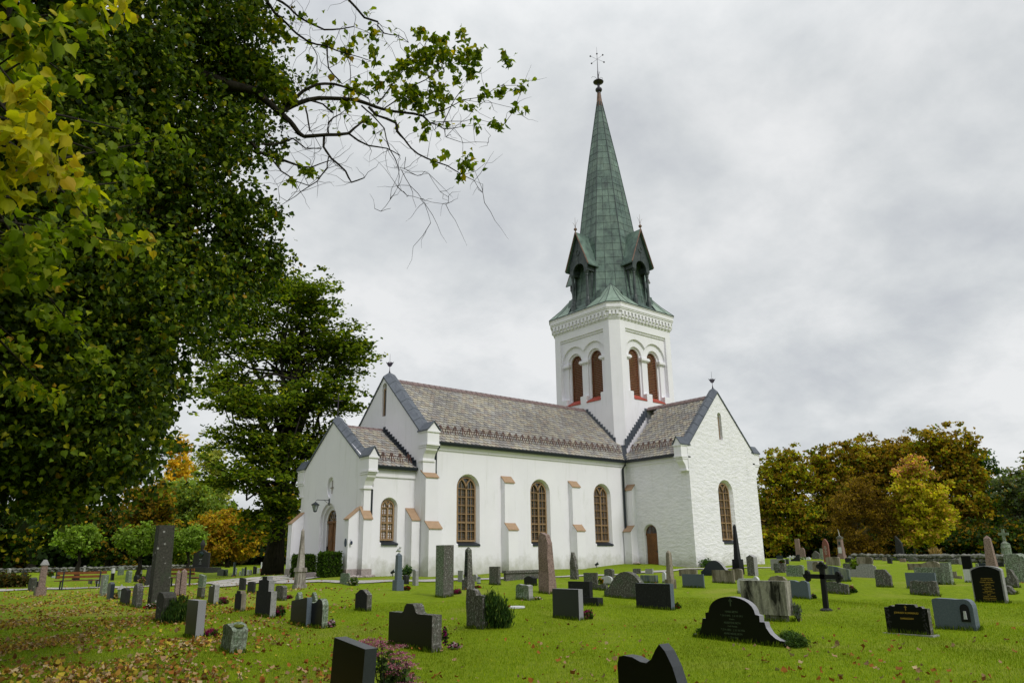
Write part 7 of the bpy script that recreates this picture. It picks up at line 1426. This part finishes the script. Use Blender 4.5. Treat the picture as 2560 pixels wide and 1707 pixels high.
bush('white-flowering plant in front of the pink pair of stones', [pb('R5', 1000, 720, dist_('lower rounded pink stone beside the tall pink slab') - .6, 90, 50)], [((.08, .14, .03), 3), ((.5, .52, .48), 1.2)], 110, .15, 12, .10, 79)
bush('straw-coloured ornamental grass near the pale blue stone', [pb('R4', 370, 660, dist_('pale blue stone with slanting top near the straw-coloured grass'), 60, 60)], [((.40, .27, .10), 3), ((.28, .20, .06), 2)], 60, .2, 16, .5, 80, 'needle', 'needle', upright=True, stems=4)
bush('bright green young bush left of the stepped concrete stone', [pb('R1', 545, 670, dist_('stepped concrete gravestone in two blocks with a rounded top') + 3, 45, 60)], [((.14, .20, .02), 3), ((.08, .13, .02), 2)], 60, .15, 12, .12, 81)
hd = [rb(x, 1452, 52, 26, 9) for x in range(-60, 60, 24)]
bush('low brown clipped hedge at the far left beyond the path', hd, [((.09, .055, .015), 3), ((.05, .05, .012), 3), ((.03, .04, .01), 2)], 300, .3, 16, .16, 82, base=gpt(0, 52), name='hedge', cat='hedge')
# flowers
def flowers(label, z, x, y, rx, ry, d_, pal, green=.35, sz=.03, n=70, seed=0, shape='petal', name='flower_clump', per=10, group=None, upright=False, cat='flowers'):
    rng = np.random.default_rng(seed); B_ = pb(z, x, y, d_, rx, ry); base = Vector((B_[0][0], B_[0][1], h1(B_[0][0], -B_[0][1]))); root = setp(empty(name, base), label, cat, group)
    P, t, C_ = clumps([(rel(base, B_[0]), B_[1])], n, B_[1][0] * .28, per, rng, .8, .35); P[:, 2] = np.abs(P[:, 2]); m = len(P)
    P2, t2, _c2 = clumps([(rel(base, B_[0]), (B_[1][0] * .95, B_[1][1] * .95, B_[1][2] * .85))], int(n * green * 2), B_[1][0] * .3, per, rng, .8, .1); P2[:, 2] = np.abs(P2[:, 2])
    leafmesh('blossoms', P, sz, pick(pal, m, rng), shape, 'petal', root, up=.4, rng=rng, upright=upright); leafmesh('leaves', P2, sz * 1.3, pick([((.03, .07, .01), 3), ((.07, .12, .02), 2)], len(P2), rng), 'bent', 'leaf', root, up=.3, rng=rng); return root
HE = [((.30, .010, .09), 3), ((.20, .008, .07), 2), ((.42, .04, .16), 1)]; RD = [((.40, .012, .02), 3), ((.25, .01, .02), 2)]; PK = [((.42, .12, .22), 3), ((.52, .22, .30), 2), ((.30, .07, .14), 1.5)]; OG = [((.55, .22, .01), 3), ((.60, .40, .03), 2)]; WH = [((.6, .58, .55), 3), ((.5, .42, .4), 1)]
flowers('crimson heather right of the wavy-topped dark stone', 'Z2', 718, 822, 50, 34, dist_('dark wavy-topped stone with pale side left of a heather clump') + .5, HE, seed=1, shape='needle', sz=.06, upright=True)
flowers('orange and yellow pansies beside the stepped-top stone', 'Z2', 962, 890, 35, 18, dist_('dark stone with a stepped top beside orange flowers') + .4, OG, seed=2)
flowers('crimson heather right of the cross-topped family stone', 'Z2', 1245, 920, 42, 38, dist_('big dark family stone with a stepped cross-shaped top') + .4, HE, seed=3, shape='needle', sz=.06, upright=True)
flowers('small crimson flowers behind the round-topped lichen slab', 'Z2', 1325, 803, 35, 12, dist_('round-topped lichen slab right of the cross-topped family stone') + .5, HE, seed=4)
flowers('pink and white chrysanthemums right of the curved black slab', 'Z2', 1715, 1035, 38, 36, dist_('black slab with a curved peak, right half of an overlapping pair') + .2, PK + WH, seed=5, sz=.045)
flowers('sparse red heather at the foot of the clean-cut black slab', 'Z2', 600, 1120, 55, 40, dist_('tall clean-cut black slab with light grey sides, leaning slightly') + .4, HE, seed=6, shape='needle', sz=.07, upright=True, n=26)
flowers('cream and yellow bouquet right of the navy stone', 'L2', 815, 1175, 62, 70, dist_('dark navy polished stone with pointed top beside a yellow bouquet') + .3, [((.55, .40, .14), 3), ((.30, .14, .05), 2)], seed=7, sz=.05)
flowers('white and red flowers at the foot of the giant slab', 'Z1', 1300, 912, 42, 26, dist_('giant upright lichen-spotted slab, tallest stone on the left') - .3, WH + RD, seed=8, sz=.05)
flowers('red flowers at the base of the slender blue-grey pillar', 'Z3', 650, 698, 30, 16, dist_('slender blue-grey pillar on a square base near the porch') + .3, RD, seed=9, sz=.05)
flowers('crimson heather at the right foot of the tall lichen pillar-slab', 'Z3', 1113, 752, 30, 26, dist_('tall square lichen pillar-slab in front of the nave wall') + .8, HE, seed=10, shape='needle', sz=.07, upright=True)
flowers('dark red flowers beside the obelisk with inscription lines', 'Z3', 1300, 692, 26, 14, dist_('dark obelisk with inscription lines on a pale block') + .5, RD, seed=11, sz=.045)
flowers('yellow and white flowers right of the rough pale block', 'Z3', 1845, 800, 45, 16, dist_('rough pale block of stone left of the pink granite pillar') + .4, WH + OG[1:], seed=12, sz=.045)
flowers('crimson heather at the right of the polished grey slab', 'Z4', 774, 948, 42, 42, dist_('plain dark grey polished slab beside a red heather') + .3, HE, seed=13, shape='needle', sz=.05, upright=True)
flowers('red and pink begonia at the right end of the dark rectangular slab', 'Z4', 1592, 868, 18, 22, dist_('wide dark rectangular slab with a pale right side') + .4, RD, seed=14, sz=.05)
flowers('orange-yellow flowers left of the white rounded headstone', 'M2', 755, 570, 30, 45, dist_('white rounded headstone in the middle of the lawn'), OG, seed=15, sz=.05)
flowers('red flowers lying on top of the pale flat stone', 'R5', 495, 762, 42, 26, dist_('pale flat stone at the right corner of the church, red flowers on it') - .25, RD, seed=16, sz=.08)
flowers('yellow-orange flowers right of the white-green lichen slab', 'R5', 1050, 1020, 34, 48, dist_('wide white-green lichen slab beside yellow flowers') + .3, OG, seed=17, sz=.07)
flowers('crimson heather right of the curved lichen stone', 'Z5', 1580, 722, 20, 26, dist_('lichen-spotted stone with a curved top behind the iron cross') + .4, HE, seed=18, shape='needle', sz=.08, upright=True)
flowers('small reddish plant behind the double-humped slab', 'Z5', 1225, 775, 12, 22, dist_('blue-grey slab with a double-humped top') + .4, WH + RD, seed=19, sz=.05)
flowers('pink dahlias and dark stalks right of the wide black family stone', 'Z3', 1000, 1130, 22, 70, dist_('wide black family stone with a raised centre block, seen from behind') + .5, [((.35, .02, .16), 3), ((.02, .015, .01), 2)], seed=20, sz=.035, n=26)
flowers('faded pink and cream flowers low in the lawn by the family stone', 'Z3', 1085, 1225, 45, 26, dist_('wide black family stone with a raised centre block, seen from behind') + .4, PK + WH, seed=21, sz=.03, n=30)
flowers('orange-red flowers among the far left graves', 'L1', 1145, 485, 40, 20, 70, RD + WH, seed=22, sz=.14, n=30)
flowers('dark red flowers beside the narrow pale stone at far left', 'L1', 270, 520, 45, 22, 62, RD, seed=23, sz=.12, n=30)
flowers('magenta flowers under the bench on the lawn beyond', 'L1', 1690, 625, 42, 12, 60, HE, seed=24, sz=.10, n=24)
flowers('pale pink flowers beyond the small black round stone', 'L2', 1430, 755, 46, 18, 52, PK, seed=25, sz=.08, n=30)
flowers('brownish dried flowers left of the olive wedge stone', 'L2', 1400, 830, 70, 40, 46, [((.36, .22, .10), 3), ((.2, .12, .04), 2)], seed=26, sz=.07, n=40)
flowers('red ribboned flowers at the left of the black slab on white', 'R4', 950, 820, 34, 20, 60, RD, seed=27, sz=.10, n=30)
# the big pink sedum clump in the foreground
LBs = 'black leaning slab at the bottom edge beside the pink flowers'
ks = STN[LBs][4]; ds = math.hypot(ks[0] - CU, ks[1] - CV); rng = np.random.default_rng(90); bs = Vector(V(*gp(zx('Z3', 560), 1790))); SD = setp(empty('sedum_clump', bs), 'large clump of dusty pink sedum behind the leaning black slab in front', 'flowers')
Hd = [(245, 1185), (330, 1165), (410, 1185), (300, 1210), (580, 1225), (500, 1250), (385, 1300), (450, 1290), (530, 1300), (600, 1290), (650, 1330), (490, 1345), (570, 1340), (640, 1380), (500, 1400), (560, 1420), (620, 1430), (680, 1400), (540, 1470), (600, 1500), (660, 1490), (700, 1520), (460, 1500), (500, 1540), (570, 1560), (640, 1570), (720, 1570), (470, 1450), (380, 1200), (430, 1225), (340, 1240), (560, 1620), (640, 1640), (500, 1620), (700, 1640)]
PP, GG = [], []; bm = bmesh.new(); dS = math.hypot(bs.x - CU, -bs.y - CV)
for x, y in Hd:
    c = Vector(V(*at(zx('Z3', x), zy('Z3', y), dS + rng.uniform(-.2, .25)))) - bs; q = rng.normal(0, 1, (130, 3)) * np.array([.040, .040, .010]) + np.array(c); PP.append(q); tube(bm, [(c.x * .3, c.y * .3, -.02), (c.x * .8, c.y * .8, c.z * .5), tuple(c)], [.006, .005, .003], 4, cap=False)
    GG.append(np.array(c)[None] * rng.uniform(.25, .9, (26, 1)) + rng.normal(0, .035, (26, 3)))
PP = np.concatenate(PP); GG = np.concatenate(GG); leafmesh('blossoms', PP, .013, pick([((.36, .10, .17), 3), ((.46, .20, .24), 2), ((.50, .34, .30), .7), ((.24, .05, .10), 1)], len(PP), rng), 'petal', 'petal', SD, up=.5, rng=rng)
leafmesh('leaves', GG, .055, pick([((.05, .09, .02), 3), ((.09, .14, .03), 2), ((.02, .04, .01), 2)], len(GG), rng), 'bent', 'leaf', SD, up=.2, rng=rng); fin(bm, 'stem', 'bark', SD, recalc=False)
# ------------------------------------------------------------ benches, lantern, spotlights
flat('bench_wood', (.20, .065, .022), .55, .35, var=.25)
def bench(label, z, xl, yl, xr, yr, sc=1.0):
    a = gp(zx(z, xl), zy(z, yl)); c = gp(zx(z, xr), zy(z, yr)); du = c[0] - a[0]; dv = c[1] - a[1]; Ln_ = math.hypot(du, dv); ang = math.atan2(-dv, du)
    root = setp(empty('park_bench', V(*a)), label, 'bench', 'wooden benches by the path'); root.rotation_euler = (0, 0, ang)
    def bx(nm, x0, x1, y0, y1, z0, z1, m, tilt=0, par=root):
        bm = bmesh.new(); vs_ = [bm.verts.new((x, y + tilt * (zz - z0), zz)) for zz in (z0, z1) for x, y in ((x0, y0), (x1, y0), (x1, y1), (x0, y1))]; [bm.faces.new([vs_[i] for i in f_]) for f_ in ((0, 1, 2, 3), (4, 5, 6, 7), (0, 1, 5, 4), (1, 2, 6, 5), (2, 3, 7, 6), (3, 0, 4, 7))]; return fin(bm, nm, m, par, bevel=.006)
    o = .30
    # seen from behind: the back faces the camera
    for k in range(3): bx('seat' if k == 0 else 'seat', -o, Ln_ + o, .10 + k * .14, .22 + k * .14, .43, .47, 'bench_wood')
    for zb_, zt_ in ((.58, .70), (.76, .89)): bx('backrest', -o, Ln_ + o, -.02 - (zb_ - .43) * .15, .02 - (zb_ - .43) * .15, zb_, zt_, 'bench_wood', tilt=-.15)
    for x in (0, Ln_):
        bx('leg', x - .03, x + .03, -.08, -.021, -.1, .90, 'black_metal', tilt=-.03); bx('leg', x - .03, x + .03, .44, .50, -.1, .43, 'black_metal'); bx('seat_support', x - .025, x + .025, .0, .50, .39, .43, 'black_metal')
bench('long brown wooden bench on black legs by the path, far left', 'L1', 1385, 855, 2225, 795)
bench('brown wooden bench half hidden behind the giant slab and pink stones', 'Z1', 1395, 742, 1632, 735)
k = gp(zx('L2', 905), zy('L2', 1245)); d_ = proj(k)[2]; zt_ = solve(lambda q: -proj(k + np.array([0, 0, q]))[1], -zy('L2', 905), .1, 3); bm = bmesh.new()
tube(bm, [(0, 0, -.05), (0, 0, zt_ - .52)], .012, 6); lt = setp(fin(bm, 'grave_lantern', 'black_metal'), 'small white lantern on a thin stake between the dark pointed stones', 'lantern'); lt.location = V(*k)
bm = bmesh.new(); lathe(bm, (0, 0, zt_ - .5), [(.05, 0), (.07, .02), (.13, .30), (.13, .31)], 6); fin(bm, 'lamp_glass', 'lamp_glass', lt); bm = bmesh.new(); lathe(bm, (0, 0, zt_ - .19), [(.17, .0), (.15, .03), (.04, .14), (.02, .19)], 6); fin(bm, 'roof', 'st_grey', lt)
def smalllantern(label, z, x, yb_, yt_, w=.05):
    k = gp(zx(z, x), zy(z, yb_)); Hh = solve(lambda q: -proj(k + np.array([0, 0, q]))[1], -zy(z, yt_), .05, 2); bm = bmesh.new(); lathe(bm, (0, 0, 0), [(w * .9, 0), (w, .02), (w * .9, Hh * .1), (w * .9, Hh * .12)], 8); lathe(bm, (0, 0, 0), [(w * 1.15, Hh * .78), (w * .7, Hh * .9), (w * .2, Hh)], 8)
    o = setp(fin(bm, 'grave_lantern', 'black_metal'), label, 'lantern'); o.location = V(*k); bm = bmesh.new(); lathe(bm, (0, 0, 0), [(w * .85, Hh * .12), (w * .85, Hh * .78)], 8); fin(bm, 'lamp_glass', 'lamp_glass', o)
smalllantern('little dark lantern right of the obelisk with inscription lines', 'Z3', 1312, 655, 590, .09)
def spot(label, u, v):
    bm = bmesh.new(); tube(bm, [(0, 0, -.05), (0, 0, .18)], .02, 6); tube(bm, [(-.03, .08, .16), (.06, -.10, .27)], [.06, .085], 10); o = setp(fin(bm, 'spotlight', 'black_metal'), label, 'spotlight'); o.location = V(u, v, h1(u, v)); 
    bm = bmesh.new(); tube(bm, [(.061, -.101, .271), (.064, -.106, .274)], [.075, .075], 10); fin(bm, 'lens', 'lamp_glass', o)
p_ = gp(zx('Z4', 775), zy('Z4', 512)); spot('small ground spotlight aimed at the nave wall', p_[0], max(p_[1], .55)); spot('small ground spotlight at the porch corner buttress', PU + 1.3, PC + PH + 1.0)
# white dove figure on the slender pillar
o_, w, t, H, k = STN['slender blue-grey pillar on a square base near the porch']; bm = bmesh.new(); sk_ = Matrix.Translation((0, 0, H + .10))
bmesh.ops.create_uvsphere(bm, u_segments=12, v_segments=8, radius=1, matrix=sk_ @ Matrix.Rotation(.4, 4, 'X') @ Matrix.Diagonal((.06, .11, .07, 1))); bmesh.ops.create_uvsphere(bm, u_segments=10, v_segments=6, radius=.045, matrix=Matrix.Translation((0, -.09, H + .2))); lathe(bm, (0, -.12, H + .2), [(.012, -.01), (.004, .01)], 5); tube(bm, [(0, .05, H + .1), (0, .20, H + .05)], [.05, .02], 6)
dv_ = setp(fin(bm, 'dove_figure', 'st_white', smooth=True), 'small white dove figure on top of the slender blue-grey pillar', 'figurine'); dv_.location = o_.location
# splash stones under the downpipe
for q, (du, dv) in enumerate(((0, .55), (-.35, .75))):
    bm = bmesh.new(); bmesh.ops.create_icosphere(bm, subdivisions=2, radius=1, matrix=Matrix.Diagonal((.34, .17, .09, 1))); o = setp(fin(bm, 'stone', 'st_marble' if q == 0 else 'granite_plinth', smooth=False), ('larger' if q == 0 else 'smaller') + ' flat stone lying under the long downpipe', 'stone'); roughen(o, .02, 0); o.location = V(-.3 + du, .3 + dv, h1(-.3 + du, .3 + dv) + .04); o.rotation_euler = (0, .1, .4 + q)
# ------------------------------------------------------------ grass and fallen leaves
rng = np.random.default_rng(77)
def scatter(n, dmin, dmax, x0=-60, x1=2620, power=1.0):
    d = (rng.random(n) ** power) * (dmax - dmin) + dmin; x = rng.uniform(x0, x1, n); a = (x - 1280) / FPX; dirs = RT[None] * a[:, None] + CF[None] * 1.0 - CUP[None] * .30; dirs = dirs[:, :2]; dirs /= np.linalg.norm(dirs, axis=1)[:, None]
    u = CU + dirs[:, 0] * d; v = CV + dirs[:, 1] * d; z = np.concatenate([hgt(u[i:i + 5000], v[i:i + 5000]) for i in range(0, n, 5000)]); return u, v, z, x, d
def inside(u, v): return ((u > PU - .05) & (u < Ln) & (np.abs(v - PC) < PH)) | ((u > Ln) & (u < 4) & (v < .0) & (v > -8.4)) | ((u > 0) & (u < 7.3) & (v < TV) & (v > -9))
u, v, z, x, d = [np.concatenate(q) for q in zip(scatter(420000, 4.0, 26, power=.80), scatter(80000, 4.0, 26, x0=2620, x1=4600, power=.80))]; k = ~inside(u, v); u, v, z, x, d = [q[k] for q in (u, v, z, x, d)]
pt = np.sin(u * .9 + 1) * np.cos(v * 1.1) + np.sin(u * 2.3 + v * 1.9) * .6
cols = pick([((.15, .235, .003), 3), ((.21, .305, .005), 3), ((.29, .36, .010), 2), ((.37, .38, .05), .9)], len(u), rng) * (1 + .20 * pt)[:, None]
g_ = leafmesh('grass', np.stack([u, -v, z - .004], 1), .036, cols, 'blade', 'grass_blade', rng=rng, upright=True, sizevar=.5); setp(g_, 'short bright green lawn grass between the graves', 'grass', kind='stuff')
# taller, darker tufts round the foot of the stones, helping their contact shadows
P_, n_ = [], 0
for lb, (o, w, t, H, k_) in STN.items():
    dd = math.hypot(k_[0] - CU, k_[1] - CV)
    if dd > 34 or t == 0: continue
    m = int(180 * (w + t)); s = rng.random(m) * (w + t); e = rng.normal(.02, .022, m)
    uu = np.where(s < w, k_[0] - np.abs(e), k_[0] + (s - w)); vv = np.where(s < w, k_[1] - s, k_[1] + np.abs(e)); P_.append(np.stack([uu, -vv, hgt(uu, vv)], 1))
P_ = np.concatenate(P_); g2 = leafmesh('grass_tufts', P_, .085, pick([((.09, .145, .004), 3), ((.06, .10, .004), 2), ((.17, .22, .015), 1)], len(P_), rng), 'blade', 'grass_blade', rng=rng, upright=True, sizevar=.5); setp(g2, 'longer darker grass around the feet of the gravestones', 'grass', kind='stuff')
# fallen leaves: thick under the linden on the left, thinner to the right
u, v, z, x, d = scatter(210000, 4.2, 52, x0=-200, x1=3400, power=1.0); dens = np.clip((1000 - x) / 800, 0, 1) ** 1.1 * np.clip((48 - d) / 22, .12, 1) + .07 * np.clip((22 - d) / 12, 0.05, 1)
pat = .5 + .55 * np.sin(u * 1.3) * np.sin(v * 1.1 + .7) + .25 * np.sin(u * 3.1 + v * 2.3); k = (rng.random(len(u)) < dens * pat * .95) & ~inside(u, v); u, v, z, x, d = [q[k] for q in (u, v, z, x, d)]
left = np.clip((1100 - x) / 900, 0, 1); n = len(u)
ca_ = pick([((.42, .32, .04), 3), ((.36, .20, .035), 2.4), ((.40, .26, .13), 2), ((.22, .10, .03), 1.6), ((.46, .36, .20), 1)], n, rng); cb_ = pick([((.28, .11, .022), 3), ((.32, .20, .11), 2), ((.19, .08, .02), 2), ((.40, .30, .17), .8)], n, rng)
cols = np.where((rng.random(n) < left)[:, None], ca_, cb_)
lf = leafmesh('fallen_leaves', np.stack([u, -v, z + .028 + rng.uniform(0, .02, n)], 1), .070, cols, 'dry', 'dry_leaf', rng=rng, up=.45, sizevar=.45); setp(lf, 'yellow and brown fallen leaves scattered thickly under the linden', 'fallen leaves', kind='stuff')
